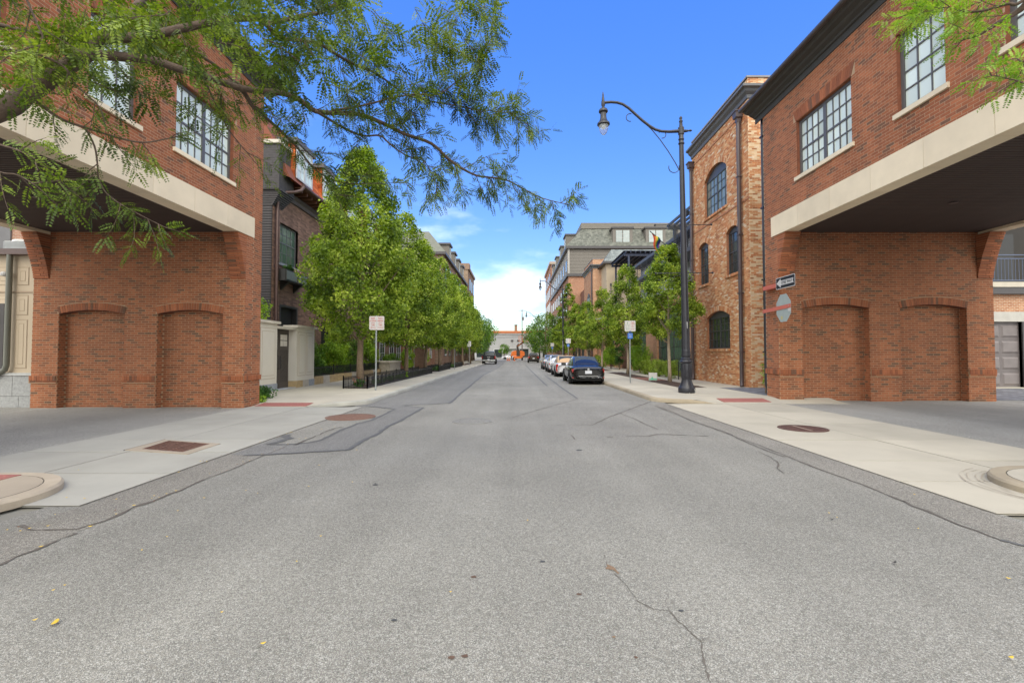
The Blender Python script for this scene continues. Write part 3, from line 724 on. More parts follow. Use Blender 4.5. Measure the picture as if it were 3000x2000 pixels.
# near kerb corners of the side street
def near_corner(pts, side, name, mat, H=.10):
    n = len(pts); cx = sum(p[0] for p in pts)/n; cy = sum(p[1] for p in pts)/n
    m = MB(); ins = lambda p, d: (p[0]+(side*abs(1))*0+(cx-p[0])*d, p[1]+(cy-p[1])*d)
    def off(d):
        out = []
        for i, p in enumerate(pts):
            a = Vector(pts[i-1]); b_ = Vector(pts[(i+1)%n]); t = (b_-a).normalized(); nn = Vector((-t.y, t.x))
            if nn.dot(Vector((cx, cy))-Vector(p)) < 0: nn = -nn
            out.append((p[0]+nn.x*d, p[1]+nn.y*d))
        return out
    r0, r1, r2, r3 = pts, pts, off(.025), off(.17)
    rings = [[(*p, 0) for p in r0], [(*p, H-.025) for p in r1], [(*p, H) for p in r2], [(*p, H) for p in r3]]
    vs = sum(rings, []); fs = []
    for k in range(3):
        for i in range(n): fs.append((k*n+i, k*n+(i+1)%n, (k+1)*n+(i+1)%n, (k+1)*n+i))
    m.add(vs, fs)
    m.quad  # kerb body
    o = struct(name, m, mat, angle=40)
    fill_poly(r3, H-.006, joint_m, 'joint', o)
    fill_poly(off(.18), H+.001, conc_w if side < 0 else conc, 'slab', o)
    return o
def arc(cx, cy, r, a0, a1, n): return [(cx+r*cos(radians(a0+(a1-a0)*i/n)), cy+r*sin(radians(a0+(a1-a0)*i/n))) for i in range(n+1)]
isl_l = near_corner([(-12,-12),(-4.75,-12),(-4.75,3.9)]+arc(-6.14,5.13,.98,-20,90,10)+[(-12,6.15)], -1, 'pavement_corner_left', M('warm_kerb', (.50,.42,.32), .9, var=.08, scale=3, bump=.35, bscale=60, stain=.3))
isl_r = near_corner([(14,-12),(4.85,-12),(4.85,3.9)]+arc(6.75,5.5,.98,200,90,10)+[(14,6.5)], 1, 'pavement_corner_right', curb_m)
tactile(-8.6,-6.1,5.55,5.95,.108,.108,'brick red tactile plate on the near left pavement corner')
for k, r in enumerate((1.03,1.09,1.17,1.24)):
    ribbon('tyre_scuff', arc(6.75,5.5,r,205,110,14), .012, M('tyre_scuff', (.38,.33,.26), .9, var=.2, scale=30), .0165, parent=ap_r, seed=70+k, jitter=.8)
# pavers between the right buildings and behind the passage
def pavers(name, x0, x1, y0, y1, z, L, W, mat, base, parts=True):
    r = struct(name, MB().quad((x0,y0,z),(x1,y0,z),(x1,y1,z),(x0,y1,z)), base)
    m = MB(); me = None; j = 0; y = y0
    cnt = 0
    while y+W <= y1+1e-6:
        x = x0-(L/2 if j % 2 else 0)
        while x < x1:
            a, b_ = max(x, x0)+.004, min(x+L, x1)-.004
            if b_-a > .03: m.box(a, b_, y+.004, y+W-.004, z-.02, z+.006+NR.uniform(-.0015,.0015))
            x += L
        y += W; j += 1
    m.build('pavers', mat, r, kind='stuff')
    return r
pavers('paver_strip', 8.75, 10.7, 16.85, 20.6, .134, .2, .1, paver_m, joint_m)
pavers('paver_yard', 16.05, 27, 16.3, 21.8, .02, .3, .15, paver_m, joint_m)
MB().box(8.75,10.7,16.7,20.6,.0,.133).build('bedding', conc, pav_r)
# planting beds along the right pavement, red brick pavers between them
def bed(x0, x1, y0, y1, z=.13):
    m = MB(); nx, ny = 10, max(6, int((y1-y0)*3)); vs = []
    for j in range(ny+1):
        for i in range(nx+1):
            e = 0 if i in (0, nx) or j in (0, ny) else NR.uniform(.004,.035); vs.append((x0+(x1-x0)*i/nx, y0+(y1-y0)*j/ny, z+.004+e))
    m.add(vs, [(j*(nx+1)+i, j*(nx+1)+i+1, (j+1)*(nx+1)+i+1, (j+1)*(nx+1)+i) for j in range(ny) for i in range(nx)])
    return m
for k, (a, b_) in enumerate([(20.6,25.9),(29.2,37.0),(40.5,48.0),(51.5,59.0),(62.5,70.0),(73,81)]):
    o = bed(7.05,8.25,a,b_).build('planting_bed', mulch_m, pav_r); o['kind'] = 'structure'
pavers('brick_paving', 7.05, 8.25, 25.95, 29.15, .134, .2, .1, paver_r, joint_m)
# fallen leaves
def leaf_thing(x, y, z, s, mat, lab, grp, rot):
    n = 8; v = [(0,0,0)]; 
    vs = [(s*cos(2*pi*i/n)*(1.0), s*.42*sin(2*pi*i/n), .004+.006*abs(cos(2*pi*i/n))) for i in range(n)]
    me = bpy.data.meshes.new('fallen_leaf'); me.from_pydata(vs, [], [tuple(range(n))]); me.materials.append(mat)
    o = link('fallen_leaf', me, None, None, (x, y, z)); o.rotation_euler = (0,0,rot)
    tag(o, lab, 'leaf', grp); return o
spots = []
for px, py, s in [(161,1830,.035),(102,1823,.014),(120,1606,.018),(771,1892,.016),(940,1575,.013),(415,1617,.015),(265,1546,.02),(516,1441,.018),(393,1484,.02),(452,1456,.016),(598,1462,.014),(904,1428,.014),(1033,1415,.014),(605,1355,.02),(523,1386,.016),(340,1466,.014),(195,1461,.014),(870,1650,.012),(1320,1740,.010),(230,1380,.016),(490,1577,.012),(2962,1934,.018),(2955,1700,.016),(2430,1507,.014),(2452,1520,.012),(2690,1553,.014),(2680,1452,.016),(1546,1529,.016),(155,1735,.012),(190,1720,.010),(720,1440,.01),(755,1449,.01),(1045,1320,.02),(935,1365,.016),(650,1800,.01),(520,1500,.012),(140,1545,.014),(60,1560,.014),(20,1557,.014),(87,1552,.014)]:
    x, y = G(px, py); leaf_thing(x, y, .012, s, yellow_leaf, 'small yellow leaf fallen on the asphalt', 'yellow leaves fallen on the road', RNG.uniform(0,6))
for k in range(46):
    t = RNG.random(); y = 4.4+t*6; x = -3.95+RNG.gauss(0,.05) if RNG.random() < .6 else -4.5-RNG.random()*.25*(1-t)
    leaf_thing(x, y, .012, RNG.uniform(.008,.018), yellow_leaf if RNG.random() < .6 else brown_leaf, 'small leaf caught along the left gutter seam', 'leaves along the left gutter', RNG.uniform(0,6))
for px, py in [(2621,1653),(1410,1250),(1100,1420),(2437,1525)]:
    x, y = G(px, py); leaf_thing(x, y, .012, .022, black_m, 'small dark scrap lying on the road', 'dark scraps on the road', RNG.uniform(0,3))
# ================================================================== BUILDINGS
def fw(v): return v
def bridge_building(name, label, X, S, yf, zs, zb, zEave, xEnd, ops, wins, L, H, band_y, yn, yc):
    """the brick building that bridges the side street; S=+1 right (faces -x), -1 left (faces +x).
    X facade plane, yf passage wall plane, yc far corner, zs soffit, zb band top"""
    out = -S
    t = thing(name, label, 'building', (X+S*4, yf-4, 0))
    B = Bricks()
    k = H/.0672
    # facade above the band, pier at the far corner
    top = zEave-.02
    hl = []
    for wdw in wins: hl.append(rect_hole(wdw['a0'], wdw['a1'], wdw['z0']-.10*k, wdw['z1'])); hl.append(rect_hole(wdw['a0']-.0, wdw['a1']+.0, wdw['z1'], wdw['z1']+.30*k))
    B.wall('y', X, out, yn, band_y, zb, top, L, H, holes=hl, phase=.03)
    B.wall('y', X, out, band_y+.003, yc, 0, top, L, H, phase=.03, holes=[lambda z: (band_y, yf+.0) if z < zs*.0 else None])
    # sliver of facade between the passage wall and the band end, below the band
    B.wall('y', X, out, yf, band_y, 0, zb-(zb-zs)*1.0-.0, L, H, phase=.03)
    # band of limestone blocks
    nb = 7; y = band_y; bl = 1.36*k
    while y > yn:
        a = max(yn, y-bl); MB().box(*sorted((X-S*.025, X+S*.42)), a+.004, y-.004, zs, zb).build('stone_block', stone, t); y = a
    MB().box(*sorted((X-S*.015, X+S*.40)), yn, band_y, zs+.01, zb-.01).build('band_mortar', mortar, t)
    # passage wall facing the camera
    xs, xe = sorted((X, xEnd))
    hs = [arch_hole(c, w_, -.1, sp, rs, .21*k) for (c, w_, sp, rs) in ops]
    B.wall('x', yf, -1, xs, xe, 0, zs+.1, L, H, holes=hs, phase=.05)
    dpt = .25*k
    for (c, w_, sp, rs) in ops:
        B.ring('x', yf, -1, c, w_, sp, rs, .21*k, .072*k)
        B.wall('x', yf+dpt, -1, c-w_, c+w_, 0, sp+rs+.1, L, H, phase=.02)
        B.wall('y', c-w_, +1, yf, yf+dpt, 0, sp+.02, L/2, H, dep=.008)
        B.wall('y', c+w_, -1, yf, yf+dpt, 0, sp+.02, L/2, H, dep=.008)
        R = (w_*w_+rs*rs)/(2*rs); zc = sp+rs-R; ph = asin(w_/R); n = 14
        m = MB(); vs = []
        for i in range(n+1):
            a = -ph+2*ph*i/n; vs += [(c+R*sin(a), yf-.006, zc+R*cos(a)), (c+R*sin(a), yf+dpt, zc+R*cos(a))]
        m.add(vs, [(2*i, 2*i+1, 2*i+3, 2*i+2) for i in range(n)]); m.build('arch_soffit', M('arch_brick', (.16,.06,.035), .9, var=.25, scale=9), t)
    # projecting soldier course at bench height, on the piers only
    piers = []; e = xs
    for (c, w_, sp, rs) in sorted(ops): piers.append((e, c-w_)); e = c+w_
    piers.append((e, xe))
    zc0, zc1 = .80*k, .955*k
    for (p, q) in piers:
        mm = MB().box(p-(.03 if p == xs and S < 0 else 0)+.0, q+.0, yf-.034, yf-.001, zc0-.075*k, zc1); mm.build('course_bed', mortar, t)
        B.soldier('x', yf-.03, -1, p, q, zc0, zc1, .075*k, .03)
        B.wall('x', yf-.03, -1, p, q, zc0-.072*k, zc0-.002, L, H, phase=.11, dep=.010)
    B.soldier('y', X-S*.012, out, yf-.03, yc, zc0, zc1, .075*k, .04)
    # stepped brick corbels carrying the beams
    for (c0, c1) in ((X, X+S*.46*k), (xEnd-S*.46*k, xEnd)):
        c0, c1 = sorted((c0, c1)); z = zs-1.30*k; i = 0
        while z < zs-.01:
            s_ = (z-(zs-1.30*k))/(1.30*k); pr = (.03+.42*s_**1.35)*k
            sp_ = c0+(c1-c0)*(.5 if i % 2 else .72)
            for (e0, e1) in ((c0+.002, sp_-.006), (sp_+.006, c1-.002)): MB().box(e0, e1, yf-pr-NR.uniform(0,.003), yf+.0, z+.010, min(z+H, zs)).build('corbel_brick', brick_one, t)
            z += H; i += 1
        m = MB(); pts = [(yf, zs-1.30*k)]+[(yf-(.01+.42*(q/8)**1.35)*k+.012, zs-1.30*k+1.30*k*q/8) for q in range(9)]+[(yf, zs)]
        m.prism(pts, c0+.006, c1-.006, 'x'); m.build('corbel_mortar', mortar, t)
    # dark board soffit
    zsoff = zs+.09
    y = yn; step = .105*k; me = None
    lx0, lx1 = sorted((X+S*.40, xEnd-S*.0)); 
    MB().box(lx0, lx1, yn, yf+.1, zsoff+.015, zsoff+.05).build('ceiling', soffit_m, t)
    while y < yf:
        if me is None:
            m = MB(); m.add([(0,.006,.018),(0,.012,0),(0,step-.012,0),(0,step-.004,.018),(lx1-lx0,.006,.018),(lx1-lx0,.012,0),(lx1-lx0,step-.012,0),(lx1-lx0,step-.004,.018)], [(0,1,5,4),(1,2,6,5),(2,3,7,6),(0,3,2,1),(4,5,6,7)])
            me = bpy.data.meshes.new('soffit_board'); me.from_pydata(m.v, [], m.f); me.materials.append(soffit_m)
        link('soffit_board', me, t, None, Vector((lx0, y, zsoff-.003))-root_loc(t)); y += step
    for (px_, py_) in ((X+S*3.0, yf-3.2), (X+S*3.0, yf-6.5)):
        MB().lathe([(.10,zsoff-.012),(.10,zsoff-.03),(.07,zsoff-.03)], (px_,py_,0), 16).build('recessed_light', trim_dk, t)
    # back beam at the other mouth of the passage
    xa, xb_ = sorted((xEnd-S*.02, xEnd-S*.45)); MB().box(xa, xb_, yn, yf+.6, zs, zb).build('back_beam', stone, t)
    # body of the storey above, hidden faces closed
    m = MB(); xa, xb_ = sorted((X+S*.02, xEnd))
    inner_x0, inner_x1 = xa+(.30 if S > 0 else 0), xb_-(.30 if S < 0 else 0)
    m.box(inner_x0, inner_x1, yn+.02, yc-.02, zsoff+.06, zEave-.05); m.build('upper_storey', M('hidden_wall', (.18,.08,.05), .9), t)
    m = MB(); m.box(xa+.01 if S < 0 else xa+.005, xb_-.005, yf+dpt+.02, yc-.02, 0, zsoff+.06); m.build('pier_core', M('hidden_wall', (.18,.08,.05), .9), t)
    m = MB(); bw_ = brick_tex('red_brick_far_x', (.36,.105,.048), (.22,.07,.038), (.45,.34,.24), 'x', L, H)
    m.quad((xa, yc, 0), (xb_, yc, 0), (xb_, yc, zEave), (xa, yc, zEave)); m.build('far_wall', bw_, t)
    # near abutment, out of the frame
    m = MB().box(xa, xb_, yn-1.2, yn, 0, zEave); m.build('near_wall', brick_tex('red_brick_far_y', (.36,.105,.048), (.22,.07,.038), (.45,.34,.24), 'y', L, H), t)
    # eaves: frieze, crown moulding gutter, roof
    pr = [(0,-.42),(.03,-.42),(.03,-.12),(.08,-.10),(.10,-.02),(.20,.06),(.24,.14),(.36,.20),(.40,.30),(.50,.34),(.53,.44),(.53,.50),(0,.50)]
    pts = [(X-S*a*k, zEave+b_*k*.52) for a, b_ in pr]
    m = MB(); m.prism(pts if S < 0 else pts[::-1], yn-1.2, yc+.42*k, 'y'); m.build('eaves_moulding', M('charcoal_moulding', (.052,.050,.046), .75, var=.08, scale=3), t)
    MB().tube([(X-S*.50*k, yn-1.2, zEave+.22*k), (X-S*.50*k, yc+.45*k, zEave+.22*k)], .065*k, 12).build('gutter', M('gutter_brown', (.060,.048,.045), .4, var=.1, scale=4), t)
    xm = (X+xEnd)/2
    m = MB().prism([(X-S*.35, zEave+.25*k), (xEnd+S*.35, zEave+.25*k), (xm, zEave+3.1)][::(1 if S > 0 else -1)], yn-1.2, yc+.2, 'y'); m.build('roof', M('brown_roof', (.10,.085,.07), .8, var=.15, scale=4, bump=.4), t)
    MB().prism([(X-S*.35, zEave+.25*k), (X-S*.30, zEave+.45*k), (xm, zEave+3.35), (xm, zEave+3.1)][::(1 if S > 0 else -1)], yc+.2, yc+.34, 'y').build('rake_board', M('rake_beige', (.30,.25,.20), .7), t)
    # windows, limestone sills, flat arches
    for wdw in wins:
        a0, a1, z0, z1 = wdw['a0'], wdw['a1'], wdw['z0'], wdw['z1']
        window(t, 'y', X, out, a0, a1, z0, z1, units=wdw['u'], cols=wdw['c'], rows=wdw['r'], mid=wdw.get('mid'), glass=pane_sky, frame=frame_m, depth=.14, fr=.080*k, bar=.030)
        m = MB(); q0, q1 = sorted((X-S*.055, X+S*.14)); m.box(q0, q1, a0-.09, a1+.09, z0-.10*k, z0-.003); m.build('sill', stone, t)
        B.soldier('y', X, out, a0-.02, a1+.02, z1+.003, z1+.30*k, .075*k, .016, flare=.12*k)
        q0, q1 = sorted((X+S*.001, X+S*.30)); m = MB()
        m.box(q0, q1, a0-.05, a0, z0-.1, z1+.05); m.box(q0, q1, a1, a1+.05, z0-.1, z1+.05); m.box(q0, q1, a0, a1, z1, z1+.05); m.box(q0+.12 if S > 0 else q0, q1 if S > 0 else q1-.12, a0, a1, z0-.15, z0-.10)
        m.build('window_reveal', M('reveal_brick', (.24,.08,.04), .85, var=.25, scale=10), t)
        m = MB(); qq = X+S*.26; m.quad((qq,a0,z0),(qq,a1,z0),(qq,a1,z1),(qq,a0,z1)); m.build('blind', M('pale_blind', (.55,.6,.56), .8), t)
    B.finish(t, brick_one, brick_field, mortar)
    return t
kR = 1.13
bR = bridge_building('bridge_building', 'right red brick building bridging the side street, cream stone band and two blind arches', XR, +1, 15.95, 5.58, 6.24, 10.20, 16.0,
    [(10.72,1.12,3.11,.13), (13.98,1.12,3.11,.13)],
    [dict(a0=12.32,a1=14.75,z0=7.10,z1=8.85,u=2,c=4,r=4,mid=7.92), dict(a0=9.60,a1=10.83,z0=7.10,z1=8.92,u=1,c=3,r=4), dict(a0=6.2,a1=8.4,z0=7.10,z1=8.85,u=2,c=4,r=4,mid=7.92)], .24, .0758, 16.29, 4.2, 16.75)
bL = bridge_building('bridge_building', 'left red brick building bridging the side street, partly hidden by the overhanging locust branches', XL, -1, 14.03, 5.10, 5.70, 9.95, -14.2,
    [(-12.46,.97,2.76,.12), (-9.57,.97,2.76,.12)],
    [dict(a0=11.03,a1=13.3,z0=6.40,z1=8.08,u=2,c=4,r=4,mid=7.18), dict(a0=8.75,a1=9.9,z0=6.40,z1=8.1,u=1,c=3,r=4), dict(a0=5.2,a1=7.3,z0=6.40,z1=8.08,u=2,c=4,r=4,mid=7.18)], .2065, .0671, 14.42, 4.0, 14.88)

# ---- downspouts
def downspout(label, x, y, ztop, zbot, r, mat, kick=None, head=True, box=False):
    t = thing('downspout', label, 'downspout', (x, y, 0))
    m = MB(); pts = [(x,y,ztop),(x,y,zbot+.5)]
    if kick: pts += [(x,y,zbot+.35),(x+kick[0]*.3,y+kick[1]*.3,zbot+.15),(x+kick[0],y+kick[1],zbot+.02)]
    else: pts += [(x,y,zbot)]
    m.tube(pts, r, 10); m.build('pipe', mat, t, angle=40)
    m = MB()
    z = zbot+1.5
    while z < ztop-.6: m.box(x-r-.015, x+r+.015, y-r-.015, y+r+.015, z, z+.05); z += 2.6
    if m.f: m.build('strap', mat, t)
    if head:
        h = MB(); prof = [(.09,0),(.10,.16),(.17,.20),(.19,.42),(.23,.44),(.23,.50),(.05,.50)]
        h.lathe([(a*1.35, ztop+b_) for a, b_ in prof], (x,y,0), 4, rot=pi/4); h.build('conductor_head', mat, t)
    return t
downspout('dark downspout at the seam between the red bridge building and the old brick one', 9.0, 17.12, 10.1, .13, .085, M('downspout_black', (.030,.028,.032), .35, var=.05), kick=(.35,.1))
# ---- old reclaimed-brick building with arched windows
def tower_building(name, label, X, y0, y1, zc, zp, x1, wins, detail=True, groupd=None):
    t = thing(name, label, 'building', (X+3, (y0+y1)/2, 0))
    k = 1.0
    if detail:
        B = Bricks(); L, H = .225, .076; hl = []
        for wd in wins: hl.append(arch_hole((wd['a0']+wd['a1'])/2, (wd['a1']-wd['a0'])/2, wd['z0'], wd['z1'], wd['rise'], .24))
        B.wall('y', X, -1, y0, y1, 0, zc, L, H, holes=hl, jit=.004, dep=.007)
        B.wall('x', y0, -1, X, X+1.4, 0, zp, L, H, jit=.006)
        B.wall('y', X, -1, y0, y1, zc, zp-.06, L, H, jit=.004)
        for wd in wins:
            c = (wd['a0']+wd['a1'])/2; w_ = (wd['a1']-wd['a0'])/2
            B.ring('y', X, -1, c, w_, wd['z1'], wd['rise'], .24, .075, .022)
            B.soldier('y', X-.035, -1, wd['a0']-.08, wd['a1']+.08, wd['z0']-.13, wd['z0']-.01, .075, .05)
        for zz_ in (8.30, 4.95-.0, 12.2):
            if zz_ in (8.30, 12.2): m = MB().box(X-.035, X+.02, y0-.03, y1, zz_, zz_+.07); m.build('string_course', M('string_brick', (.38,.17,.09), .85, var=.3, scale=9), t)
        B.finish(t, old_one, old_field, mortar_old)
        m = MB().box(X+.35, x1, y0+.03, y1, 0, zp-.1); m.build('core', M('hidden_wall', (.18,.08,.05), .9), t)
        m = MB()
        for wd in wins:
            m.box(X+.001, X+.34, wd['a0']-.06, wd['a0'], wd['z0']-.1, wd['z1']+wd['rise']); m.box(X+.001, X+.34, wd['a1'], wd['a1']+.06, wd['z0']-.1, wd['z1']+wd['rise'])
            m.box(X+.001, X+.34, wd['a0'], wd['a1'], wd['z0']-.06, wd['z0'])
            c = (wd['a0']+wd['a1'])/2; w_ = (wd['a1']-wd['a0'])/2; R = (w_*w_+wd['rise']**2)/(2*wd['rise']); zz0 = wd['z1']+wd['rise']-R; ph = asin(w_/R); vs = []
            for i in range(11):
                a = -ph+2*ph*i/10; vs += [(X-.004, c+R*sin(a), zz0+R*cos(a)), (X+.34, c+R*sin(a), zz0+R*cos(a))]
            m.add(vs, [(2*i, 2*i+1, 2*i+3, 2*i+2) for i in range(10)])
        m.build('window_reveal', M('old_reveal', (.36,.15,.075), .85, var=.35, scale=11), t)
    else:
        bt = brick_tex('old_brick_far_y', (.46,.20,.10), (.34,.13,.06), (.50,.40,.28), 'y', .225, .076); bx_ = brick_tex('old_brick_far_x', (.50,.24,.13), (.36,.13,.06), (.54,.44,.32), 'x', .225, .076)
        MB().quad((X,y0,0),(X,y1,0),(X,y1,zp),(X,y0,zp)).build('side_wall', bt, t)
        MB().quad((X,y0,0),(x1,y0,0),(x1,y0,zp),(X,y0,zp)).build('front_wall', bx_, t)
        MB().box(X+.3, x1, y0+.3, y1, 0, zp-.2).build('core', M('hidden_wall', (.18,.08,.05), .9), t)
    # cornice returning round the near corner
    pr = [(0,-.30),(.06,-.28),(.08,-.14),(.20,-.04),(.24,.06),(.36,.10),(.36,.20),(0,.22)]
    m = MB(); vs = []
    for a, b_ in pr: vs += [(X-a, y1, zc+b_), (X-a, y0-a, zc+b_), (X+1.3, y0-a, zc+b_)]
    n = len(pr); m.add(vs, [(3*i+q, 3*((i+1)%n)+q, 3*((i+1)%n)+q+1, 3*i+q+1) for i in range(n) for q in range(2)]); m.add([vs[3*i+2] for i in range(n)], [tuple(range(n))]); m.add([vs[3*i] for i in range(n)], [tuple(range(n))[::-1]])
    m.build('cornice', M('grey_cornice', (.105,.105,.11), .5, var=.06, scale=3), t)
    MB().box(X-.05, X+1.3, y0-.05, y1, zp-.005, zp+.07).build('parapet_cap', M('grey_cap', (.22,.21,.21), .6), t)
    for wd in wins:
        if detail:
            window(t, 'y', X, -1, wd['a0'], wd['a1'], wd['z0'], wd['z1'], units=wd['u'], cols=wd['c'], rows=wd['r'], mid=wd.get('mid'), glass=wd.get('g', pane_grey), frame=M('dark_window_frame', (.055,.055,.055), .45), depth=.16, fr=.06, bar=.022, rise=wd['rise'])
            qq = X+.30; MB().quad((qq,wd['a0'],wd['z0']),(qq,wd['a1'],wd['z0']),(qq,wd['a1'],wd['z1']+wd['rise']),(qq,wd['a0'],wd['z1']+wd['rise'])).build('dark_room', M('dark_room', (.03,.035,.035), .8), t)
    return t
oldb = tower_building('brick_building', 'tall reclaimed orange brick building with arched windows beyond the street lamp', 10.1, 20.45, 27.0, 12.95, 13.6, 16,
    [dict(a0=22.6,a1=25.25,z0=8.70,z1=10.65,rise=.48,u=2,c=3,r=4,mid=9.75), dict(a0=21.45,a1=22.72,z0=5.30,z1=7.30,rise=.22,u=1,c=3,r=4,mid=6.35,g=pane_dark), dict(a0=24.85,a1=26.12,z0=5.28,z1=7.30,rise=.22,u=1,c=3,r=4,mid=6.35,g=pane_dark),
     dict(a0=22.45,a1=25.15,z0=1.84,z1=3.42,rise=.30,u=2,c=3,r=4,mid=2.72,g=pane_dark)])
downspout('brown downspout with a conductor head on the near part of the old brick facade', 9.95, 21.05, 11.9, .13, .085, spout_m, kick=(-.05,-.12))
downspout('brown downspout with a conductor head at the far end of the old brick facade', 9.95, 26.8, 11.9, .13, .085, spout_m, kick=(-.05,-.15))
# ivy in the gap is added with the plants

# ---- storefront building with a balcony and pergola beyond the old brick one
shop = thing('storefront_building', 'low brick storefront building with tall green glazing and a railed roof terrace', 'building', (13, 36, 0))
ob_y = brick_tex('old_brick_far_y', (.46,.20,.10), (.34,.13,.06), (.50,.40,.28), 'y', .225, .076); ob_x = brick_tex('old_brick_far_x', (.50,.24,.13), (.36,.13,.06), (.54,.44,.32), 'x', .225, .076)
SX = 10.55
def wallseg(parent, axis, plane, a0, a1, z0, z1, mat, th=.3, name='wall', out=-1):
    q0, q1 = sorted((plane, plane-out*th)); m = MB()
    if axis == 'y': m.box(q0, q1, a0, a1, z0, z1)
    else: m.box(a0, a1, q0, q1, z0, z1)
    return m.build(name, mat, parent)
for (a, b_) in ((27.0,28.9),(35.6,38.6),(42.5,45.2),(48.2,51.0),(54.5,57),(60,62)): wallseg(shop, 'y', SX, a, b_, 0, 5.8, ob_y, name='pier')
for (a, b_, zz_) in ((28.9,35.6,4.6),(38.6,42.5,4.2),(45.2,48.2,3.6),(51.0,54.5,4.2),(57,60,3.6)):
    wallseg(shop, 'y', SX, a, b_, zz_, 5.8, ob_y, name='spandrel')
window(shop, 'y', SX+.05, -1, 28.95, 35.55, .35, 4.55, units=4, cols=4, rows=5, glass=pane_green, frame=M('steel_window', (.05,.055,.055), .4), fr=.12, bar=.035)
window(shop, 'y', SX+.05, -1, 38.65, 42.45, .9, 4.15, units=2, cols=3, rows=4, glass=pane_green, frame=M('steel_window', (.05,.055,.055), .4), fr=.1, bar=.035)
window(shop, 'y', SX+.05, -1, 51.05, 54.45, .9, 4.15, units=2, cols=3, rows=4, glass=pane_green, frame=M('steel_window', (.05,.055,.055), .4), fr=.1, bar=.035, pane_parts=False)
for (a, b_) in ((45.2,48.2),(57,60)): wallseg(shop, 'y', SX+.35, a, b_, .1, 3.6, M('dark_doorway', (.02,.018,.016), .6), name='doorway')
MB().box(SX+.2, 22, 27.0, 62, .0, 5.7).build('core', M('hidden_wall', (.18,.08,.05), .9), shop)
MB().box(SX-.18, 12.0, 27.0, 62, 5.8, 6.05).build('terrace_slab', M('grey_slab', (.32,.32,.31), .7), shop)
stucco = M('grey_stucco', (.36,.38,.40), .85, var=.04, scale=2, bump=.2)
wallseg(shop, 'y', 11.6, 27.0, 44, 6.05, 9.4, stucco, th=4, name='upper_wall')
window(shop, 'y', 11.6, -1, 28.2, 30.4, 6.6, 8.6, units=1, cols=2, rows=2, glass=pane_grey, frame=trim_dk, fr=.09, depth=.02)
window(shop, 'y', 11.6, -1, 32.4, 34.4, 6.3, 8.6, units=2, cols=1, rows=2, glass=pane_dark, frame=trim_dk, fr=.09, depth=.02)
MB().box(10.9, 16, 27.0, 44.3, 9.4, 9.62).build('roof_edge', trim_dk, shop)
MB().box(15, 22, 27.2, 44, 5.8, 9.4).build('rear_wall', stucco, shop)
def railing(parent_label, x0, y0, x1, y1, z0, z1, mat, bars='h', n=6, pitch=.14, label=None):
    t = thing('railing', parent_label, 'railing', ((x0+x1)/2, (y0+y1)/2, z0))
    d = Vector((x1-x0, y1-y0, 0)); Ln = d.length; d.normalize()
    m = MB(); k = int(Ln/1.6)+1
    for i in range(k+1):
        p = Vector((x0,y0,0))+d*(Ln*i/k); q = MB().box(p.x-.025,p.x+.025,p.y-.025,p.y+.025,z0,z1); q.build('post', mat, t)
    if bars == 'h':
        for i in range(n+1):
            z = z0+.08+(z1-z0-.08)*i/n; MB().tube([(x0,y0,z),(x1,y1,z)], .016 if i < n else .028, 6).build('rail', mat, t)
    else:
        for z in (z0+.08, z1, z1-.17): MB().tube([(x0,y0,z),(x1,y1,z)], .022, 6).build('rail', mat, t)
        kk = int(Ln/pitch); m = MB()
        for i in range(kk+1):
            p = Vector((x0,y0,0))+d*(Ln*i/kk); m.tube([(p.x,p.y,z0+.08),(p.x,p.y,z1-.17)], .010, 5)
        m.build('balusters', mat, t, kind='stuff')
    return t
railing('dark horizontal-bar railing on the roof terrace behind the street lamp', 10.45, 27.3, 10.45, 43.8, 8.0-.0, 9.0, iron, 'h', 6)
MB().box(10.4, 12.0, 27.0, 44, 7.75, 7.98).build('balcony_slab', trim_dk, shop)
def pergola(label, x0, x1, y0, y1, z, zb, mat, n, over=.6, slope=0):
    t = thing('pergola', label, 'pergola', ((x0+x1)/2, (y0+y1)/2, zb))
    for (x, y) in ((x0,y0),(x0,y1)): MB().box(x-.09,x+.09,y-.09,y+.09,zb,z).build('post', mat, t)
    for y in (y0, y1): MB().box(x0-over, x1, y-.06, y+.06, z, z+.24).build('beam', mat, t)
    for i in range(n+1):
        x = x0-over*.8+(x1-x0+over*.8)*i/n; MB().box(x-.035, x+.035, y0-over, y1+over, z+.24, z+.42).build('rafter', mat, t)
    return t
pergola('dark slatted pergola high beside the lamp post above the roof terrace', 10.75, 12.6, 28.6, 32.0, 9.95, 8.0, M('dark_timber', (.05,.055,.065), .6), 6, .45)
# ---- navy pergola and tan stucco penthouse, then the second brick tower
tan = thing('stucco_penthouse', 'tan stucco penthouse with a slate roof rising above the street trees', 'building', (15, 58, 0))
tan_m = M('tan_stucco', (.42,.34,.24), .85, var=.05, scale=1.5, bump=.2)
slate = ramp_mat('slate_tiles', [(0,(.13,.145,.14)),(.5,(.19,.21,.20)),(1,(.27,.29,.27))])
wallseg(tan, 'x', 58.5, 11.2, 22, 6.05, 12.6, tan_m, th=4)
window(tan, 'x', 58.5, -1, 13.9, 16.3, 8.2, 10.9, units=2, cols=1, rows=1, glass=pane_dark, frame=trim_dk, fr=.1, depth=.02)
window(tan, 'x', 58.5, -1, 11.62, 11.85, 8.9, 10.2, units=1, cols=1, rows=1, glass=pane_dark, frame=trim_dk, fr=.06, depth=.02)
MB().box(10.7, 22, 57.9, 62.4, 12.6, 12.85).build('eave', trim_dk, tan)
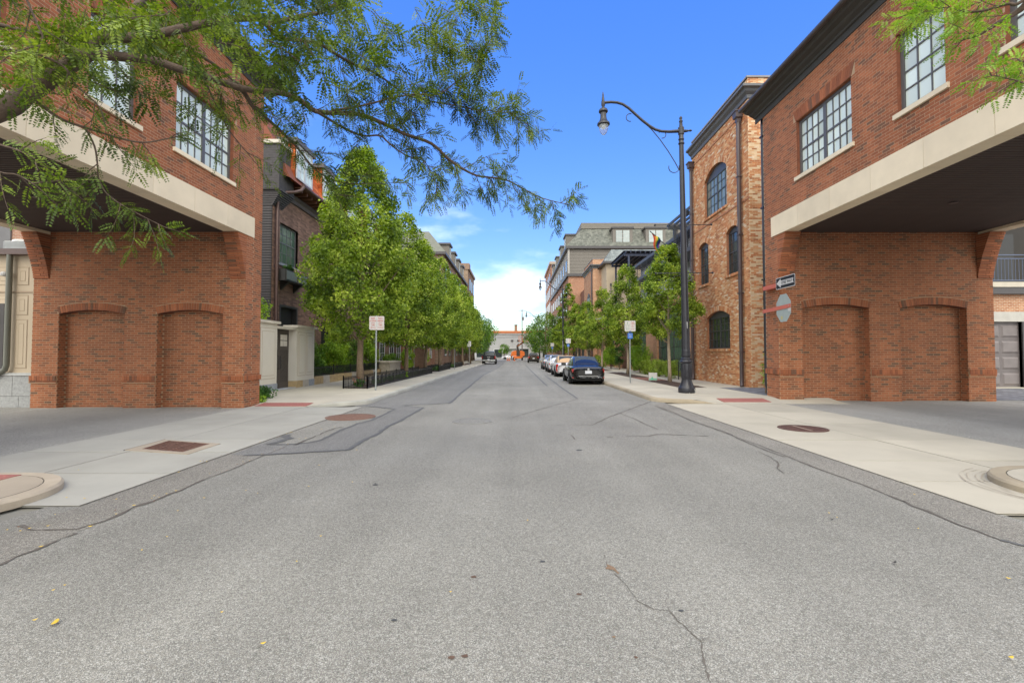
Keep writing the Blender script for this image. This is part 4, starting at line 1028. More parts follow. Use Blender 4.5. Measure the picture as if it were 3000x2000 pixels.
def tiled_slope(parent, p00, p10, p01, p11, rows, cols, mat, kind='stuff', name='roof_tiles', lift=.03):
    """overlapping tiles between four corners (p00-p10 the eave, p01-p11 the ridge)"""
    p00, p10, p01, p11 = map(Vector, (p00, p10, p01, p11)); m = MB(); nrm = (p10-p00).cross(p01-p00).normalized()
    if nrm.z < 0: nrm = -nrm
    for j in range(rows):
        v0, v1 = j/rows, (j+1.15)/rows
        for i in range(-1 if j % 2 else 0, cols):
            u0, u1 = (i+(.5 if j % 2 else 0))/cols, (i+1+(.5 if j % 2 else 0))/cols
            u0, u1 = max(0, u0), min(1, u1)
            if u1-u0 < .002: continue
            g = .04/cols
            P = lambda u, v: p00.lerp(p10, u).lerp(p01.lerp(p11, u), v)
            a, b_, c, d = P(u0+g, v0)+nrm*(lift+NR.uniform(0,.008)), P(u1-g, v0)+nrm*(lift+NR.uniform(0,.008)), P(u1-g, min(1,v1))+nrm*.004, P(u0+g, min(1,v1))+nrm*.004
            e, f = P(u0+g, v0), P(u1-g, v0)
            m.add([tuple(a),tuple(b_),tuple(c),tuple(d),tuple(e),tuple(f)], [(0,1,2,3),(4,5,1,0)])
    return m.build(name, mat, parent, kind=kind)
MB().add([(10.8,58.0,12.85),(22,58.0,12.85),(22,61.0,14.9),(12.3,61.0,14.9),(10.8,62.4,12.85)], [(0,1,2,3),(0,3,4)]).build('roof', M('slate_base', (.12,.13,.125), .8), tan)
tiled_slope(tan, (10.8,58.0,12.85),(22,58.0,12.85),(12.3,61.0,14.9),(22,61.0,14.9), 9, 40, slate)
pg = pergola('navy blue pergola on the terrace of the tan penthouse above the trees', 12.0, 16.2, 50.3, 56.8, 11.9, 6.05, M('navy_timber', (.020,.028,.060), .55), 9, .5)
m = MB().quad((11.4,50.0,11.40),(17.0,50.0,11.40),(17.0,57.5,12.3),(12.0,57.5,12.3)); 
MB().box(11.4,17.0,49.9,57.2,12.36,12.40).build('shade_cloth', M('navy_cloth', (.018,.026,.055), .8), pg)
MB().box(SX+1.0, 20, 44.0, 50.0, 5.7, 6.2).build('terrace_edge', trim_dk, shop)
tw2 = tower_building('brick_building', 'second orange brick tower with a grey cornice, beyond the trees on the right', 10.1, 62.0, 70.0, 12.95, 13.9, 11.75, [], detail=False)
m = MB()
window(tw2, 'y', 10.1, -1, 64.3, 66.7, 6.2, 9.3, units=2, cols=2, rows=4, mid=7.6, glass=pane_grey, frame=trim_dk, fr=.1, depth=-.02, rise=.5, pane_parts=False)
window(tw2, 'y', 10.1, -1, 64.3, 66.7, 1.2, 3.2, units=2, cols=2, rows=4, glass=pane_dark, frame=trim_dk, fr=.1, depth=-.02, pane_parts=False)
downspout('thin downspout down the corner of the second orange brick tower', 9.95, 62.25, 12.2, .13, .09, spout_m)
MB().box(11.75, 22, 62.6, 86, 0, 12.5).build('rear_wing', M('hidden_wall', (.18,.08,.05), .9), tw2)
low = thing('shop_row', 'low brick shop row between the second tower and the grey apartment block', 'building', (12, 78, 0))
wallseg(low, 'y', 10.3, 70.0, 86.0, 0, 5.6, ob_y, th=8, name='wall')
for a in (71.5, 75.5, 79.5, 83): window(low, 'y', 10.3, -1, a, a+2.2, .8, 3.6, units=2, cols=2, rows=3, glass=pane_dark, frame=trim_dk, fr=.1, depth=-.02, pane_parts=False)
MB().box(10.1, 18, 70, 86, 5.6, 5.9).build('parapet', trim_dk, low)
# ---- big grey mansard apartment block, right
def siding(parent, axis, plane, out, a0, a1, z0, z1, pitch, mat, name='siding_board'):
    n = int(round((z1-z0)/pitch)); p = (z1-z0)/n; m = MB(); q0, q1 = plane+out*.0, plane+out*.05
    pts = [(0,0),(out*.06,0.0),(out*.005,p),(0,p)]
    vs = []
    for a in (a0, a1):
        for (o, z) in pts: vs.append(wp(axis, a, z, o))
    me = bpy.data.meshes.new(name); me.from_pydata(vs, [], [(0,1,5,4),(1,2,6,5),(2,3,7,6)]); me.materials.append(mat)
    for k in range(n):
        link(name, me, parent, None, Vector(wp(axis, 0, z0+k*p, plane))-root_loc(parent))
apt = thing('apartment_block', 'large grey apartment block with shingled mansard roof, at the right far end of the street', 'building', (20, 110, 0))
AX_, AY0, AY1 = 9.6, 86.0, 128.0
br_y = brick_tex('apt_brick_y', (.34,.15,.09), (.26,.11,.065), (.36,.28,.2), 'y', .3, .1); br_x = brick_tex('apt_brick_x', (.36,.16,.09), (.28,.12,.07), (.38,.3,.22), 'x', .3, .1)
sid_m = M('taupe_siding', (.15,.135,.115), .7, var=.05, scale=1); sid_l = M('light_siding', (.40,.37,.33), .7, var=.05, scale=1)
MB().box(AX_+.06, 34, AY0+.06, AY1, 0, 20.6).build('wall_core', sid_m, apt)
MB().quad((AX_,AY0,0),(AX_,AY1,0),(AX_,AY1,15.5),(AX_,AY0,15.5)).build('brick_side', br_y, apt)
MB().quad((AX_,AY0,0),(34,AY0,0),(34,AY0,15.5),(AX_,AY0,15.5)).build('brick_front', br_x, apt)
siding(apt, 'x', AY0+.02, -1, AX_+.2, 34, 16.0, 20.5, .26, sid_m)
siding(apt, 'y', AX_+.02, -1, AY0+.2, AY1, 16.0, 20.5, .26, sid_l)
MB().box(AX_-.12, AX_+.2, AY0-.12, AY0+.2, 16.0, 20.5).build('corner_board', M('corner_board', (.33,.31,.28), .6), apt)
m = MB(); m.box(AX_-.35, 34, AY0-.35, AY0, 15.5, 16.0); m.box(AX_-.35, AX_, AY0, AY1, 15.5, 16.0); m.build('belt_course', trim_dk, apt)
m = MB(); m.box(AX_-.5, 34, AY0-.5, AY0, 20.5, 20.95); m.box(AX_-.5, AX_, AY0, AY1, 20.5, 20.95); m.build('eaves', trim_dk, apt)
zt0, zt1, zt2 = 20.95, 24.9, 26.0
roofm = M('mansard_shingle', (.15,.155,.13), .9, var=.14, scale=2.5, bump=.5, bscale=12)
shing = ramp_mat('roof_shingle', [(0,(.10,.105,.088)),(.5,(.145,.15,.125)),(1,(.19,.19,.16))])
MB().add([(AX_-.45,AY0-.45,zt0),(34,AY0-.45,zt0),(34,AY0+2.9,zt1),(AX_+2.9,AY0+2.9,zt1),(AX_-.45,AY1,zt0),(AX_+2.9,AY1,zt1)], [(0,1,2,3),(0,3,5,4)]).build('roof', roofm, apt)
tiled_slope(apt, (AX_-.45,AY0-.45,zt0),(34,AY0-.45,zt0),(AX_+2.9,AY0+2.9,zt1),(34,AY0+2.9,zt1), 17, 60, shing, name='shingles')
m = MB(); m.box(AX_+2.7, 34, AY0+2.7, AY1, zt1, zt2); m.build('roof_cap', M('cap_taupe', (.155,.14,.118), .7), apt)
def dormer(parent, axis, front, a0, a1, z0, z1, back, out, mat, wall_m):
    """a flat-topped dormer: cheeks, front, lid and a paired window"""
    m = MB(); f0, f1 = sorted((front, back))
    if axis == 'x': m.box(a0, a1, f0, f1, z0, z1)
    else: m.box(f0, f1, a0, a1, z0, z1)
    d = m.build('dormer', wall_m, parent)
    m = MB(); e = .22
    ff = front+out*e
    f0, f1 = sorted((ff, back))
    if axis == 'x': m.box(a0-e, a1+e, f0, f1, z1, z1+.28)
    else: m.box(f0, f1, a0-e, a1+e, z1, z1+.28)
    m.build('lid', mat, d)
    w0, w1 = a0+(a1-a0)*.16, a1-(a1-a0)*.16; h0, h1 = z0+(z1-z0)*.14, z1-(z1-z0)*.12
    lo, hi = sorted((front+out*.02, front+out*.05)); mid_ = (w0+w1)/2
    for (p, q) in ((w0, mid_-.09), (mid_+.09, w1)):
        m = MB(); (m.box(p, q, lo, hi, h0, h1) if axis == 'x' else m.box(lo, hi, p, q, h0, h1)); m.build('window', pane_mid, d)
    m = MB(); lo, hi = sorted((front+out*.05, front+out*.07))
    for kx in range(1, 4):
        for (p, q) in ((w0, mid_-.09), (mid_+.09, w1)):
            x = p+(q-p)*kx/4
            (m.box(x-.025, x+.025, lo, hi, h0, h1) if axis == 'x' else m.box(lo, hi, x-.025, x+.025, h0, h1))
    for kz in (1, 2):
        z = h0+(h1-h0)*kz/3; (m.box(w0, w1, lo, hi+.0, z-.025, z+.025) if axis == 'x' else m.box(lo, hi, w0, w1, z-.025, z+.025))
    m.build('glazing_bars', M('light_frame', (.42,.42,.40), .6), d)
    return d
for (a, b_) in ((17.7,21.3),(23.7,27.3),(29.6,33.2)): dormer(apt, 'x', AY0+.25, a, b_, 21.4, 24.3, AY0+3.2, -1, trim_dk, sid_m)
for y in (91,101,112,122): dormer(apt, 'y', AX_+.1, y, y+3.4, 21.3, 24.2, AX_+3.2, -1, trim_dk, sid_m)
k = 0
for z0, z1 in ((16.7,18.9),(12.0,14.2),(8.2,10.4),(4.4,6.6)):
    for i in range(8):
        y = 88.2+i*5.0; lo = AX_-.06; m = MB().box(lo, AX_+.02, y, y+1.9, z0, z1); wf = m.build('window', trim_dk, apt)
        MB().box(lo-.02, lo-.002, y+.15, y+1.75, z0+.15, z1-.15).build('pane', pane_dark, wf)
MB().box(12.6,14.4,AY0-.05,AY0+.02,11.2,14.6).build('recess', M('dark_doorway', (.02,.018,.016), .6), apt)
railing('black balcony railing on the brick front of the grey apartment block', 12.5, AY0-.3, 14.5, AY0-.3, 11.0, 12.1, iron, 'v', pitch=.2)
end = thing('brick_building', 'narrow brick end building beyond the grey apartment block on the right', 'building', (14, 141, 0))
MB().box(9.6, 24, 128.05, 152, 0, 25.6).build('wall', br_y, end)
MB().box(9.2, 24, 127.8, 152.2, 25.6, 26.3).build('cornice', M('cap_tan', (.34,.27,.21), .7), end)
for z0 in (5,9,13,17,21):
    for i in range(4): MB().box(9.52, 9.62, 131+i*5.2, 133+i*5.2, z0, z0+2.6).build('window', pane_dark, end)
# ---- right rear: garage with balcony seen through the passage
gar = thing('garage_building', 'brick garage building with a balcony, seen through the right passage', 'building', (22, 24, 0))
GY = 21.8
wallseg(gar, 'x', GY, 15.5, 20.4, 0, 4.5, ob_x, th=.4); wallseg(gar, 'x', GY, 23.1, 30, 0, 3.05, ob_x, th=.4)
wallseg(gar, 'x', GY, 20.4, 30, 3.5, 4.3, ob_x, th=.4, name='brick_panel')
MB().box(20.2, 27, GY-.05, GY+.2, 3.05, 3.5).build('lintel', M('cream_lintel', (.45,.43,.38), .7), gar)
MB().box(15.5, 30, GY-.2, GY+.3, 4.3, 4.58).build('fascia', trim_dk, gar)
MB().box(15.5, 30, GY-.15, GY+2.4, 4.62, 4.85).build('balcony_slab', stone_grey, gar)
MB().box(15.5, 30, GY+2.2, GY+6, 4.85, 13).build('upper_wall', M('dark_taupe_wall', (.030,.026,.022), .85, var=.1), gar)
for a in (19.0, 23.4): MB().box(a, a+1.7, GY+2.12, GY+2.2, 4.9, 7.6).build('door', M('grey_door', (.018,.017,.016), .5), gar)
for a in (21.9, 22.9): MB().box(a, a+.35, GY+2.05, GY+2.2, 4.85, 8.4).build('pilaster', M('taupe_pilaster', (.08,.07,.06), .8), gar)
dr = MB().box(20.4, 23.1, GY+.12, GY+.2, .05, 3.05); do = dr.build('garage_door', M('garage_grey', (.15,.13,.125), .6), gar)
m = MB()
for r in range(4):
    for c in range(3):
        x0 = 20.52+c*.88; z0 = .15+r*.73
        MB().add([(x0,GY+.12,z0),(x0+.78,GY+.12,z0),(x0+.78,GY+.12,z0+.55),(x0,GY+.12,z0+.55),(x0+.07,GY+.08,z0+.07),(x0+.71,GY+.08,z0+.07),(x0+.71,GY+.08,z0+.48),(x0+.07,GY+.08,z0+.48)], [(0,1,5,4),(1,2,6,5),(2,3,7,6),(3,0,4,7),(4,5,6,7)]).build('panel', M('garage_panel', (.19,.165,.158), .55), do)
MB().box(23.1, 23.35, GY-.06, GY+.3, 0, 3.05).build('door_jamb', trim_dk, gar)
MB().box(20.0, 23.4, GY-.2, GY+.2, .0, .06).build('threshold', conc, gar)
railing('slate blue balcony railing above the garage, seen through the right passage', 15.6, GY-.05, 29.5, GY-.05, 4.85, 6.1, M('blue_steel', (.10,.13,.21), .5), 'v', pitch=.16)

# ---- left rear: cream panelled house seen through the left passage
crm = thing('cream_house', 'cream panelled house on a grey stone base, at the far left edge through the passage', 'building', (-18, 16, 0))
CY_ = 14.35
cream = M('cream_panel', (.52,.42,.30), .7, var=.04, scale=2); cream_l = M('cream_groove', (.36,.27,.19), .8)
MB().box(-30, -14.25, CY_, CY_+5, 1.0, 4.55).build('wall', cream, crm)
wallc = []
for i, (x0, x1) in enumerate(((-15.02,-14.66),(-15.62,-15.24))):
    for (z0, z1) in ((1.15,2.62),(2.75,3.35),(3.65,4.2)):
        pz = MB(); pz.box(x0, x1, CY_-.004, CY_, z0, z1); p_ = pz.build('panel_groove', cream_l, crm)
        MB().box(x0+.02, x1-.02, CY_-.012, CY_-.004, z0+.02, z1-.02).build('panel', cream, p_)
        MB().box(x0+.10, x1-.10, CY_-.0145, CY_-.0125, z0+.12, z1-.12).build('inner_groove', cream_l, p_)
        MB().box(x0+.115, x1-.115, CY_-.018, CY_-.0145, z0+.135, z1-.135).build('inner_panel', cream, p_)
MB().box(-30, -14.28, CY_-.02, CY_+5, 3.42, 3.47).build('belt', cream_l, crm)
zb_ = 0
for z0, z1 in ((0,.32),(.33,.93)):
    x = -14.30; q = 0
    while x > -17.5:
        w_ = (.5,.62,.42,.7)[(q+int(z0*10)) % 4]; MB().box(x-w_+.006, x-.006, CY_-.07, CY_, z0, z1).build('base_stone', M('grey_granite', (.34,.34,.33), .8, var=.2, scale=20, bump=.3), crm); x -= w_; q += 1
MB().box(-30, -14.27, CY_-.10, CY_, .94, 1.02).build('base_cap', M('grey_granite_cap', (.46,.46,.44), .7), crm)
MB().box(-30, -14.15, CY_-.22, CY_+5, 4.55, 4.72).build('gutter', copper, crm)
MB().add([(-30,CY_-.2,4.72),(-14.2,CY_-.2,4.72),(-14.2,CY_+5,5.3),(-30,CY_+5,5.3)], [(0,1,2,3)]).build('roof', M('grey_metal_roof', (.22,.24,.26), .5), crm)
drm = MB().box(-17.3, -15.36, CY_-.03, CY_-.01, .0, 3.1).build('door', M('dark_door', (.05,.042,.04), .5), crm)
MB().box(-17.1, -15.5, CY_-.045, CY_-.032, 1.2, 2.8).build('glass', pane_dark, drm)
MB().tube([(-15.12,CY_-.14,4.55),(-15.12,CY_-.14,1.25),(-15.16,CY_-.14,1.12),(-15.4,CY_-.14,.98),(-15.7,CY_-.14,.9)], .075, 12).build('downspout', M('grey_green_pipe', (.15,.15,.12), .45, var=.1), crm, angle=50)
MB().lathe([(.02,0),(.09,.02),(.10,.08),(.05,.14)], (-15.3,CY_-.12,3.9), 12).build('lamp', white_m, crm)
ac = thing('condenser_unit', 'white louvred condenser unit on the roof of the cream house', 'air conditioner', (-15.75, 15.3, 4.8))
MB().box(-16.15,-15.35,15.0,15.8,4.80,5.15).build('casing', M('condenser_white', (.58,.58,.55), .5), ac)
for k in range(7): MB().box(-16.17,-15.33,14.98,15.0,4.87+k*.04,4.89+k*.04).build('louvre', M('condenser_grey', (.35,.36,.36), .5), ac)
MB().lathe([(.42,0),(.40,.06),(.15,.08)], (-15.75,15.4,5.15), 20).build('fan_cover', M('condenser_white', (.58,.58,.55), .5), ac)
bk = thing('brick_building', 'brown brick wall with a louvre rising behind the cream house', 'building', (-22, 24, 0))
wallseg(bk, 'x', 22, -40, -16.2, 0, 11, brick_tex('old_brick_far_x2', (.34,.17,.11), (.27,.12,.08), (.38,.3,.23), 'x', .225, .076), th=6)
MB().box(-24.8,-23.35,21.93,22,6.2,9).build('louvre', M('grey_louvre', (.13,.125,.125), .6), bk)
# ---- brown brick house on the left with orange tiled mansard
BX = -11.0
hs_ = thing('brick_house', 'dark brown brick house with an orange tiled mansard roof, behind the white garden wall', 'building', (-15, 30, 0))
B = Bricks(); L, H = .30, .075
bw_holes = [rect_hole(22.15,24.0,5.78,7.75), rect_hole(25.9,27.8,5.78,7.75), rect_hole(22.3,23.95,0,3.85), rect_hole(27.0,28.8,0,3.4), rect_hole(25.2,27.2,3.9,5.3)]
B.wall('y', BX, 1, 21.45, 33, 0, 9.1, L, H, holes=bw_holes, dep=.008, join=.008)
B.finish(hs_, brown_one, brown_field, mortar_brn)
brn_y = brick_tex('brown_brick_y', (.20,.12,.085), (.15,.09,.065), (.17,.12,.09), 'y', .3, .075); brn_x = brick_tex('brown_brick_x', (.20,.12,.085), (.15,.09,.065), (.17,.12,.09), 'x', .3, .075)
MB().box(-20, BX-.30, 21.5, 52, 0, 9.1).build('core', M('hidden_brown', (.06,.04,.03), .9), hs_)
MB().box(BX-.3, BX, 33.0, 46, 0, 9.1).build('wall', brn_y, hs_)
# ribbed dark side wall and corbelled chimney
ribs = MB(); z = 0; 
me = bpy.data.meshes.new('rib_brick'); rb = M('dark_rib_brick', (.075,.068,.068), .75, var=.2, scale=9)
r_ = MB().box(-15, BX+.0, -.03, .2, .012, .10); me.from_pydata(r_.v, [], r_.f); me.materials.append(rb)
n = 0
while z < 8.3:
    link('rib_brick', me, hs_, None, Vector((0, 21.42, z))-root_loc(hs_)); z += .118
MB().box(-15, BX-.02, 21.44, 21.9, 0, 9.0).build('rib_mortar', M('dark_gap', (.02,.018,.018), .95), hs_)
z = 8.3; k = 0
while z < 8.95:
    MB().box(-13.2, BX+.04+.055*k, 21.38-.02*k, 22.3+.03*k, z+.012, z+.075).build('corbel_brick', rb, hs_); z += .075; k += 1
MB().box(-13.2, BX+.42, 21.15, 22.55, 8.95, 11.0).build('chimney', rb, hs_)
zz_ = 9.0
while zz_ < 10.95:
    MB().box(-13.21, BX+.432, 21.138, 22.562, zz_, zz_+.058).build('chimney_course', rb, hs_); zz_ += .075
MB().box(-13.3, BX+.52, 21.05, 22.65, 11.0, 11.16).build('chimney_cap', M('cream_cap', (.55,.50,.42), .7), hs_)
# eaves: moulding, bracketed soffit, copper gutter
MB().prism([(BX,8.95),(BX+.10,8.97),(BX+.13,9.12),(BX+.22,9.2),(BX+.22,9.3),(BX,9.3)][::-1], 22.0, 46, 'y').build('moulding', M('plum_moulding', (.095,.08,.085), .5), hs_)
wood = M('stained_wood', (.11,.042,.018), .6, var=.25, scale=6)
MB().box(BX, BX+.85, 22.55, 46, 9.46, 9.52).build('soffit', wood, hs_)
y = 22.7
while y < 40: MB().box(BX, BX+.75, y, y+.10, 9.30, 9.46).build('bracket', wood, hs_); y += .55
MB().tube([(BX+.9,22.5,9.56),(BX+.9,46,9.56)], .085, 10).build('gutter', copper, hs_)
tile = ramp_mat('orange_roof_tile', [(0,(.32,.07,.02)),(.4,(.52,.12,.03)),(.8,(.66,.18,.045)),(1,(.42,.13,.06))], rough=.7)
tile_one = ramp_mat('orange_roof_tile_single', [(0,(.32,.07,.02)),(.4,(.52,.12,.03)),(.8,(.66,.18,.045)),(1,(.42,.13,.06))], 'object', rough=.7)
m = MB().add([(BX+.75,21.5,9.6),(BX+.75,46,9.6),(BX-.5,46,12.4),(BX-.5,21.5,12.4),(-18,46,12.8),(-18,21.5,12.8)], [(0,1,2,3),(3,2,4,5),(0,3,5)]); m.build('roof', M('roof_base', (.20,.06,.03), .8), hs_)
# individual tiles on the mansard face
rw, rl = 14, 0
tm = MB().add([(0,0,0),(0,.29,0),(-.11,.29,.235),(-.11,0,.235),(-.035,0,-.0),(-.035,.29,0)], [(0,1,2,3),(4,5,1,0)])
tme = bpy.data.meshes.new('roof_tile'); tme.from_pydata(tm.v, [], tm.f); tme.materials.append(tile_one)
doms = [(22.35,23.85),(25.45,27.0),(29.2,30.8),(33,34.6)]
cnt = 0
restm = MB()
for j in range(13):
    z = 9.62+j*.205; xx = BX+.80-j*.205*(1.25/2.8); y = 22.6+(.15 if j % 2 else 0)
    while y < 36:
        if not any(a-.05 < y+.15 < b_+.05 and z < 11.55 for a, b_ in doms):
            if cnt < 296 and y < 29.2: link('roof_tile', tme, hs_, None, Vector((xx+NR.uniform(0,.02), y, z))-root_loc(hs_)); cnt += 1
            else: restm.add([(v[0]+xx, v[1]+y, v[2]+z) for v in tm.v], tm.f)
        y += .30
if restm.f: restm.build('roof_tiles', tile, hs_, kind='stuff')
for (a, b_) in doms:
    d = MB().box(BX-1.2, BX+.62, a-.12, b_+.12, 9.75, 11.5).build('dormer', tile, hs_)
    q = ramp_mat('orange_cheek_tile', [(0,(.40,.10,.03)),(1,(.66,.19,.05))])
    for side in (a-.125, b_+.125):
        for r in range(8): MB().box(BX-.8, BX+.63, side-.012, side+.012, 9.8+r*.21, 9.8+r*.21+.18).build('cheek_tile', tile_one, d)
    MB().box(BX-1.2, BX+.80, a-.30, b_+.30, 11.5, 11.72).build('lid', M('dormer_lid', (.10,.095,.10), .6), d)
    wf = window(hs_, 'y', BX+.72, 1, a-.12, b_+.12, 9.85, 11.5, units=2, cols=2, rows=4, glass=pane_sky, frame=M('white_sash', (.50,.50,.50), .5), fr=.10, depth=.05)
window(hs_, 'y', BX, 1, 22.15, 24.0, 5.85, 7.72, units=1, cols=4, rows=4, mid=6.85, glass=pane_green, frame=frame_bright, depth=.16, fr=.07)
window(hs_, 'y', BX, 1, 25.9, 27.8, 5.85, 7.72, units=1, cols=4, rows=4, mid=6.85, glass=pane_green, frame=frame_bright, depth=.16, fr=.07)
MB().box(BX-.2, BX+.06, 22.05, 24.1, 5.72, 5.82).build('sill', M('grey_sill', (.35,.35,.36), .7), hs_)
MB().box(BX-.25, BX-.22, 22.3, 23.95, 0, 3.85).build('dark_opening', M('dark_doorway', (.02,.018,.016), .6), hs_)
m = MB(); m.box(BX-.2, BX+.02, 22.2, 22.32, 0, 3.9); m.box(BX-.2, BX+.02, 23.93, 24.05, 0, 3.9); m.box(BX-.2, BX+.02, 22.32, 23.93, 3.8, 3.9); m.build('door_frame', trim_dk, hs_)
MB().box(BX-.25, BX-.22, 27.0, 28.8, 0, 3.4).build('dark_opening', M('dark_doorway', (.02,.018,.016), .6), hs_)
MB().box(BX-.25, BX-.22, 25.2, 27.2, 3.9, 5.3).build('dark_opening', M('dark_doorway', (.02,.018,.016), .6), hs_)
for y in (35.5, 38.5, 41.5, 44.0):
    window(hs_, 'y', BX, 1, y, y+1.5, .8, 3.2, units=1, cols=2, rows=3, glass=pane_dark, frame=M('white_sash', (.50,.50,.50), .5), depth=-.03, fr=.1, pane_parts=False)
cpd = thing('downspout', 'copper brown downspout with a swan neck on the corner of the dark brick house', 'downspout', (BX+.12, 21.62, 0))
MB().tube([(BX+.9,22.55,9.5),(BX+.85,22.4,9.3),(BX+.7,22.1,9.12),(BX+.35,21.75,8.98),(BX+.13,21.66,8.8),(BX+.13,21.66,.3)], .075, 10).build('pipe', copper, cpd, angle=50)
# window box
wb = thing('window_box', 'black panelled window box planted with flowers under the upper window of the dark house', 'planter', (BX+.25, 23.1, 5.1))
bl = M('black_planter', (.028,.027,.024), .5); glz = M('planter_panel', (.20,.22,.20), .4, var=.25, scale=18)
MB().box(BX+.02, BX+.48, 21.75, 24.15, 4.95, 5.48).build('box', bl, wb)
for a in (21.83, 23.0): 
    MB().box(BX+.48, BX+.495, a, a+1.07, 5.02, 5.42).build('panel', glz, wb)
    for fr_ in ((a-.03,a+.0,4.98,5.46),(a+1.07,a+1.10,4.98,5.46)): MB().box(BX+.48, BX+.51, *fr_).build('panel_frame', M('planter_frame', (.09,.085,.07), .5), wb)
for a in (22.2, 23.5): MB().prism([(BX+.02,4.95),(BX+.44,4.95),(BX+.02,4.55)], a, a+.12, 'y').build('bracket', bl, wb)

# ---- white panelled garden wall, gate
def cream_pier(label, y0, y1, z1, x, npan, base_mat):
    t = thing('garden_wall_pier', label, 'garden wall', (x-.2, (y0+y1)/2, 0))
    wm = M('white_panel_wall', (.60,.56,.48), .7, var=.03, scale=2); gm = M('panel_shadow_line', (.42,.34,.25), .8)
    MB().box(x-.42, x, y0, y1, .42, z1-.10).build('body', wm, t)
    MB().box(x-.55, x+.10, y0-.08, y1+.10, z1-.10, z1).build('cap', M('cream_cap', (.55,.50,.42), .7), t)
    nb = 3
    for i in range(nb): MB().box(x-.45, x+.03, y0+(y1-y0)*i/nb+.004, y0+(y1-y0)*(i+1)/nb-.004, .1, .42).build('base_stone', base_mat[i % len(base_mat)], t)
    for i in range(npan):
        a = y0+.10+(y1-y0-.2)*i/npan+.04; b_ = y0+.10+(y1-y0-.2)*(i+1)/npan-.04
        p = MB().box(x, x+.006, a, b_, .62, z1-.28).build('panel_line', gm, t); MB().box(x+.006, x+.010, a+.022, b_-.022, .642, z1-.302).build('panel', wm, p)
        MB().box(x+.010, x+.014, a+.10, b_-.10, .74, z1-.40).build('inner_line', gm, p)
        MB().box(x+.014, x+.018, a+.118, b_-.118, .758, z1-.418).build('inner_panel', wm, p)
    # side facing the street corner
    return t
bs = [M('blue_grey_stone', (.27,.29,.32), .8, var=.15, scale=9), M('ochre_stone', (.40,.29,.15), .8, var=.25, scale=6), M('buff_stone', (.42,.38,.32), .8, var=.2, scale=6)]
cream_pier('white panelled garden wall between the red brick corner and the dark gate', 15.2, 18.95, 2.86, -9.45, 3, [bs[0]])
cream_pier('white panelled garden wall pier on the far side of the dark gate', 20.62, 22.45, 2.82, -9.45, 2, [bs[1], bs[2], bs[0]])
gt = thing('gate', 'dark double garden gate with small panes and diagonal boards', 'gate', (-9.7, 19.8, 0))
gm_ = M('dark_gate_wood', (.060,.050,.042), .6, var=.2, scale=6); ga = -9.80
for i, (a, b_) in enumerate(((18.97,19.75),(19.77,20.60))):
    lf = MB().box(ga-.05, ga, a, b_, .15, 2.55).build('leaf', gm_, gt)
    st = M('gate_frame_wood', (.075,.062,.052), .55, var=.1)
    for fr_ in ((a,a+.10,.15,2.55),(b_-.10,b_,.15,2.55),(a+.10,b_-.10,.15,.40),(a+.10,b_-.10,1.75,1.88),(a+.10,b_-.10,2.42,2.55)): MB().box(ga, ga+.025, *fr_).build('rail', st, lf)
    for p in range(2):
        for q in range(2):
            w_ = (b_-a-.26)/2; MB().box(ga+.004, ga+.014, a+.12+p*(w_+.02), a+.12+p*(w_+.02)+w_, 1.90+q*.26, 2.13+q*.26).build('pane', M('gate_pane', (.60,.56,.50), .3), lf)
    for d in range(9):      # diagonal boards mirrored on the two leaves
        z = .42+d*.16; a2, b2 = a+.10, b_-.10; dz = .40*(1 if i == 0 else -1); zA, zB = (z, z-dz) if i == 0 else (z, z-dz)
        if min(zA, zB) < .40 or max(zA, zB)+.05 > 1.75: continue
        MB().add([(ga+.012,a2,zA),(ga+.012,b2,zB),(ga+.012,b2,zB+.13),(ga+.012,a2,zA+.13),(ga,a2,zA),(ga,b2,zB),(ga,b2,zB+.13),(ga,a2,zA+.13)], [(0,1,2,3),(0,4,5,1),(2,6,7,3)]).build('board', gm_, lf)
    yh = b_-.06 if i == 0 else a+.06
    MB().tube([(ga+.03,yh,.95),(ga+.07,yh,1.0),(ga+.07,yh,1.45),(ga+.03,yh,1.5)], .014, 6).build('handle', iron, lf)
MB().box(ga-.5, ga+.35, 18.95, 20.62, 2.60, 2.70).build('lintel', M('cream_cap', (.55,.50,.42), .7), gt)
MB().box(ga-.05, ga+.02, 18.95, 20.62, 2.55, 2.60).build('head_rail', gm_, gt)
MB().box(ga-.3, ga+.35, 18.95, 20.62, .12, .155).build('threshold', M('pale_step', (.42,.44,.46), .8), gt)
# back garden behind
struct('garden_soil', MB().box(BX-.0, -9.62, 15.2, 60, 0, .14), mulch_m)

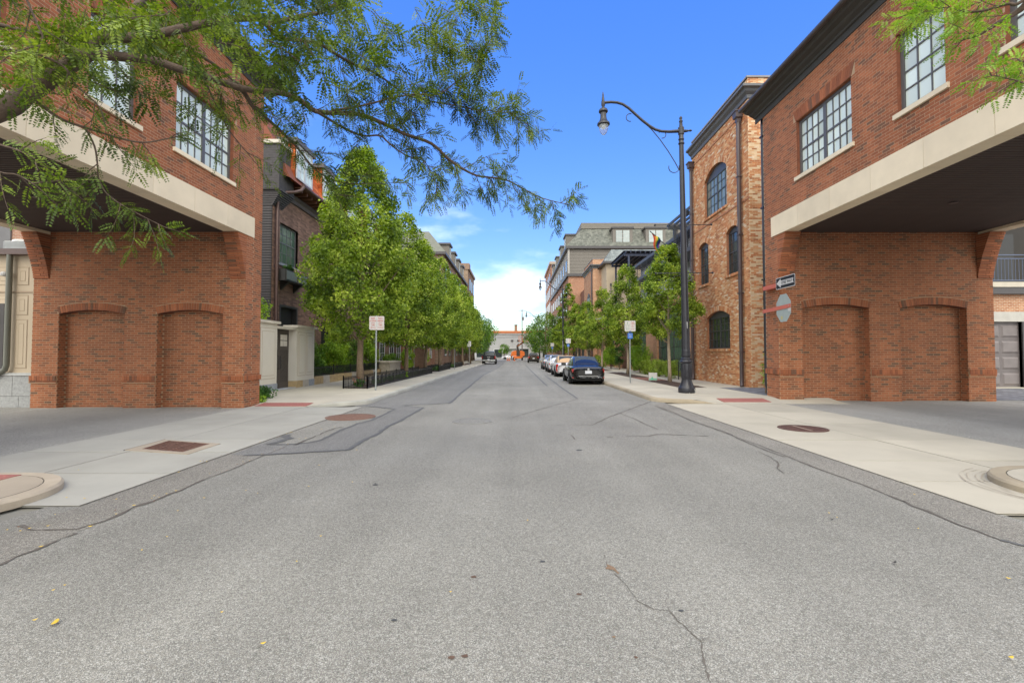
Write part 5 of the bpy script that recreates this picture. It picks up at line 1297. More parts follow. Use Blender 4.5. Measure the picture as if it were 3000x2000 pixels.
# ---- low stone garden wall with iron fence and hedge
lw = thing('low_stone_wall', 'low ochre and buff stone kerb wall running behind the planter fence on the left', 'wall', (-9.5, 30, 0))
y = 22.45; i = 0
while y < 36:
    w_ = (1.05,.8,1.3,.95)[i % 4]; MB().box(-9.72, -9.42, y+.004, y+w_-.004, .1, .50+.01*(i % 2)).build('stone', bs[(1,2,1,1)[i % 4]], lw); y += w_; i += 1
def iron_fence(label, pts, z0, z1, pitch=.11):
    t = thing('iron_fence', label, 'fence', (pts[0][0], pts[0][1], z0))
    for a, b_ in zip(pts, pts[1:]):
        a = Vector(a); b_ = Vector(b_); d = b_-a; Ln = d.length; d.normalize()
        for z in (z0+.06, z1-.08): MB().tube([(a.x,a.y,z),(b_.x,b_.y,z)], .014, 5).build('rail', iron, t)
        m = MB(); n = int(Ln/pitch)
        for k in range(n+1):
            p = a+d*(Ln*k/n); m.box(p.x-.008, p.x+.008, p.y-.008, p.y+.008, z0, z1)
        m.build('pickets', iron, t, kind='stuff')
        k = 0; n = max(1, int(Ln/2.2))
        for k in range(n+1):
            p = a+d*(Ln*k/n); MB().box(p.x-.022, p.x+.022, p.y-.022, p.y+.022, z0-.02, z1+.05).build('post', iron, t)
    return t
iron_fence('black iron fence with hedge on top of the low stone wall', [(-9.57,22.6),(-9.57,35.6)], .50, .98)
iron_fence('low black iron fence round the nearest tree bed on the left pavement', [(-7.2,35.6),(-7.2,20.05),(-6.2,20.05),(-6.2,35.6),(-7.2,35.6)], .13, .62)
iron_fence('low black iron fence round the second tree bed on the left pavement', [(-7.2,45.5),(-7.2,38.6),(-6.2,38.6),(-6.2,45.5),(-7.2,45.5)], .13, .62)
iron_fence('low black iron fence round the third tree bed on the left pavement', [(-7.2,56),(-7.2,48.6),(-6.2,48.6),(-6.2,56),(-7.2,56)], .13, .62)
for (a, b_) in ((20.05,35.6),(38.6,45.5),(48.6,56),(59,72)):
    o = bed(-7.15,-6.25,a+.05,b_-.05).build('planting_bed', mulch_m, pav_l); o['kind'] = 'structure'
sw = thing('stone_bench_wall', 'pale capped low stone wall with end block in the left front garden', 'wall', (-9.0, 30, 0))
MB().box(-14, -9.0, 33.6, 34.1, .1, .98).build('body', bs[2], sw); MB().box(-14.1, -8.9, 33.5, 34.2, .98, 1.08).build('cap', M('cream_cap', (.55,.50,.42), .7), sw)
MB().box(-9.35, -8.75, 33.4, 36.4, .1, .95).build('end_block', bs[2], sw); MB().box(-9.4, -8.7, 33.3, 36.5, .95, 1.06).build('end_cap', M('cream_cap', (.55,.50,.42), .7), sw)
gp_ = thing('brick_pier', 'brown brick gate pier with a grey cap in the left front gardens', 'pier', (-9.3, 47, 0))
MB().box(-9.8, -8.9, 46.5, 47.4, .1, 2.15).build('body', brn_x, gp_); MB().box(-9.9, -8.8, 46.4, 47.5, 2.15, 2.32).build('cap', stone_grey, gp_)
# next left houses: porch with white columns, storefront piers, grey mansard terrace
pr_ = thing('brick_house', 'brick townhouse with a white columned porch further along the left side', 'building', (-14, 50, 0))
MB().box(-20, -10.8, 46.05, 64, 0, 10.2).build('wall', brick_tex('town_brick_y', (.33,.13,.075), (.25,.09,.05), (.34,.27,.2), 'y', .25, .08), pr_)
for y in (48,51,54,57,60): 
    for z in (1.0,4.6,7.6): window(pr_, 'y', -10.8, 1, y, y+1.3, z, z+1.9, units=1, cols=2, rows=2, glass=pane_dark, frame=M('white_sash', (.50,.50,.50), .5), depth=-.04, fr=.1, pane_parts=False)
for y in (47.2, 49.6): MB().lathe([(.2,.1),(.2,.3),(.15,.34),(.13,2.8),(.18,2.85),(.2,3.0)], (-9.9,y,0), 12).build('column', M('porch_white', (.48,.48,.46), .6), pr_)
MB().box(-10.8, -9.6, 46.8, 50.0, 3.0, 3.4).build('porch_roof', M('porch_white', (.48,.48,.46), .6), pr_)
far = thing('terrace_block', 'grey mansard terrace with dormers rising behind the left row of trees', 'building', (-14, 80, 0))
FX = -9.75
MB().box(-22, FX, 64.05, 94, 0, 14.9).build('wall', brick_tex('far_brown_y', (.22,.12,.08), (.17,.095,.065), (.25,.2,.16), 'y', .3, .1), far)
MB().box(-22, FX+.4, 63.6, 94, 14.9, 15.25).build('eaves', trim_dk, far)
MB().add([(FX+.35,63.7,15.25),(FX+.35,94,15.25),(FX-2.2,94,18.4),(FX-2.2,65.5,18.4),(-22,63.7,15.25),(-22,65.5,18.4)], [(0,1,2,3),(0,3,5,4)]).build('roof', roofm, far)
for y in (70.5, 76.6, 82.4, 88.2): dormer(far, 'y', FX-.1, y, y+2.3, 15.6, 17.7, FX-3.0, 1, trim_dk, M('taupe_siding', (.22,.20,.18), .7))
for z in (1.2,4.8,8.2,11.6):
    for i in range(7):
        y = 65.5+i*4.1; wf = MB().box(FX-.02, FX+.06, y, y+1.9, z, z+2.3).build('window', trim_dk, far); MB().box(FX+.062, FX+.07, y+.12, y+1.78, z+.12, z+2.18).build('pane', pane_dark, wf)
fe = thing('brick_building', 'brown brick end building at the far end of the left side', 'building', (-14, 100, 0))
MB().box(-22, -9.4, 94.05, 108, 0, 18.2).build('wall', brick_tex('far_tan_y', (.30,.18,.11), (.24,.14,.09), (.3,.24,.18), 'y', .3, .1), fe)
MB().box(-22, -9.1, 93.9, 96.2, 18.2, 19.4).build('parapet', M('cap_brown', (.23,.15,.10), .7), fe); MB().box(-22, -9.1, 96.2, 108.2, 18.2, 18.7).build('cornice', M('cap_tan', (.34,.27,.21), .7), fe)
for z in (3,7,11,14.5):
    for y in (97,101,105): MB().box(-9.45, -9.33, y, y+1.8, z, z+2.3).build('window', pane_dark, fe)
# ---- white building closing the street
we = thing('warehouse', 'long white low building with an orange roof band closing the end of the street', 'building', (0, 155, 0))
wh = M('white_block', (.36,.36,.355), .7, var=.05, scale=.4)
MB().box(-45, 40, 145, 170, 0, 7.3).build('wall', wh, we); MB().box(-45.2, 40.2, 144.8, 170, 7.3, 7.75).build('lower_band', M('white_band', (.42,.41,.39), .7), we); MB().box(-45.3, 40.3, 144.6, 170, 7.75, 8.45).build('orange_band', M('orange_band', (.50,.16,.06), .6), we)
for k in range(22): MB().box(-45+k*4-.03, -45+k*4+.03, 144.95, 145, 0, 7.3).build('joint', M('grey_joint', (.36,.36,.36), .8), we)
for (a, b_, z0, z1) in ((-6.6,-3.9,.2,3.0),(-3.2,-2.2,1.6,3.6),(1.2,4.2,.2,3.2),(8,11,.2,3),(-12,-9,.2,3),(-17,-14,.2,3)):
    f = MB().box(a, b_, 144.86, 145, z0, z1).build('window', M('white_sash', (.50,.50,.50), .5), we); MB().box(a+.2, b_-.2, 144.82, 144.86, z0+.2, z1-.2).build('pane', pane_dark, f)
f = MB().box(-1.0, .2, 144.85, 145, 0, 2.6).build('door', M('porch_white', (.48,.48,.46), .6), we); MB().box(-.75, -.05, 144.82, 144.85, .4, 2.2).build('pane', pane_dark, f)
for a in (-1.4, .5): MB().box(a, a+.7, 144.7, 145, 5.3, 5.7).build('wall_light', trim_dk, we)
MB().box(-3.0, 3.4, 144.3, 145, 3.0, 3.15).build('canopy', M('porch_white', (.48,.48,.46), .6), we)
st_ = thing('chimney_stack', 'small brown brick stack rising behind the white building at the street end', 'chimney', (-.2, 172, 0))
MB().box(-.2-.35+.2, .7, 171, 172.5, 0, 11.6).build('stack', M('cap_brown', (.23,.15,.10), .7), st_)
MB().box(-.4, .75, 170.9, 172.6, 11.6, 11.9).build('cap', trim_dk, st_)
def utility_pole(label, x, y, h, arms=True, drum=True):
    t = thing('utility_pole', label, 'utility pole', (x, y, 0)); wd = M('pole_wood', (.13,.11,.10), .9)
    MB().tube([(x,y,0),(x,y,h)], [.17,.11], 8).build('pole', wd, t)
    if arms: MB().box(x-1.1, x+1.1, y-.06, y+.06, h-.55, h-.42).build('crossarm', wd, t)
    if drum:
        MB().lathe([(.20,0),(.24,.05),(.24,.9),(.18,.98)], (x+.35,y,h-3.2), 10).build('transformer', M('pole_grey', (.25,.26,.27), .6), t)
    for k in (-1,0,1): MB().lathe([(.05,0),(.06,.15),(.03,.25)], (x+k*.5,y,h-.42), 6).build('insulator', trim_dk, t)
    return t
utility_pole('tall wooden utility pole with crossarm and transformer at the street end', 1.85, 133, 14.0)
utility_pole('plain short utility pole left of the street end behind the trees', -7.9, 141, 11.5, False, False)
wr = MB()
m = MB()
for (a, b_, sag) in (((1.9,133,6.4),(-60,142,6.6),.6),((1.9,133,6.1),(-60,141,6.2),.7),((1.9,133,12.2),(60,133,12.6),.9)):
    a, b_ = Vector(a), Vector(b_); m.tube([tuple(a.lerp(b_, i/14)-Vector((0,0,sag*4*(i/14)*(1-i/14)))) for i in range(15)], .03, 4)
tag(m.build('overhead_wires', black_m), 'thin overhead wires strung across the end of the street', 'wires')

# ================================================================== STREET FURNITURE
def street_lamp(label, x, y, s=1.0):
    t = thing('street_lamp', label, 'street lamp', (x, y, .13), group='black street lamps with curved arms'); z0 = 0
    # built in local metres round the post
    m = MB()
    base = [(.30,0),(.31,.04),(.31,.17),(.30,.20),(.265,.24),(.24,.30),(.215,.36),(.185,.46),(.18,.52),(.19,.56)]
    m.lathe(base, (0,0,0), 24); m.build('base_bell', lamp_m, t, loc=(0,0,0), angle=35)
    m = MB().lathe([(.185,.56),(.195,.60),(.195,1.05),(.185,1.10)], (0,0,0), 24, lobes=1, amp=-.10); m.build('fluted_base', lamp_m, t, loc=(0,0,0), angle=30)
    m = MB().lathe([(.185,1.10),(.225,1.13),(.235,1.17),(.215,1.20),(.19,1.23),(.20,1.27),(.16,1.31),(.17,1.36),(.175,1.42),(.155,1.52),(.165,1.56),(.15,1.60)], (0,0,0), 24); m.build('collar', lamp_m, t, loc=(0,0,0), angle=35)
    m = MB().lathe([(.150,1.60),(.145,1.7),(.086,9.4)], (0,0,0), 24, lobes=1, amp=-.07); m.build('fluted_shaft', lamp_m, t, loc=(0,0,0), angle=30)
    m = MB().lathe([(.086,9.4),(.12,9.44),(.10,9.48),(.085,9.55),(.11,9.60),(.09,9.66),(.085,9.78),(.11,9.80),(.11,10.06),(.07,10.08),(.055,10.25),(.075,10.30),(.05,10.34),(.045,10.38),(.06,10.42),(.045,10.47),(.012,10.50)], (0,0,0), 20); m.build('finial', lamp_m, t, loc=(0,0,0), angle=35)
    arm = [(-.08,0,9.93),(-.45,0,9.91),(-.75,0,9.93),(-.98,0,10.0),(-1.2,0,10.14),(-1.45,0,10.34),(-1.75,0,10.62),(-1.98,0,10.84),(-2.2,0,10.99),(-2.42,0,11.06),(-2.65,0,11.08),(-2.92,0,11.06)]
    MB().tube(arm, [.065,.055]+[.05]*10, 12).build('arm', lamp_m, t, loc=(0,0,0), angle=50)
    MB().tube([(.08,0,9.93),(.2,0,9.93),(.3,0,9.94),(.36,0,9.945),(.42,0,9.945)], [.06,.05,.03,.045,.015], 10).build('stub', lamp_m, t, loc=(0,0,0), angle=50)
    def curl(c, r, a0, a1, n=14): return [(c[0]+r*cos(radians(a0+(a1-a0)*i/n)), 0, c[1]+r*sin(radians(a0+(a1-a0)*i/n))) for i in range(n+1)]
    MB().tube([(-1.42,0,10.30),(-1.1,0,9.98),(-.8,0,9.60),(-.5,0,9.15),(-.25,0,8.72),(-.10,0,8.42)], .018, 8).build('brace', lamp_m, t, loc=(0,0,0), angle=50)
    for pts in (curl((-.30,8.53),.20,20,-200), curl((-.72,9.80),.14,150,-100), curl((-1.93,10.47),.15,70,280)):
        MB().tube(pts, .015, 6).build('scroll', lamp_m, t, loc=(0,0,0), angle=50)
    m = MB().lathe([(.03,.02),(.07,-.02),(.075,-.16),(.05,-.22),(.05,-.26)], (-2.95,0,11.12), 16); m.build('arm_end', lamp_m, t, loc=(0,0,0), angle=40)
    m = MB().lathe([(.055,.0),(.05,.10),(.03,.20),(.035,.23),(.01,.36)], (-2.95,0,11.12), 12); m.build('spike', lamp_m, t, loc=(0,0,0), angle=40)
    hd = [(.06,0),(.13,-.05),(.17,-.10),(.175,-.16),(.15,-.19),(.115,-.20),(.115,-.36),(.13,-.44),(.17,-.54),(.235,-.60),(.24,-.66),(.20,-.68)]
    MB().lathe(hd[::-1], (-2.95,0,10.86), 20).build('luminaire', lamp_m, t, loc=(0,0,0), angle=35)
    gl = bpy.data.materials.get('lamp_globe')
    if gl is None:
        gl = M('lamp_globe', (.80,.85,.88), .08); gb = gl.node_tree.nodes['Principled BSDF']; gb.inputs['Transmission Weight'].default_value = .75; gb.inputs['IOR'].default_value = 1.15
    MB().lathe([(.185,0),(.185,-.06),(.165,-.18),(.12,-.30),(.06,-.37),(.01,-.39)][::-1], (-2.95,0,10.20), 20).build('globe', gl, t, loc=(0,0,0), smooth=True)
    MB().lathe([(.08,0),(.07,-.14),(.01,-.17)][::-1], (-2.95,0,10.195), 12).build('reflector', M('reflector', (.5,.52,.55), .3), t, loc=(0,0,0), smooth=True)
    for z, sx in ((6.33,1),(4.50,1)):
        MB().tube([(-1.06,0,z),(1.06,0,z)], .016, 8).build('banner_arm', lamp_m, t, loc=(0,0,0))
        for q in (-1.07, 1.07): MB().lathe([(.01,-.04),(.04,-.02),(.04,.02),(.01,.04)], (q,0,z), 8).build('ball_end', lamp_m, t, loc=(0,0,0), smooth=True)
    MB().tube([(.12,0,4.18),(.22,0,4.22),(.30,0,4.26)], .025, 6).build('outlet', lamp_m, t, loc=(0,0,0))
    MB().box(.005, .03, -.135, -.11, 2.4, 2.65).build('label_strip', M('pale_strip', (.5,.5,.5), .5), t, loc=(0,0,0))
    return t
lamp1 = street_lamp('black street lamp nearest the camera, standing on the right pavement corner', 6.42, 17.95); lamp1.rotation_euler = (0, -.011, 0)
MB().add([(-.03,-.315,.0),(.26,-.19,.0),(.25,-.20,.13),(.19,-.245,.17),(.04,-.30,.14)], [(0,1,2,3,4)]).build('grey_patch', M('primer_patch', (.36,.36,.35), .7), lamp1, loc=(0,0,0))
lab = ['second black street lamp, its arm in front of the grey apartment block','farthest black street lamp, beside the utility pole at the street end']
for (x, y), lb in zip(((6.35,63.0),(5.6,111.0)), lab):
    c = copy_tree(lamp1); c.location = (x, y, .13); c['label'] = lb
def post_sign(name, label, x, y, draw, h=3.0, yaw=0.0, tilt=0.0):
    t = thing(name, label, 'sign', (x, y, .13), rz=yaw)
    MB().tube([(0,.02,0),(tilt,.02,h)], .032, 8).build('post', galv, t, loc=(0,0,0), angle=50)
    draw(t); return t
def rrect(w_, h_, r, n=4):
    pts = []
    for cx, cy, a in ((w_/2-r,h_/2-r,0),(-w_/2+r,h_/2-r,90),(-w_/2+r,-h_/2+r,180),(w_/2-r,-h_/2+r,270)):
        for i in range(n+1): pts.append((cx+r*cos(radians(a+90*i/n)), cy+r*sin(radians(a+90*i/n))))
    return pts
def text(parent, s, size, mat, loc, rot, ext=.001, bold=.0, sx=1.0, name='lettering'):
    c = bpy.data.curves.new(name, 'FONT'); c.body = s; c.size = size; c.align_x = 'CENTER'; c.align_y = 'CENTER'; c.offset = bold; c.resolution_u = 2
    o = bpy.data.objects.new(name, c); me = bpy.data.meshes.new_from_object(o); bpy.data.objects.remove(o)
    me.materials.clear(); me.materials.append(mat); me.name = name
    o = bpy.data.objects.new(name, me); COL.objects.link(o); o.parent = parent; o.location = loc; o.rotation_euler = rot; o.scale = (sx, 1, 1)
    return o
FR = (pi/2, 0, 0)
def plate(parent, w_, h_, r, x, y, z, mat, th=.004, name='plate', rim=None):
    m = MB().prism([(x+a, z+b_) for a, b_ in rrect(w_, h_, r)], y-th, y, 'y'); o = m.build(name, mat, parent, loc=(0,0,0))
    if rim:
        n = len(rrect(1,1,.1)); A = rrect(w_-.02, h_-.02, r); B_ = rrect(w_-.032, h_-.032, r*.8)
        vs = [(x+a, y-th-.0008, z+b_) for a, b_ in A]+[(x+a, y-th-.0008, z+b_) for a, b_ in B_]
        MB().add(vs, [(i, (i+1)%n, n+(i+1)%n, n+i) for i in range(n)]).build('rim', rim, parent, loc=(0,0,0))
    return o
def arrow(parent, x0, x1, z, y, mat, th=.016):
    d = 1 if x1 > x0 else -1; hx = x1-d*.05
    m = MB().add([(x0,y,z-th/2),(hx,y,z-th/2),(hx,y,z+th/2),(x0,y,z+th/2)], [(0,1,2,3)]); m.add([(hx,y,z-.025),(x1,y,z),(hx,y,z+.025)], [(0,1,2)]); m.build('arrow', mat, parent, loc=(0,0,0))
def sgn_left(t):
    z = 2.68; plate(t, .60, .55, .05, .03, -.02, z, white_m, rim=M('pink_rim', (.55,.30,.28), .5)); y = -.0255
    for sx, wd in ((-.115,'STOPPING'),(.175,'PARKING')):
        text(t, 'NO', .105, redink, (sx,y,z+.18), FR, bold=.002); text(t, wd, .072, redink, (sx,y,z+.085), FR, bold=.002, sx=.78)
        text(t, 'ANY', .07, redink, (sx,y,z-.005), FR, bold=.001); text(t, 'TIME', .07, redink, (sx,y,z-.085), FR, bold=.001)
    arrow(t, .0, -.22, z-.175, y, redink); arrow(t, .06, .28, z-.175, y, redink)
    MB().box(.026, .034, y-.001, y, z-.19, z+.2).build('divider', M('pale_blue_line', (.3,.4,.45), .5), t, loc=(0,0,0))
post_sign('parking_sign', 'red and white no parking sign on a steel post by the left kerb', -5.56, 19.05, sgn_left, 2.98, tilt=.0)
def sgn_right(t):
    z = 2.83; plate(t, .54, .53, .04, 0, -.02, z, white_m); y = -.0255
    text(t, 'NO', .085, redink, (.135,y,z+.17), FR, bold=.002); text(t, 'PARKING', .055, redink, (.135,y,z+.085), FR, bold=.001, sx=.85); text(t, 'ANY', .055, redink, (.135,y,z+.01), FR); text(t, 'TIME', .055, redink, (.135,y,z-.06), FR)
    text(t, '2', .12, greenink, (-.13,y,z+.15), FR, bold=.002); text(t, 'HR PARKING', .045, greenink, (-.13,y,z+.045), FR); text(t, '8AM - 10PM', .04, greenink, (-.13,y,z-.02), FR); text(t, 'MON - SAT', .04, greenink, (-.13,y,z-.08), FR)
    arrow(t, -.02, -.21, z-.16, y, greenink, .012); arrow(t, .02, .22, z-.16, y, redink, .012)
    plate(t, .25, .28, .02, .0, -.035, 2.34, M('blue_sign', (.045,.17,.55), .5)); text(t, 'PAY', .07, white_m, (0,-.0405,2.40), FR, bold=.001); text(t, 'HERE', .06, white_m, (0,-.0405,2.30), FR, bold=.001)
    MB().lathe([(.06,0),(.07,.02),(.07,.06),(.05,.08)], (0,-.0,2.50), 12).build('post_cap', M('navy_band', (.03,.05,.15), .5), t, loc=(0,0,0))
ps = post_sign('parking_sign', 'green and red parking sign with a blue plate on a post behind the black saloon', 5.70, 23.75, sgn_right, 3.06)
for (x, y), lb in zip(((5.75,52),(5.75,74.5)), ('parking sign with a blue plate on the right pavement in front of the dense trees','smallest parking sign with a blue plate, farthest along the right pavement')):
    c = copy_tree(ps); c.location = (x, y, .13); c['label'] = lb
for (x, y, lb) in ((5.75,58,'bare steel sign post between the parking signs on the right'),(-5.6,58,'small white sign on a thin post by the left kerb near the pickup'),(5.8,88,'pale slim post beside the far right kerb'),(-5.6,44,'thin steel post by the left kerb between the tree beds')):
    t = thing('sign_post', lb, 'sign', (x, y, .13)); MB().tube([(0,0,0),(0,0,3.0)], .035, 6).build('post', galv, t, loc=(0,0,0))
    if 'white sign' in lb: MB().box(-.22,.22,-.06,-.04,2.3,2.95).build('plate', white_m, t, loc=(0,0,0))
# ONE WAY and the back of a STOP sign on red brackets
def to_y(parent, me_pts): pass
br_x = 8.62
ow = thing('one_way_sign', 'black and white one way sign with an arrow, bracketed to the right brick corner', 'sign', (br_x, 15.2, 3.9))
c0 = AY(2304, 828, 15.2)
ya, yb = 14.66, 15.74; zc_ = 3.88
RY = (pi/2, 0, -pi/2)       # text facing -x
m = MB().prism([(zc_*0+(ya+yb)/2+a, zc_+b_) for a, b_ in rrect(1.08,.38,.04)], br_x-.004, br_x, 'x'); m.build('plate', white_m, ow)
m = MB().prism([((ya+yb)/2+a, zc_+b_) for a, b_ in rrect(1.04,.34,.03)], br_x-.006, br_x-.0042, 'x'); m.build('black_field', black_m, ow)
yc_ = (ya+yb)/2
# arrow points away from the camera (+y is left in the picture)
pts = [(yc_+.50,0),(yc_+.25,.15),(yc_+.25,.075),(yc_-.47,.075),(yc_-.42,0),(yc_-.47,-.075),(yc_+.25,-.075),(yc_+.25,-.15)]
MB().add([(br_x-.0075,a,zc_+b_) for a, b_ in pts], [(0,1,2,6,7),(2,3,4,5,6)]).build('arrow', white_m, ow)
lt = text(ow, 'ONE WAY', .135, black_m, Vector((br_x-.0095, yc_-.09, zc_))-root_loc(ow), RY, bold=.003, sx=.98)
MB().box(br_x+.004, XR+.0, 15.2, 16.6, zc_-.10, zc_+.03).build('bracket', red_bar, ow)
ss = thing('stop_sign', 'grey octagonal back of a stop sign on a red bar at the right brick corner', 'sign', (br_x, 15.3, 3.1))
zc2 = 3.06; yc2 = 15.33; R_ = .445/cos(radians(22.5))
m = MB().prism([(yc2+R_*cos(radians(22.5+45*i))*.93, zc2+R_*sin(radians(22.5+45*i))) for i in range(8)], br_x, br_x+.004, 'x'); m.build('plate', alu, ss)
m = MB().prism([(yc2+R_*.95*cos(radians(22.5+45*i))*.93, zc2+R_*.95*sin(radians(22.5+45*i))) for i in range(8)], br_x+.0042, br_x+.006, 'x'); m.build('red_face', M('stop_red', (.45,.02,.02), .4), ss)
text(ss, 'STOP', .32, white_m, Vector((br_x+.0075, yc2, zc2))-root_loc(ss), (pi/2, 0, pi/2), bold=.004)
MB().add([(br_x-.016,14.92,zc2-.02),(br_x-.016,16.6,zc2-.07),(br_x-.016,16.6,zc2+.05),(br_x-.016,14.92,zc2+.10),(br_x-.004,14.92,zc2-.02),(br_x-.004,16.6,zc2-.07),(br_x-.004,16.6,zc2+.05),(br_x-.004,14.92,zc2+.10)], [(0,1,2,3),(0,4,5,1),(2,6,7,3),(3,7,4,0)]).build('bracket', red_bar, ss)
MB().box(br_x-.008, br_x-.004, 14.93, 15.06, zc2-.13, zc2-.03).build('sticker', white_m, ss)
MB().box(br_x-.008, br_x-.004, 15.38, 15.48, zc2-.36, zc2-.26).build('sticker', M('yellow_sticker', (.5,.45,.2), .5), ss)
MB().lathe([(.012,-.01),(.015,0),(.012,.01)], (br_x-.02,15.02,zc2+.04), 8).build('bolt', galv, ss)
ys = thing('yard_sign', 'small white and green yard sign planted in the right mulch bed', 'sign', (6.95, 24.2, .13))
yx, yy_ = 0, 0
MB().tube([(-.15,0,0),(-.15,0,.3)], .006, 5).build('stake', galv, ys, loc=(0,0,0)); MB().tube([(.15,0,0),(.15,0,.3)], .006, 5).build('stake', galv, ys, loc=(0,0,0))
MB().box(-.21,.21,-.006,.006,.12,.50).build('panel', white_m, ys, loc=(0,0,0)); MB().box(-.20,.20,-.008,-.006,.13,.20).build('green_band', M('mint_green', (.12,.42,.28), .5), ys, loc=(0,0,0))
MB().add([(-.1,-.0085,.20),(.02,-.0085,.20),(-.04,-.0085,.33)], [(0,1,2)]).build('green_mark', M('mint_green', (.12,.42,.28), .5), ys, loc=(0,0,0))
# low iron ladder-like bench/rack beside the hedge
rk = thing('bike_rack', 'black iron rack with horizontal bars at the end of the clipped hedge', 'rack', (9.6, 27.2, .13))
for x in (9.2, 10.05): MB().box(x-.02, x+.02, 26.98, 27.02, .13, 1.15).build('post', iron, rk)
for k in range(7): MB().tube([(9.2,27,.25+k*.14),(10.05,27,.25+k*.14)], .014, 5).build('bar', M('grey_iron', (.12,.13,.12), .5), rk)
# pride flag
fl = thing('flag', 'rainbow striped flag hanging from a slanted pole above the right trees', 'flag', (10.3, 31.5, 8.3))
p1 = AY(1960,727,31.5); p0 = AY(1904,677,30.4)
MB().tube([tuple(p1), tuple(p0)], .028, 6).build('pole', iron, fl)
cols = [(.42,.03,.02),(.52,.15,.02),(.55,.42,.03),(.03,.22,.07),(.02,.07,.36),(.16,.04,.26)]
a0 = p1.lerp(p0, .93); b0 = p1.lerp(p0, .12)
for k, c in enumerate(cols):
    m = MB(); n = 10; vs = []
    for i in range(n+1):
        v = i/n
        for e in (k/6, (k+1)/6):
            top = a0.lerp(b0, e*.62); dx = .30*v*(1-e)*.0; drop = 1.42*v*(1-.12*e)
            vs.append((top.x+(.42*(v**1.2))*(1-e)*.9+.10*sin(v*7+e*3), top.y+.09*sin(v*6+e*7), top.z-drop))
    m.add(vs, [(2*i, 2*i+1, 2*i+3, 2*i+2) for i in range(n)]); m.build('stripe', M('flag_stripe_%d' % k, c, .7), fl, smooth=True)
# ================================================================== VEGETATION
def leaf_cloud(centres, radii, counts, size, rng, up=.35, aspect=.62, centre=None, bend=.25, squash=1.0):
    """leaf-sized rhombic faces scattered in clumps; returns verts, faces"""
    P = []; 
    for c, r, n in zip(centres, radii, counts):
        d = rng.normal(size=(n,3)); d /= np.linalg.norm(d, axis=1)[:,None]; rad = r*rng.uniform(.25,1,size=(n,1))**.6
        q = d*rad; q[:,2] *= squash; P.append(np.array(c)+q)
    P = np.concatenate(P); n = len(P)
    ctr = np.array(centre if centre is not None else P.mean(0))
    outw = P-ctr; outw /= np.linalg.norm(outw, axis=1)[:,None]+1e-6
    nrm = rng.normal(size=(n,3))*.75+outw*.55+np.array([0,0,up*1.6]); nrm /= np.linalg.norm(nrm, axis=1)[:,None]
    t = np.cross(nrm, rng.normal(size=(n,3))); t /= np.linalg.norm(t, axis=1)[:,None]; b = np.cross(nrm, t)
    s = (size*rng.uniform(.6,1.25,size=(n,1)))
    a = P+t*s*.5; c2 = P-t*s*.5; l = P+b*s*aspect*.5+nrm*s*bend*.3; r2 = P-b*s*aspect*.5+nrm*s*bend*.3
    a = a-nrm*s*bend*.15
    V = np.stack([a, l, c2, r2], axis=1).reshape(-1,3); F = np.arange(4*n).reshape(-1,4)
    return V, F
def crown_clumps(h0, h1, rmax, rng, n, prof, r0=.42, cx=0, cy=0):
    C = []; R = []
    for i in range(n):
        u = rng.random(); z = h0+(h1-h0)*u; rr = rmax*prof(u); a = rng.uniform(0, 2*pi); k = rng.uniform(.35,1)**.5
        C.append((cx+rr*k*cos(a), cy+rr*k*sin(a), z)); R.append(r0*rng.uniform(.7,1.3)*(.55+.45*prof(u)))
    return C, R
def tree_mesh(h0, h1, rmax, seed, n_cl, per, size, prof, mat, bmat, trunk_r=.12, z_fork=None, aspect=.7, cxo=0.0, limbs=16):
    rng = np.random.default_rng(seed); C, R = crown_clumps(h0, h1, rmax, rng, n_cl, prof, r0=rmax*.23)
    cnt = [max(3, int(per*(r/(rmax*.21))**2)) for r in R]
    V, F = leaf_cloud(C, R, cnt, size, rng, centre=(0,0,(h0+h1)/2), aspect=aspect)
    crown = np_mesh('crown', V, F, mat)
    m = MB(); top = h0+(h1-h0)*.85
    pts = []; n = 9
    for i in range(n+1):
        z = top*i/n; pts.append((.04*sin(z*1.3+seed), .04*cos(z*.9+seed)-.04, z))
    m.tube(pts, [trunk_r*(1.25 if i == 0 else 1)*(1-.88*(i/n)**1.2) for i in range(n+1)], 9)
    trunk = bpy.data.meshes.new('trunk'); trunk.from_pydata(m.v, [], m.f); trunk.materials.append(bmat); trunk.polygons.foreach_set('use_smooth', [True]*len(trunk.polygons))
    m = MB()
    idx = rng.permutation(len(C))[:limbs]
    for i in idx:
        c = Vector(C[i]); zb = max(h0*.85, c.z-abs(Vector((c.x,c.y,0)).length)*1.1-.3); zb = min(zb, top*.95); b_ = Vector((0,0,zb)); mid = b_.lerp(c, .5)+Vector((0,0,-.12))
        r = trunk_r*.42*(1-zb/(top*1.3)); m.tube([tuple(b_), tuple(mid), tuple(c)], [r, r*.65, r*.25], 5)
    br = bpy.data.meshes.new('branch'); br.from_pydata(m.v, [], m.f); br.materials.append(bmat)
    return crown, trunk, br
def put_tree(name, label, x, y, meshes, rz=0, s=1.0, sz=1.0, z=.13, group=None, cat='tree'):
    t = thing(name, label, cat, (x, y, z), group, rz); t.scale = (s, s, sz)
    crown, trunk, br = meshes
    o = link('crown', crown, t, 'stuff', (0,0,0)); link('trunk', trunk, t, None, (0,0,0)); link('branches', br, t, 'stuff', (0,0,0))
    return t
def prof_maple(u): return (.62+.38*min(1, u/.2)) if u < .2 else (1-.90*((u-.2)/.8)**1.9)
def prof_oval(u): return max(.12, sin(pi*min(1, (u*.9+.10)))**.75)
def prof_street(u): return (.55+.45*min(1, u/.2)) if u < .35 else 1-.80*((u-.35)/.65)**1.1
def prof_col(u): return (.5+.5*min(1,u/.3)) if u < .55 else 1-.85*((u-.55)/.45)**1.2
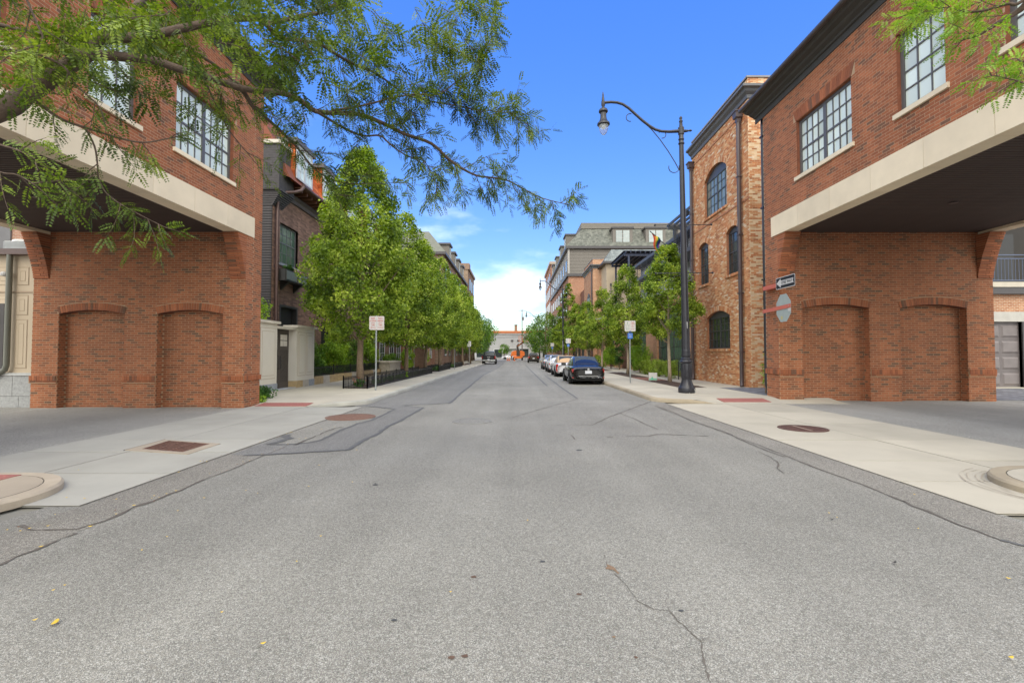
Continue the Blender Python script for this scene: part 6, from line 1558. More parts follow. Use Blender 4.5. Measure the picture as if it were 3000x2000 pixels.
def prof_round(u): return max(.25, sqrt(max(0, 1-(2*u-.9)**2*.9)))
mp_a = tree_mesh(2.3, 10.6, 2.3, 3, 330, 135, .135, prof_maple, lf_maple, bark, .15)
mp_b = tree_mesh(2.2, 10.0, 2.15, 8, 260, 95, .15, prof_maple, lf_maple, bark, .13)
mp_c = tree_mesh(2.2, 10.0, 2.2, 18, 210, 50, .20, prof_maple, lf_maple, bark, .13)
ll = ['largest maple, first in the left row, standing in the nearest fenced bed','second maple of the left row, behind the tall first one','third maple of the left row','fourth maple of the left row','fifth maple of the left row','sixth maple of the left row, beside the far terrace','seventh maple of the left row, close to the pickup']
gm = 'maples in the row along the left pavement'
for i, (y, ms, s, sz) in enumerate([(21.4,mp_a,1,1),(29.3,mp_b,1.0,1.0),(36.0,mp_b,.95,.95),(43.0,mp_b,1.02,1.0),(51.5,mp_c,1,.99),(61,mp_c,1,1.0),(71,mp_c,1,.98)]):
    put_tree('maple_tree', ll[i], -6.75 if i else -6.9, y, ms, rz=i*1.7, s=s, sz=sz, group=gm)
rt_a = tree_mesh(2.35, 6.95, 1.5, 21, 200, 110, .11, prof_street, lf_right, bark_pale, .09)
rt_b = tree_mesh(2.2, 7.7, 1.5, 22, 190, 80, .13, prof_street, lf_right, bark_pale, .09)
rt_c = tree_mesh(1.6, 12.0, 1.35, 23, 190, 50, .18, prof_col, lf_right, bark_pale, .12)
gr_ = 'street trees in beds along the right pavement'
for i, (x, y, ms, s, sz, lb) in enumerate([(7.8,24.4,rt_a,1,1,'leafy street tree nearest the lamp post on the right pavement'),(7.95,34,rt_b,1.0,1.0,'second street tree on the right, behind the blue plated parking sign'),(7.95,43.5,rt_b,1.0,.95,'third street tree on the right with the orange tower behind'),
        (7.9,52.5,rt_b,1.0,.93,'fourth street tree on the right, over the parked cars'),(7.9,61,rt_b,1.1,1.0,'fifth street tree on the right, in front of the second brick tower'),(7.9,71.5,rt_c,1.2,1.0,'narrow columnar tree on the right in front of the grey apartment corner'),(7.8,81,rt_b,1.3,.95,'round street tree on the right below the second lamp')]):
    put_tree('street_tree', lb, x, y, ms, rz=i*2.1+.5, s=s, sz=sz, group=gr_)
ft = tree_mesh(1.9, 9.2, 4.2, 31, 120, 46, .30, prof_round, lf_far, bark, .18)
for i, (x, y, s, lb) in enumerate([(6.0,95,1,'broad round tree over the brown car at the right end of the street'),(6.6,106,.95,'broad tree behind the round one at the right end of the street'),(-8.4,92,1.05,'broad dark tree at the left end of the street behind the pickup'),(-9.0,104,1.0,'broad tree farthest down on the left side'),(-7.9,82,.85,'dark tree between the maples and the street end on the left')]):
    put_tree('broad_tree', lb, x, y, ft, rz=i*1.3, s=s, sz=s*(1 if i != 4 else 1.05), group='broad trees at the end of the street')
put_tree('small_tree', 'small round tree in front of the white building at the street end', -3.2, 140.5, tree_mesh(1.4, 4.2, 1.9, 41, 50, 30, .25, prof_round, lf_far, bark, .1), z=0)
def bush(name, label, x0, x1, y0, y1, z0, z1, seed, mat, n_cl, per, size, group=None, boxy=False, cat='shrub', r0=None, stems=True):
    rng = np.random.default_rng(seed); cx, cy = (x0+x1)/2, (y0+y1)/2; C = []; R = []; r0 = r0 or min(x1-x0, y1-y0, z1-z0)*.22
    for i in range(n_cl):
        if boxy: c = (rng.uniform(x0+r0, x1-r0), rng.uniform(y0+r0, y1-r0), rng.uniform(z0+r0*.7, z1-r0))
        else:
            d = rng.normal(size=3); d /= np.linalg.norm(d); k = rng.uniform(.4,1)**.5*.82
            c = (cx+d[0]*(x1-x0)/2*k, cy+d[1]*(y1-y0)/2*k, (z0+z1)/2+d[2]*(z1-z0)/2*k)
        C.append((c[0]-cx, c[1]-cy, c[2]-z0)); R.append(r0*rng.uniform(.8,1.3))
    V, F = leaf_cloud(C, R, [per]*n_cl, size, rng, centre=(0,0,(z1-z0)*.4))
    t = thing(name, label, cat, (cx, cy, z0), group)
    link('foliage', np_mesh('foliage', V, F, mat), t, 'stuff', (0,0,0))
    if stems:
        m = MB()
        for k in range(7):
            a = rng.uniform(0,6.28); q = rng.uniform(.1,.45)
            m.tube([(.05*cos(a),.05*sin(a),0),((x1-x0)*q*.6*cos(a),(y1-y0)*q*.6*sin(a),(z1-z0)*.7)], [.02,.006], 4)
        m.build('stems', bark, t, kind='stuff', loc=(0,0,0))
    return t
# left gardens
lf_gard = leaf_mat('garden_shrub_leaves', (.04,.09,.012), (.11,.22,.025), (.24,.38,.05), .3, 1.6)
bush('shrub','tall feathery dark shrub beside the white garden wall pier on the left', -11.0,-9.65,22.6,25.6,.15,2.85,1,lf_gard,60,120,.10)
bush('shrub','mid green shrub behind the iron fence, second from the white pier', -10.9,-9.5,25.4,28.6,.15,3.1,2,lf_shrub,60,110,.11)
bush('shrub','dark shrub with loose branches behind the nearest maple trunk', -10.9,-9.6,28.4,31.6,.15,2.7,3,lf_gard,50,95,.12)
bush('shrub','light green shrub behind the parking sign post on the left', -10.9,-9.6,31.6,34.4,.15,2.7,4,lf_shrub,46,90,.12)
bush('shrub','rounded garden shrub beside the capped stone wall on the left', -10.5,-9.3,36.8,39.5,.15,1.9,5,lf_gard,30,70,.13)
bush('shrub','bushy garden shrub before the brick gate pier on the left', -10.4,-9.2,41,45,.15,2.2,6,lf_shrub,30,70,.14)
bush('shrub','garden shrub beyond the brick gate pier on the left', -10.4,-9.0,48,52.5,.15,2.2,7,lf_maple,30,60,.15)
bush('hedge','low dark hedge along the black iron fence on the left stone wall', -9.9,-9.62,22.6,35.6,.45,.95,8,lf_dark,90,60,.06,boxy=True,cat='hedge',r0=.13,stems=False)
bush('shrub','low green shrub at the near end of the first fenced tree bed', -7.1,-6.3,20.2,21.0,.14,.50,9,lf_dark,16,70,.06,stems=False)
bush('ground_cover','low leafy ground cover along the first fenced tree bed', -7.1,-6.3,21.8,35.4,.14,.42,10,lf_dark,70,40,.07,boxy=True,cat='plants',r0=.14,stems=False)
bush('ground_cover','leafy ground cover in the second fenced tree bed on the left', -7.1,-6.3,38.8,45.3,.14,.55,11,lf_dark,40,40,.09,boxy=True,cat='plants',r0=.15,stems=False)
bush('ground_cover','leafy ground cover in the third fenced tree bed on the left', -7.1,-6.3,48.8,55.8,.14,.55,12,lf_dark,40,40,.1,boxy=True,cat='plants',r0=.15,stems=False)
bush('creeper','ivy trailing on the pavement at the foot of the left brick corner', -9.3,-7.9,15.2,16.2,.13,.42,13,lf_dark,30,90,.075,stems=False,cat='plant',r0=.2)
bush('creeper','bright low leaves in front of the ivy at the left brick corner', -8.9,-7.75,14.85,15.35,.10,.24,14,lf_shrub,14,50,.055,stems=False,cat='plant',r0=.12)
bush('climber','climbing plant growing over the white wall beside the dark house', -10.8,-9.6,17.2,19.4,2.7,3.9,15,lf_shrub,22,60,.10,cat='plant')
bush('flower_clump','green plants and trailing leaves in the black window box', BX+.1,BX+.45,21.9,23.0,5.45,5.80,16,lf_dark,14,60,.07,stems=False,cat='flowers')
fl_m = leaf_mat('orange_white_petals', (.55,.12,.03), (.75,.70,.62), (.6,.25,.08), .2, 9)
bush('flower_clump','orange and white flowers spilling over the black window box', BX+.15,BX+.5,22.7,24.0,5.42,5.72,17,fl_m,14,40,.06,stems=False,cat='flowers')
bush('flower_clump','orange flowers behind the fence rail of the first tree bed', -7.15,-6.8,20.2,22.5,.25,.60,18,leaf_mat('rust_petals', (.25,.06,.02), (.40,.14,.05), (.1,.12,.03), .2, 9),12,30,.05,stems=False,cat='flowers')
bush('flower_clump','yellow green weed leaning through the tree bed fence', -6.25,-6.05,27.0,27.3,.15,.75,19,lf_shrub,6,30,.07,stems=False,cat='plant')
# right beds
bush('hedge','clipped boxwood hedge beside the pale trunk of the nearest right tree', 8.75,9.75,27.1,34.6,.14,1.25,30,lf_hedge,150,90,.07,boxy=True,cat='hedge',r0=.17)
bush('shrub','bright rounded shrub behind the hedge on the right', 8.7,10.2,34.4,38.0,.14,2.45,31,lf_shrub,60,100,.10)
bush('evergreen_shrub','dark conical evergreen nearest the storefront glass on the right', 9.2,10.2,38.2,39.8,.14,3.4,32,lf_dark,60,90,.08)
bush('evergreen_shrub','second dark conical evergreen further along the right gardens', 9.0,10.0,42.6,44.6,.14,3.5,33,lf_dark,60,80,.09)
bush('shrub','yellow green shrub beyond the second evergreen on the right', 8.7,10.0,44.8,49.0,.14,2.7,34,lf_shrub,60,80,.12)
bush('hedge','low clipped hedge beside the parked black saloon roof', 8.7,9.7,49.2,56,.14,1.5,35,lf_hedge,70,60,.12,boxy=True,cat='hedge',r0=.2)
bush('creeper','small green climber in the gap between the two right brick buildings', 9.0,9.5,17.3,18.0,.14,1.9,36,lf_shrub,14,40,.06,cat='plant')
# potted plant glimpses on the rear balcony
bush('potted_plant','green plant behind the blue balcony railing at the right edge', 20.4,21.3,22.2,22.6,4.95,5.9,37,lf_shrub,10,40,.09,cat='plant')

# ---- honey locusts whose branches hang into the picture
def smooth(pts, n=4):
    P = [Vector(p) for p in pts]; out = []
    for i in range(len(P)-1):
        p0 = P[max(0,i-1)]; p1 = P[i]; p2 = P[i+1]; p3 = P[min(len(P)-1,i+2)]
        for k in range(n):
            t = k/n; out.append(.5*((2*p1)+(p2-p0)*t+(2*p0-5*p1+4*p2-p3)*t*t+(3*p1-p0-3*p2+p3)*t**3))
    out.append(P[-1]); return out
class Locust:
    def __init__(s, seed): s.rng = random.Random(seed); s.leaf = []; s.tw = MB(); s.limbs = []
    def limb(s, pts, r0, r1):
        P = smooth(pts); n = len(P); R = [r0+(r1-r0)*(i/(n-1))**.8 for i in range(n)]; s.limbs.append((P, R)); return P
    def add_leaf(s, p, d, L):
        s.leaf.append((p, d, L))
    def shoot(s, p, d, Ln, depth=0, leafL=.16, r=.004, droop=.5, dens=.040):
        """a leafy shoot from p along d; side shoots at depth 0"""
        rng = s.rng; n = max(3, int(Ln/.07)); q = Vector(p); dd = Vector(d).normalized(); P = [q.copy()]
        for i in range(n):
            dd = (dd+Vector((rng.gauss(0,.13), rng.gauss(0,.13), rng.gauss(0,.10)-droop*.035))).normalized(); q = q+dd*(Ln/n); P.append(q.copy())
            if depth > 0 and 0 < i < n-1 and rng.random() < .62:
                side = dd.cross(Vector((rng.gauss(0,1), rng.gauss(0,1), rng.gauss(0,.6)))).normalized()
                s.shoot(q, dd*.6+side*.9+Vector((0,0,-.15)), Ln*rng.uniform(.30,.55), depth-1, leafL, r*.6, droop, dens)
        s.tw.tube([tuple(v) for v in P], [r*(1-.75*i/n) for i in range(n+1)], 4, cap=False)
        tot = 0
        for a, b_ in zip(P, P[1:]):
            t = b_-a; L = t.length
            while tot < L:
                pp = a.lerp(b_, tot/L); side = t.cross(Vector((rng.gauss(0,1), rng.gauss(0,1), rng.gauss(0,.8)))).normalized()
                dl = (t.normalized()*.55+side+Vector((0,0,-.25))).normalized(); s.add_leaf(pp, dl, leafL*rng.uniform(.6,1.15)); tot += dens*.8*rng.uniform(.7,1.4)
            tot -= L
        s.add_leaf(P[-1], dd, leafL)
    def dress(s, P, step, Ln, depth, leafL=.16, start=0.0, droop=.5, spread=.9, dens=.04, r=.005, bias=(0,0,0)):
        rng = s.rng; acc = 0; n = len(P)
        for i in range(int(n*start), n-1):
            a, b_ = P[i], P[i+1]; t = b_-a; acc += t.length
            while acc > step:
                acc -= step*rng.uniform(.7,1.35); side = t.cross(Vector((rng.gauss(0,1), rng.gauss(0,1), rng.gauss(0,.5)))).normalized()
                s.shoot(a.lerp(b_, rng.random()), t.normalized()*.75+side*spread+Vector(bias)+Vector((0,0,rng.uniform(-.35,.2))), Ln*rng.uniform(.45,1.25), depth, leafL, r, droop, dens)
        s.shoot(P[-1], (P[-1]-P[-2]), Ln*.5, 0, leafL, r*.6, droop, dens)
    def meshes(s, mat):
        rng = np.random.default_rng(5); N = len(s.leaf); K = 8
        p = np.array([tuple(l[0]) for l in s.leaf]); d = np.array([tuple(l[1].normalized()) for l in s.leaf]); L = np.array([l[2] for l in s.leaf])
        # leaf blade plane: mostly facing up, with a roll
        up = np.tile(np.array([0,0,1.0]), (N,1))+rng.normal(size=(N,3))*.55
        side = np.cross(d, up); side /= np.linalg.norm(side, axis=1)[:,None]+1e-6; nrm = np.cross(side, d)
        V = []; 
        for k in range(K):
            u = (k+.9)/(K+.6); base = p+d*(L*u)[:,None]; base[:,2] -= (u*u*L*.16)
            ll_ = (L*.25*(1-.45*abs(u-.45)*1.4))[:,None]; wd = ll_*.50
            for sg in (-1, 1):
                dirn = side*sg*.92+d*.38-nrm*.12+rng.normal(size=(N,3))*.10; dirn /= np.linalg.norm(dirn, axis=1)[:,None]
                pw = np.cross(nrm, dirn); q = base+dirn*ll_*.08
                V.append(np.stack([q, q+dirn*ll_*.5+pw*wd*.5, q+dirn*ll_, q+dirn*ll_*.5-pw*wd*.5], axis=1))
        V = np.stack(V, axis=1).reshape(-1,3); F = np.arange(len(V)).reshape(-1,4)
        return np_mesh('leaves', V, F, mat)
def build_locust(lc, label, base, trunk_pts, trunk_r, mat):
    t = thing('locust_tree', label, 'tree', base)
    m = MB(); P = smooth(trunk_pts); m.tube([tuple(v) for v in P], [trunk_r[0]+(trunk_r[1]-trunk_r[0])*i/(len(P)-1) for i in range(len(P))], 14); m.build('trunk', bark_dk, t, smooth=True)
    for P, R in lc.limbs: MB().tube([tuple(v) for v in P], R, 8).build('limb', bark_dk, t, smooth=True)
    lc.tw.build('twigs', bark_dk, t, kind='stuff'); link('leaves', lc.meshes(mat), t, 'stuff', -Vector(base))
    return t
def zpt(l, Y0, Y1, ox=0, oy=0, s=1.0):
    n = len(l); return [AY(ox+x/s, oy+y/s, Y0+(Y1-Y0)*i/(n-1)) for i, (x, y) in enumerate(l)]
lc = Locust(4); z1 = dict(ox=0, oy=0, s=2.24); z7 = dict(ox=400, oy=0, s=1.809)
fork = AY(0, 325, 3.5); tb = Vector((-5.35, 3.1, .13))
main = lc.limb([(-4.55,3.35,3.0)]+[tuple(v) for v in zpt([(0,720),(150,635),(330,520),(480,410),(590,350)], 3.5, 3.9, **z1)], .085, .055)
A = lc.limb([tuple(v) for v in zpt([(590,360),(780,372),(1000,395),(1180,455),(1370,510)], 3.9, 4.2, **z1)]+[tuple(v) for v in zpt([(560,470),(740,490),(850,520),(950,590),(1100,600),(1200,612),(1320,660),(1420,710),(1560,760),(1650,840),(1720,890),(1800,930),(1870,940),(1960,955),(2050,1000),(2150,1050),(2290,1085)], 4.35, 6.1, **z7)], .042, .005)
Bq = lc.limb([tuple(v) for v in zpt([(480,430),(560,480),(620,570),(680,620),(760,690),(850,780),(920,870),(990,930),(1100,970),(1260,972)], 4.3, 5.2, **z7)], .024, .004)
B2_ = lc.limb([tuple(v) for v in zpt([(985,950),(1050,1020),(1090,1110)], 4.9, 4.9, **z7)], .008, .003)
Cq = lc.limb([tuple(v) for v in zpt([(950,590),(1000,620),(1100,680),(1200,720),(1290,720),(1350,770),(1440,830),(1510,840),(1560,910),(1600,1000)], 4.6, 5.4, **z7)], .016, .003)
D0 = lc.limb([tuple(v) for v in zpt([(-160,210),(60,190),(250,150),(430,112),(540,100),(640,100),(690,122),(760,112),(900,80),(970,68),(1040,30),(1140,-30)], 3.9, 4.8, **z7)], .040, .014)
D1 = lc.limb([tuple(v) for v in zpt([(680,118),(730,180),(780,205),(870,215),(980,240),(1060,290),(1150,340),(1230,370),(1300,410),(1380,470),(1450,510),(1600,545),(1750,570),(1880,590),(2030,600)], 4.3, 5.6, **z7)], .024, .004)
Eq = lc.limb([tuple(v) for v in zpt([(1040,585),(1150,570),(1260,545),(1350,520),(1480,500),(1600,500),(1700,430),(1800,355),(1850,290),(1880,200),(1890,80)], 4.7, 5.6, **z7)], .013, .003)
E2 = lc.limb([tuple(v) for v in zpt([(1390,690),(1430,640),(1480,590)], 5.0, 5.2, **z7)], .006, .003)
UP = lc.limb([tuple(v) for v in zpt([(590,350),(640,270),(740,190),(840,120),(900,40),(960,-40)], 3.9, 4.3, **z1)], .045, .03)
U2 = lc.limb([tuple(v) for v in zpt([(840,125),(1000,150),(1200,300),(1400,420),(1520,520),(1700,640),(1800,760)], 4.1, 4.8, **z1)], .022, .008)
LF = lc.limb([tuple(v) for v in zpt([(100,570),(200,640),(280,700),(420,790),(600,850),(800,912),(950,935),(1100,910),(1250,880)], 3.55, 4.1, **z1)], .016, .004)
LD = lc.limb([tuple(v) for v in zpt([(560,840),(620,960),(640,1080),(650,1180),(720,1290),(900,1400),(1080,1490)], 3.7, 3.9, **z1)], .008, .003)
LG = lc.limb([tuple(v) for v in zpt([(-120,900),(0,950),(150,1000),(300,1100),(430,1250)], 2.9, 3.0, **z1)], .008, .003)
LH = lc.limb([tuple(v) for v in zpt([(-120,1050),(0,1130),(120,1150),(250,1230)], 2.8, 2.9, **z1)], .006, .003)
S1 = lc.limb([tuple(v) for v in zpt([(-150,300),(50,330),(250,360),(420,440),(500,560),(650,700),(690,830)], 3.3, 3.7, **z1)], .014, .004)
S2 = lc.limb([tuple(v) for v in zpt([(1330,500),(1420,690),(1500,850),(1620,1000),(1720,1120)], 4.3, 4.6, **z1)], .010, .003)
S3 = lc.limb([tuple(v) for v in zpt([(150,-60),(240,150),(280,250),(240,350)], 3.3, 3.3, **z1)], .008, .004)
S4 = lc.limb([tuple(v) for v in zpt([(-60,150),(150,200),(400,240),(600,200),(700,60)], 3.4, 3.8, **z1)], .018, .006)
T = dict(leafL=.125)
lc.dress(A[:26], .22, .38, 1, start=.10, droop=.8, dens=.042, **T); lc.dress(A[24:70], .115, .38, 1, droop=.5, dens=.038, **T); lc.dress(A[66:], .07, .30, 1, droop=.5, dens=.034, **T)
lc.dress(Bq, .13, .42, 1, droop=.6, dens=.040, **T); lc.dress(B2_, .12, .3, 0, **T); lc.dress(Cq, .12, .32, 0, droop=.7, dens=.034, **T); lc.dress(Cq[-8:], .05, .36, 1, droop=.6, dens=.034, **T)
lc.dress(D0, .15, .46, 1, droop=.4, dens=.042, **T); lc.dress(D1, .085, .42, 1, droop=.5, dens=.036, **T); lc.dress(Eq, .085, .34, 1, droop=.4, dens=.036, **T); lc.dress(D1[-12:], .05, .3, 1, dens=.036, **T); lc.dress(E2, .1, .25, 0, **T)
lc.dress(UP, .12, .55, 1, droop=.4, dens=.040, **T); lc.dress(U2, .13, .40, 1, droop=.8, dens=.038, **T); lc.dress(main, .15, .5, 1, start=.3, droop=.8, **T)
lc.dress(LF, .15, .36, 1, droop=.9, dens=.038, **T); lc.dress(LD, .085, .30, 0, start=.2, droop=.8, dens=.032, **T); lc.dress(LG, .10, .28, 0, droop=.8, dens=.03, **T); lc.dress(LH, .08, .28, 0, droop=.8, dens=.03, **T)
lc.dress(S1, .22, .30, 0, droop=.9, dens=.038, **T); lc.dress(S2, .16, .30, 0, droop=.9, dens=.036, **T); lc.dress(S3, .1, .42, 1, droop=.6, **T); lc.dress(S4, .12, .45, 1, droop=.5, dens=.038, **T)
# filling sprays high up where the crown is dense
rr = random.Random(99)
for k in range(34):
    x = rr.uniform(-120, 900)*1.0; y = rr.uniform(-120, 270)*(1-.35*max(0, x)/900)
    Yd = rr.uniform(3.3, 4.8); p = AY(x, y, Yd)
    lc.shoot(p, Vector((rr.uniform(.1,1), rr.uniform(-.4,.4), rr.uniform(-.6,.25))), rr.uniform(.35,.62), 1, .17, .005, .6, .040)
for k in range(26):
    x = rr.uniform(900, 1420); y = rr.uniform(-80, 300)*(1-(x-900)/900); p = AY(x, y, rr.uniform(4.4, 5.2)); lc.shoot(p, Vector((rr.uniform(.3,1), rr.uniform(-.3,.3), rr.uniform(-.7,.1))), rr.uniform(.3,.5), 1, .16, .004, .6, .042)
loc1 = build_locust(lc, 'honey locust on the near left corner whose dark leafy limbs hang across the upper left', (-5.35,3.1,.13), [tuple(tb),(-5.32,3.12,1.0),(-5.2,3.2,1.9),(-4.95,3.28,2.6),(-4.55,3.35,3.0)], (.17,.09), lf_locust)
rc = Locust(12); zr_ = dict(ox=2600, oy=0, s=5.228)
tr = Vector((6.3, 3.6, .13))
R0 = rc.limb([(6.0,3.7,3.2),(5.8,3.9,3.9)]+[tuple(v) for v in zpt([(2500,-350),(2250,-100),(2091,100),(1960,200),(1720,340),(1560,440),(1380,545),(1200,600),(1080,650)], 4.0, 4.3, **zr_)], .05, .004)
R1 = rc.limb([tuple(v) for v in zpt([(2350,-200),(2000,60),(1850,60),(1600,130),(1450,170),(1280,185),(1140,170),(1050,150),(880,120),(640,130),(400,200),(200,260)], 4.0, 4.5, **zr_)], .016, .003)
R2 = rc.limb([tuple(v) for v in zpt([(2350,700),(2091,940),(1980,900),(1850,930)], 3.9, 4.0, **zr_)], .008, .003)
R3 = rc.limb([tuple(v) for v in zpt([(2350,1300),(2100,1280),(1960,1230),(1760,1190),(1640,1160),(1500,1190)], 3.9, 4.0, **zr_)], .007, .003)
R4 = rc.limb([tuple(v) for v in zpt([(1600,-60),(1450,20),(1300,80),(1150,150)], 4.2, 4.3, **zr_)], .006, .003)
R5 = rc.limb([tuple(v) for v in zpt([(1500,-250),(1200,-120),(850,-30),(600,40),(450,120)], 4.3, 4.6, **zr_)], .008, .003)
rc.dress(R0[16:], .085, .26, 0, droop=.5, dens=.034, leafL=.13); rc.dress(R1, .075, .28, 0, droop=.5, dens=.032, leafL=.13, start=.1); rc.dress(R2, .07, .24, 0, droop=.7, dens=.032, leafL=.13); rc.dress(R3, .065, .24, 0, droop=.6, dens=.032, leafL=.13)
rc.dress(R4, .08, .3, 0, leafL=.13); rc.dress(R5, .065, .32, 1, leafL=.13, droop=.6, dens=.036)
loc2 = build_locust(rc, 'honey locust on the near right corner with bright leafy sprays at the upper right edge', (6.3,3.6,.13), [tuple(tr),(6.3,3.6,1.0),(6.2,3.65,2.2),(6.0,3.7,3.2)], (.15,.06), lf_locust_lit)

# ================================================================== VEHICLES
tyre_m = M('tyre_rubber', (.018,.018,.018), .85); rim_m = M('alloy_rim', (.32,.33,.34), .3, metal=.7); car_glass = glass_pane('car_glass', (.03,.035,.038), .08, .35); glass_rear = glass_pane('car_rear_glass', (.06,.07,.07), .12, .25)
lamp_red = M('tail_lamp_red', (.42,.012,.010), .2, spec=.8); chrome = M('chrome_trim', (.55,.56,.58), .15, metal=.9); plate_m = M('number_plate', (.60,.62,.66), .4); under = M('underbody', (.012,.012,.012), .9)
def paint(name, col, metal=.0, rough=.22):
    m = M(name, col, rough, metal=metal, var=.02, scale=2); b = m.node_tree.nodes['Principled BSDF']; b.inputs['Coat Weight'].default_value = .55; b.inputs['Coat Roughness'].default_value = .03; return m
def shell(secs, mat, name, parent, sub=2):
    """loft of mirrored half sections [(y,[(x,z)...])] smoothed"""
    m = MB(); vs = []; n = None
    for y, pr in secs:
        ring = [(x, y, z) for x, z in pr]+[(-x, y, z) for x, z in pr[::-1]]
        n = len(ring); vs += ring
    fs = [(i*n+k, i*n+(k+1)%n, (i+1)*n+(k+1)%n, (i+1)*n+k) for i in range(len(secs)-1) for k in range(n)]
    fs += [tuple(range(n)), tuple(range((len(secs)-1)*n, len(secs)*n))[::-1]]
    m.add(vs, [f[::-1] for f in fs]); o = m.build(name, mat, parent, smooth=True, loc=(0,0,0))
    sm = o.modifiers.new('s', 'SUBSURF'); sm.levels = sub; sm.render_levels = sub
    return o
def wheel(parent, x, y, r, w_, side):
    z = r; m = MB(); n = 24; prof = [(r*.62,-w_/2),(r*.94,-w_/2),(r,-w_*.38),(r,w_*.38),(r*.94,w_/2),(r*.62,w_/2)]; vs = []
    for rr_, o in prof:
        for k in range(n): a = 2*pi*k/n; vs.append((x+o, y+rr_*cos(a), z+rr_*sin(a)))
    P = len(prof); m.add(vs, [(i*n+k, i*n+(k+1)%n, ((i+1)%P)*n+(k+1)%n, ((i+1)%P)*n+k) for i in range(P) for k in range(n)])
    wh_ = m.build('wheel', tyre_m, parent, loc=(0,0,0), angle=40)
    m = MB(); xo = x+side*w_*.30
    m.prism([(y+r*.63*cos(2*pi*k/n), z+r*.63*sin(2*pi*k/n)) for k in range(n)], xo-.01, xo, 'x'); m.build('rim_disc', under, wh_, loc=(0,0,0))
    m = MB(); f = xo+side*.03
    for k in range(5):
        a = 2*pi*k/5+.3; c, s_ = cos(a), sin(a); pts = []
        for (rr_, ww) in ((r*.10,-.035),(r*.62,-.03),(r*.62,.03),(r*.10,.035)): pts.append((y+rr_*c-ww*s_, z+rr_*s_+ww*c))
        m.prism(pts, min(f, f-side*.03), max(f, f-side*.03), 'x')
    m.prism([(y+r*.14*cos(2*pi*k/12), z+r*.14*sin(2*pi*k/12)) for k in range(12)], min(f, f+side*.01), max(f, f+side*.01), 'x'); m.build('spokes', rim_m, wh_, loc=(0,0,0))
    return wh_
def car(label, kind, x, y, col, yaw=0.0, roofcol=None, cat='car', name='parked_car', detail=True, lamps='wide'):
    t = thing(name, label, cat, (x, y, 0), rz=yaw); p = col
    if kind == 'sedan': Ln, W, zb, belt, H, tr0, rw0, rw1, ws1, ws0 = 4.65, .90, .20, .93, 1.46, .0, .62, 1.45, 2.55, 3.35
    elif kind == 'suv': Ln, W, zb, belt, H, tr0, rw0, rw1, ws1, ws0 = 4.7, .93, .26, 1.08, 1.72, .0, .10, .60, 2.9, 3.6
    else: Ln, W, zb, belt, H, tr0, rw0, rw1, ws1, ws0 = 5.7, 1.02, .42, 1.22, 1.95, .0, 1.95, 2.15, 3.5, 4.1
    def sec(w_, z0, zs_, zbel, zt): return [(.001,z0),(w_*.80,z0),(w_*.97,z0+.10),(w_,zs_),(w_*.985,(zs_+zbel)/2+.04),(w_*.93,zbel-.03),(w_*.84,zt),(.001,zt+.02)]
    bt = belt; secs = [(.02,sec(W*.84,zb+.10,.5,bt-.16,bt-.12)),(.10,sec(W*.94,zb+.02,.5,bt-.04,bt-.0)),(.45,sec(W*.985,zb,.52,bt,bt+.04)),(1.1,sec(W,zb,.53,bt,bt+.03)),(2.2,sec(W,zb,.53,bt-.02,bt+.02)),(3.3,sec(W,zb,.53,bt-.03,bt+.01)),(Ln-.95,sec(W*.985,zb,.52,bt-.10,bt-.06)),(Ln-.25,sec(W*.93,zb,.5,bt-.22,bt-.19)),(Ln-.02,sec(W*.78,zb+.05,.48,bt-.36,bt-.32))]
    if kind == 'pickup':
        secs = [(.0,sec(W*.97,zb+.12,.75,bt,bt+.02)),(.05,sec(W*.985,zb+.08,.75,bt,bt+.03)),(1.0,sec(W,zb+.05,.75,bt,bt+.02)),(2.4,sec(W,zb,.75,bt,bt+.02)),(4.0,sec(W,zb,.75,bt-.02,bt+.02)),(Ln-.9,sec(W*.99,zb,.75,bt-.06,bt-.01)),(Ln-.15,sec(W*.95,zb,.7,bt-.14,bt-.1)),(Ln,sec(W*.85,zb+.1,.7,bt-.28,bt-.24))]
    body = shell(secs, p, 'body', t)
    # greenhouse
    def gs(y_, wb_, wt_, z0, z1): return (y_, [(.001,z0-.15),(wb_,z0-.15),(wb_*.99,z0),(wt_,z1-.05),(wt_*.86,z1),(.001,z1+.015)])
    wt = W*.66
    cab = shell([gs(rw0-.06,W*.80,W*.74,bt-.02,bt+.05),gs(rw0+.10,W*.86,W*.76,bt,bt+(H-bt)*.30),gs(rw1,W*.88,wt+.03,bt,H-.04),gs((rw1+ws1)/2,W*.89,wt+.04,bt,H),gs(ws1,W*.88,wt+.02,bt,H-.05),gs(ws0-.2,W*.86,W*.74,bt-.02,bt+(H-bt)*.28),gs(ws0+.05,W*.80,W*.74,bt-.06,bt+.0)], roofcol or p, 'cabin', t)
    # glass panels laid just proud of the cabin shell
    def panel(name_, pts, mat, out_, th=.012):
        o = Vector(out_)*th; a = [Vector(q)+o for q in pts]; m = MB().add([tuple(v) for v in a]+[tuple(Vector(q)-Vector(out_)*.03) for q in pts], [(0,1,2,3),(4,7,6,5),(0,4,5,1),(1,5,6,2),(2,6,7,3),(3,7,4,0)]); return m.build(name_, mat, t, loc=(0,0,0))
    r0y, r0z, r1y, r1z = rw0+.03, bt+.045, rw1-.06, H-.075
    sl = Vector((0, -(r1z-r0z), (r1y-r0y))).normalized()
    panel('rear_window', [(-W*.70,r0y,r0z),(W*.70,r0y,r0z),(wt*.90,r1y,r1z),(-wt*.90,r1y,r1z)], glass_rear, sl, .035)
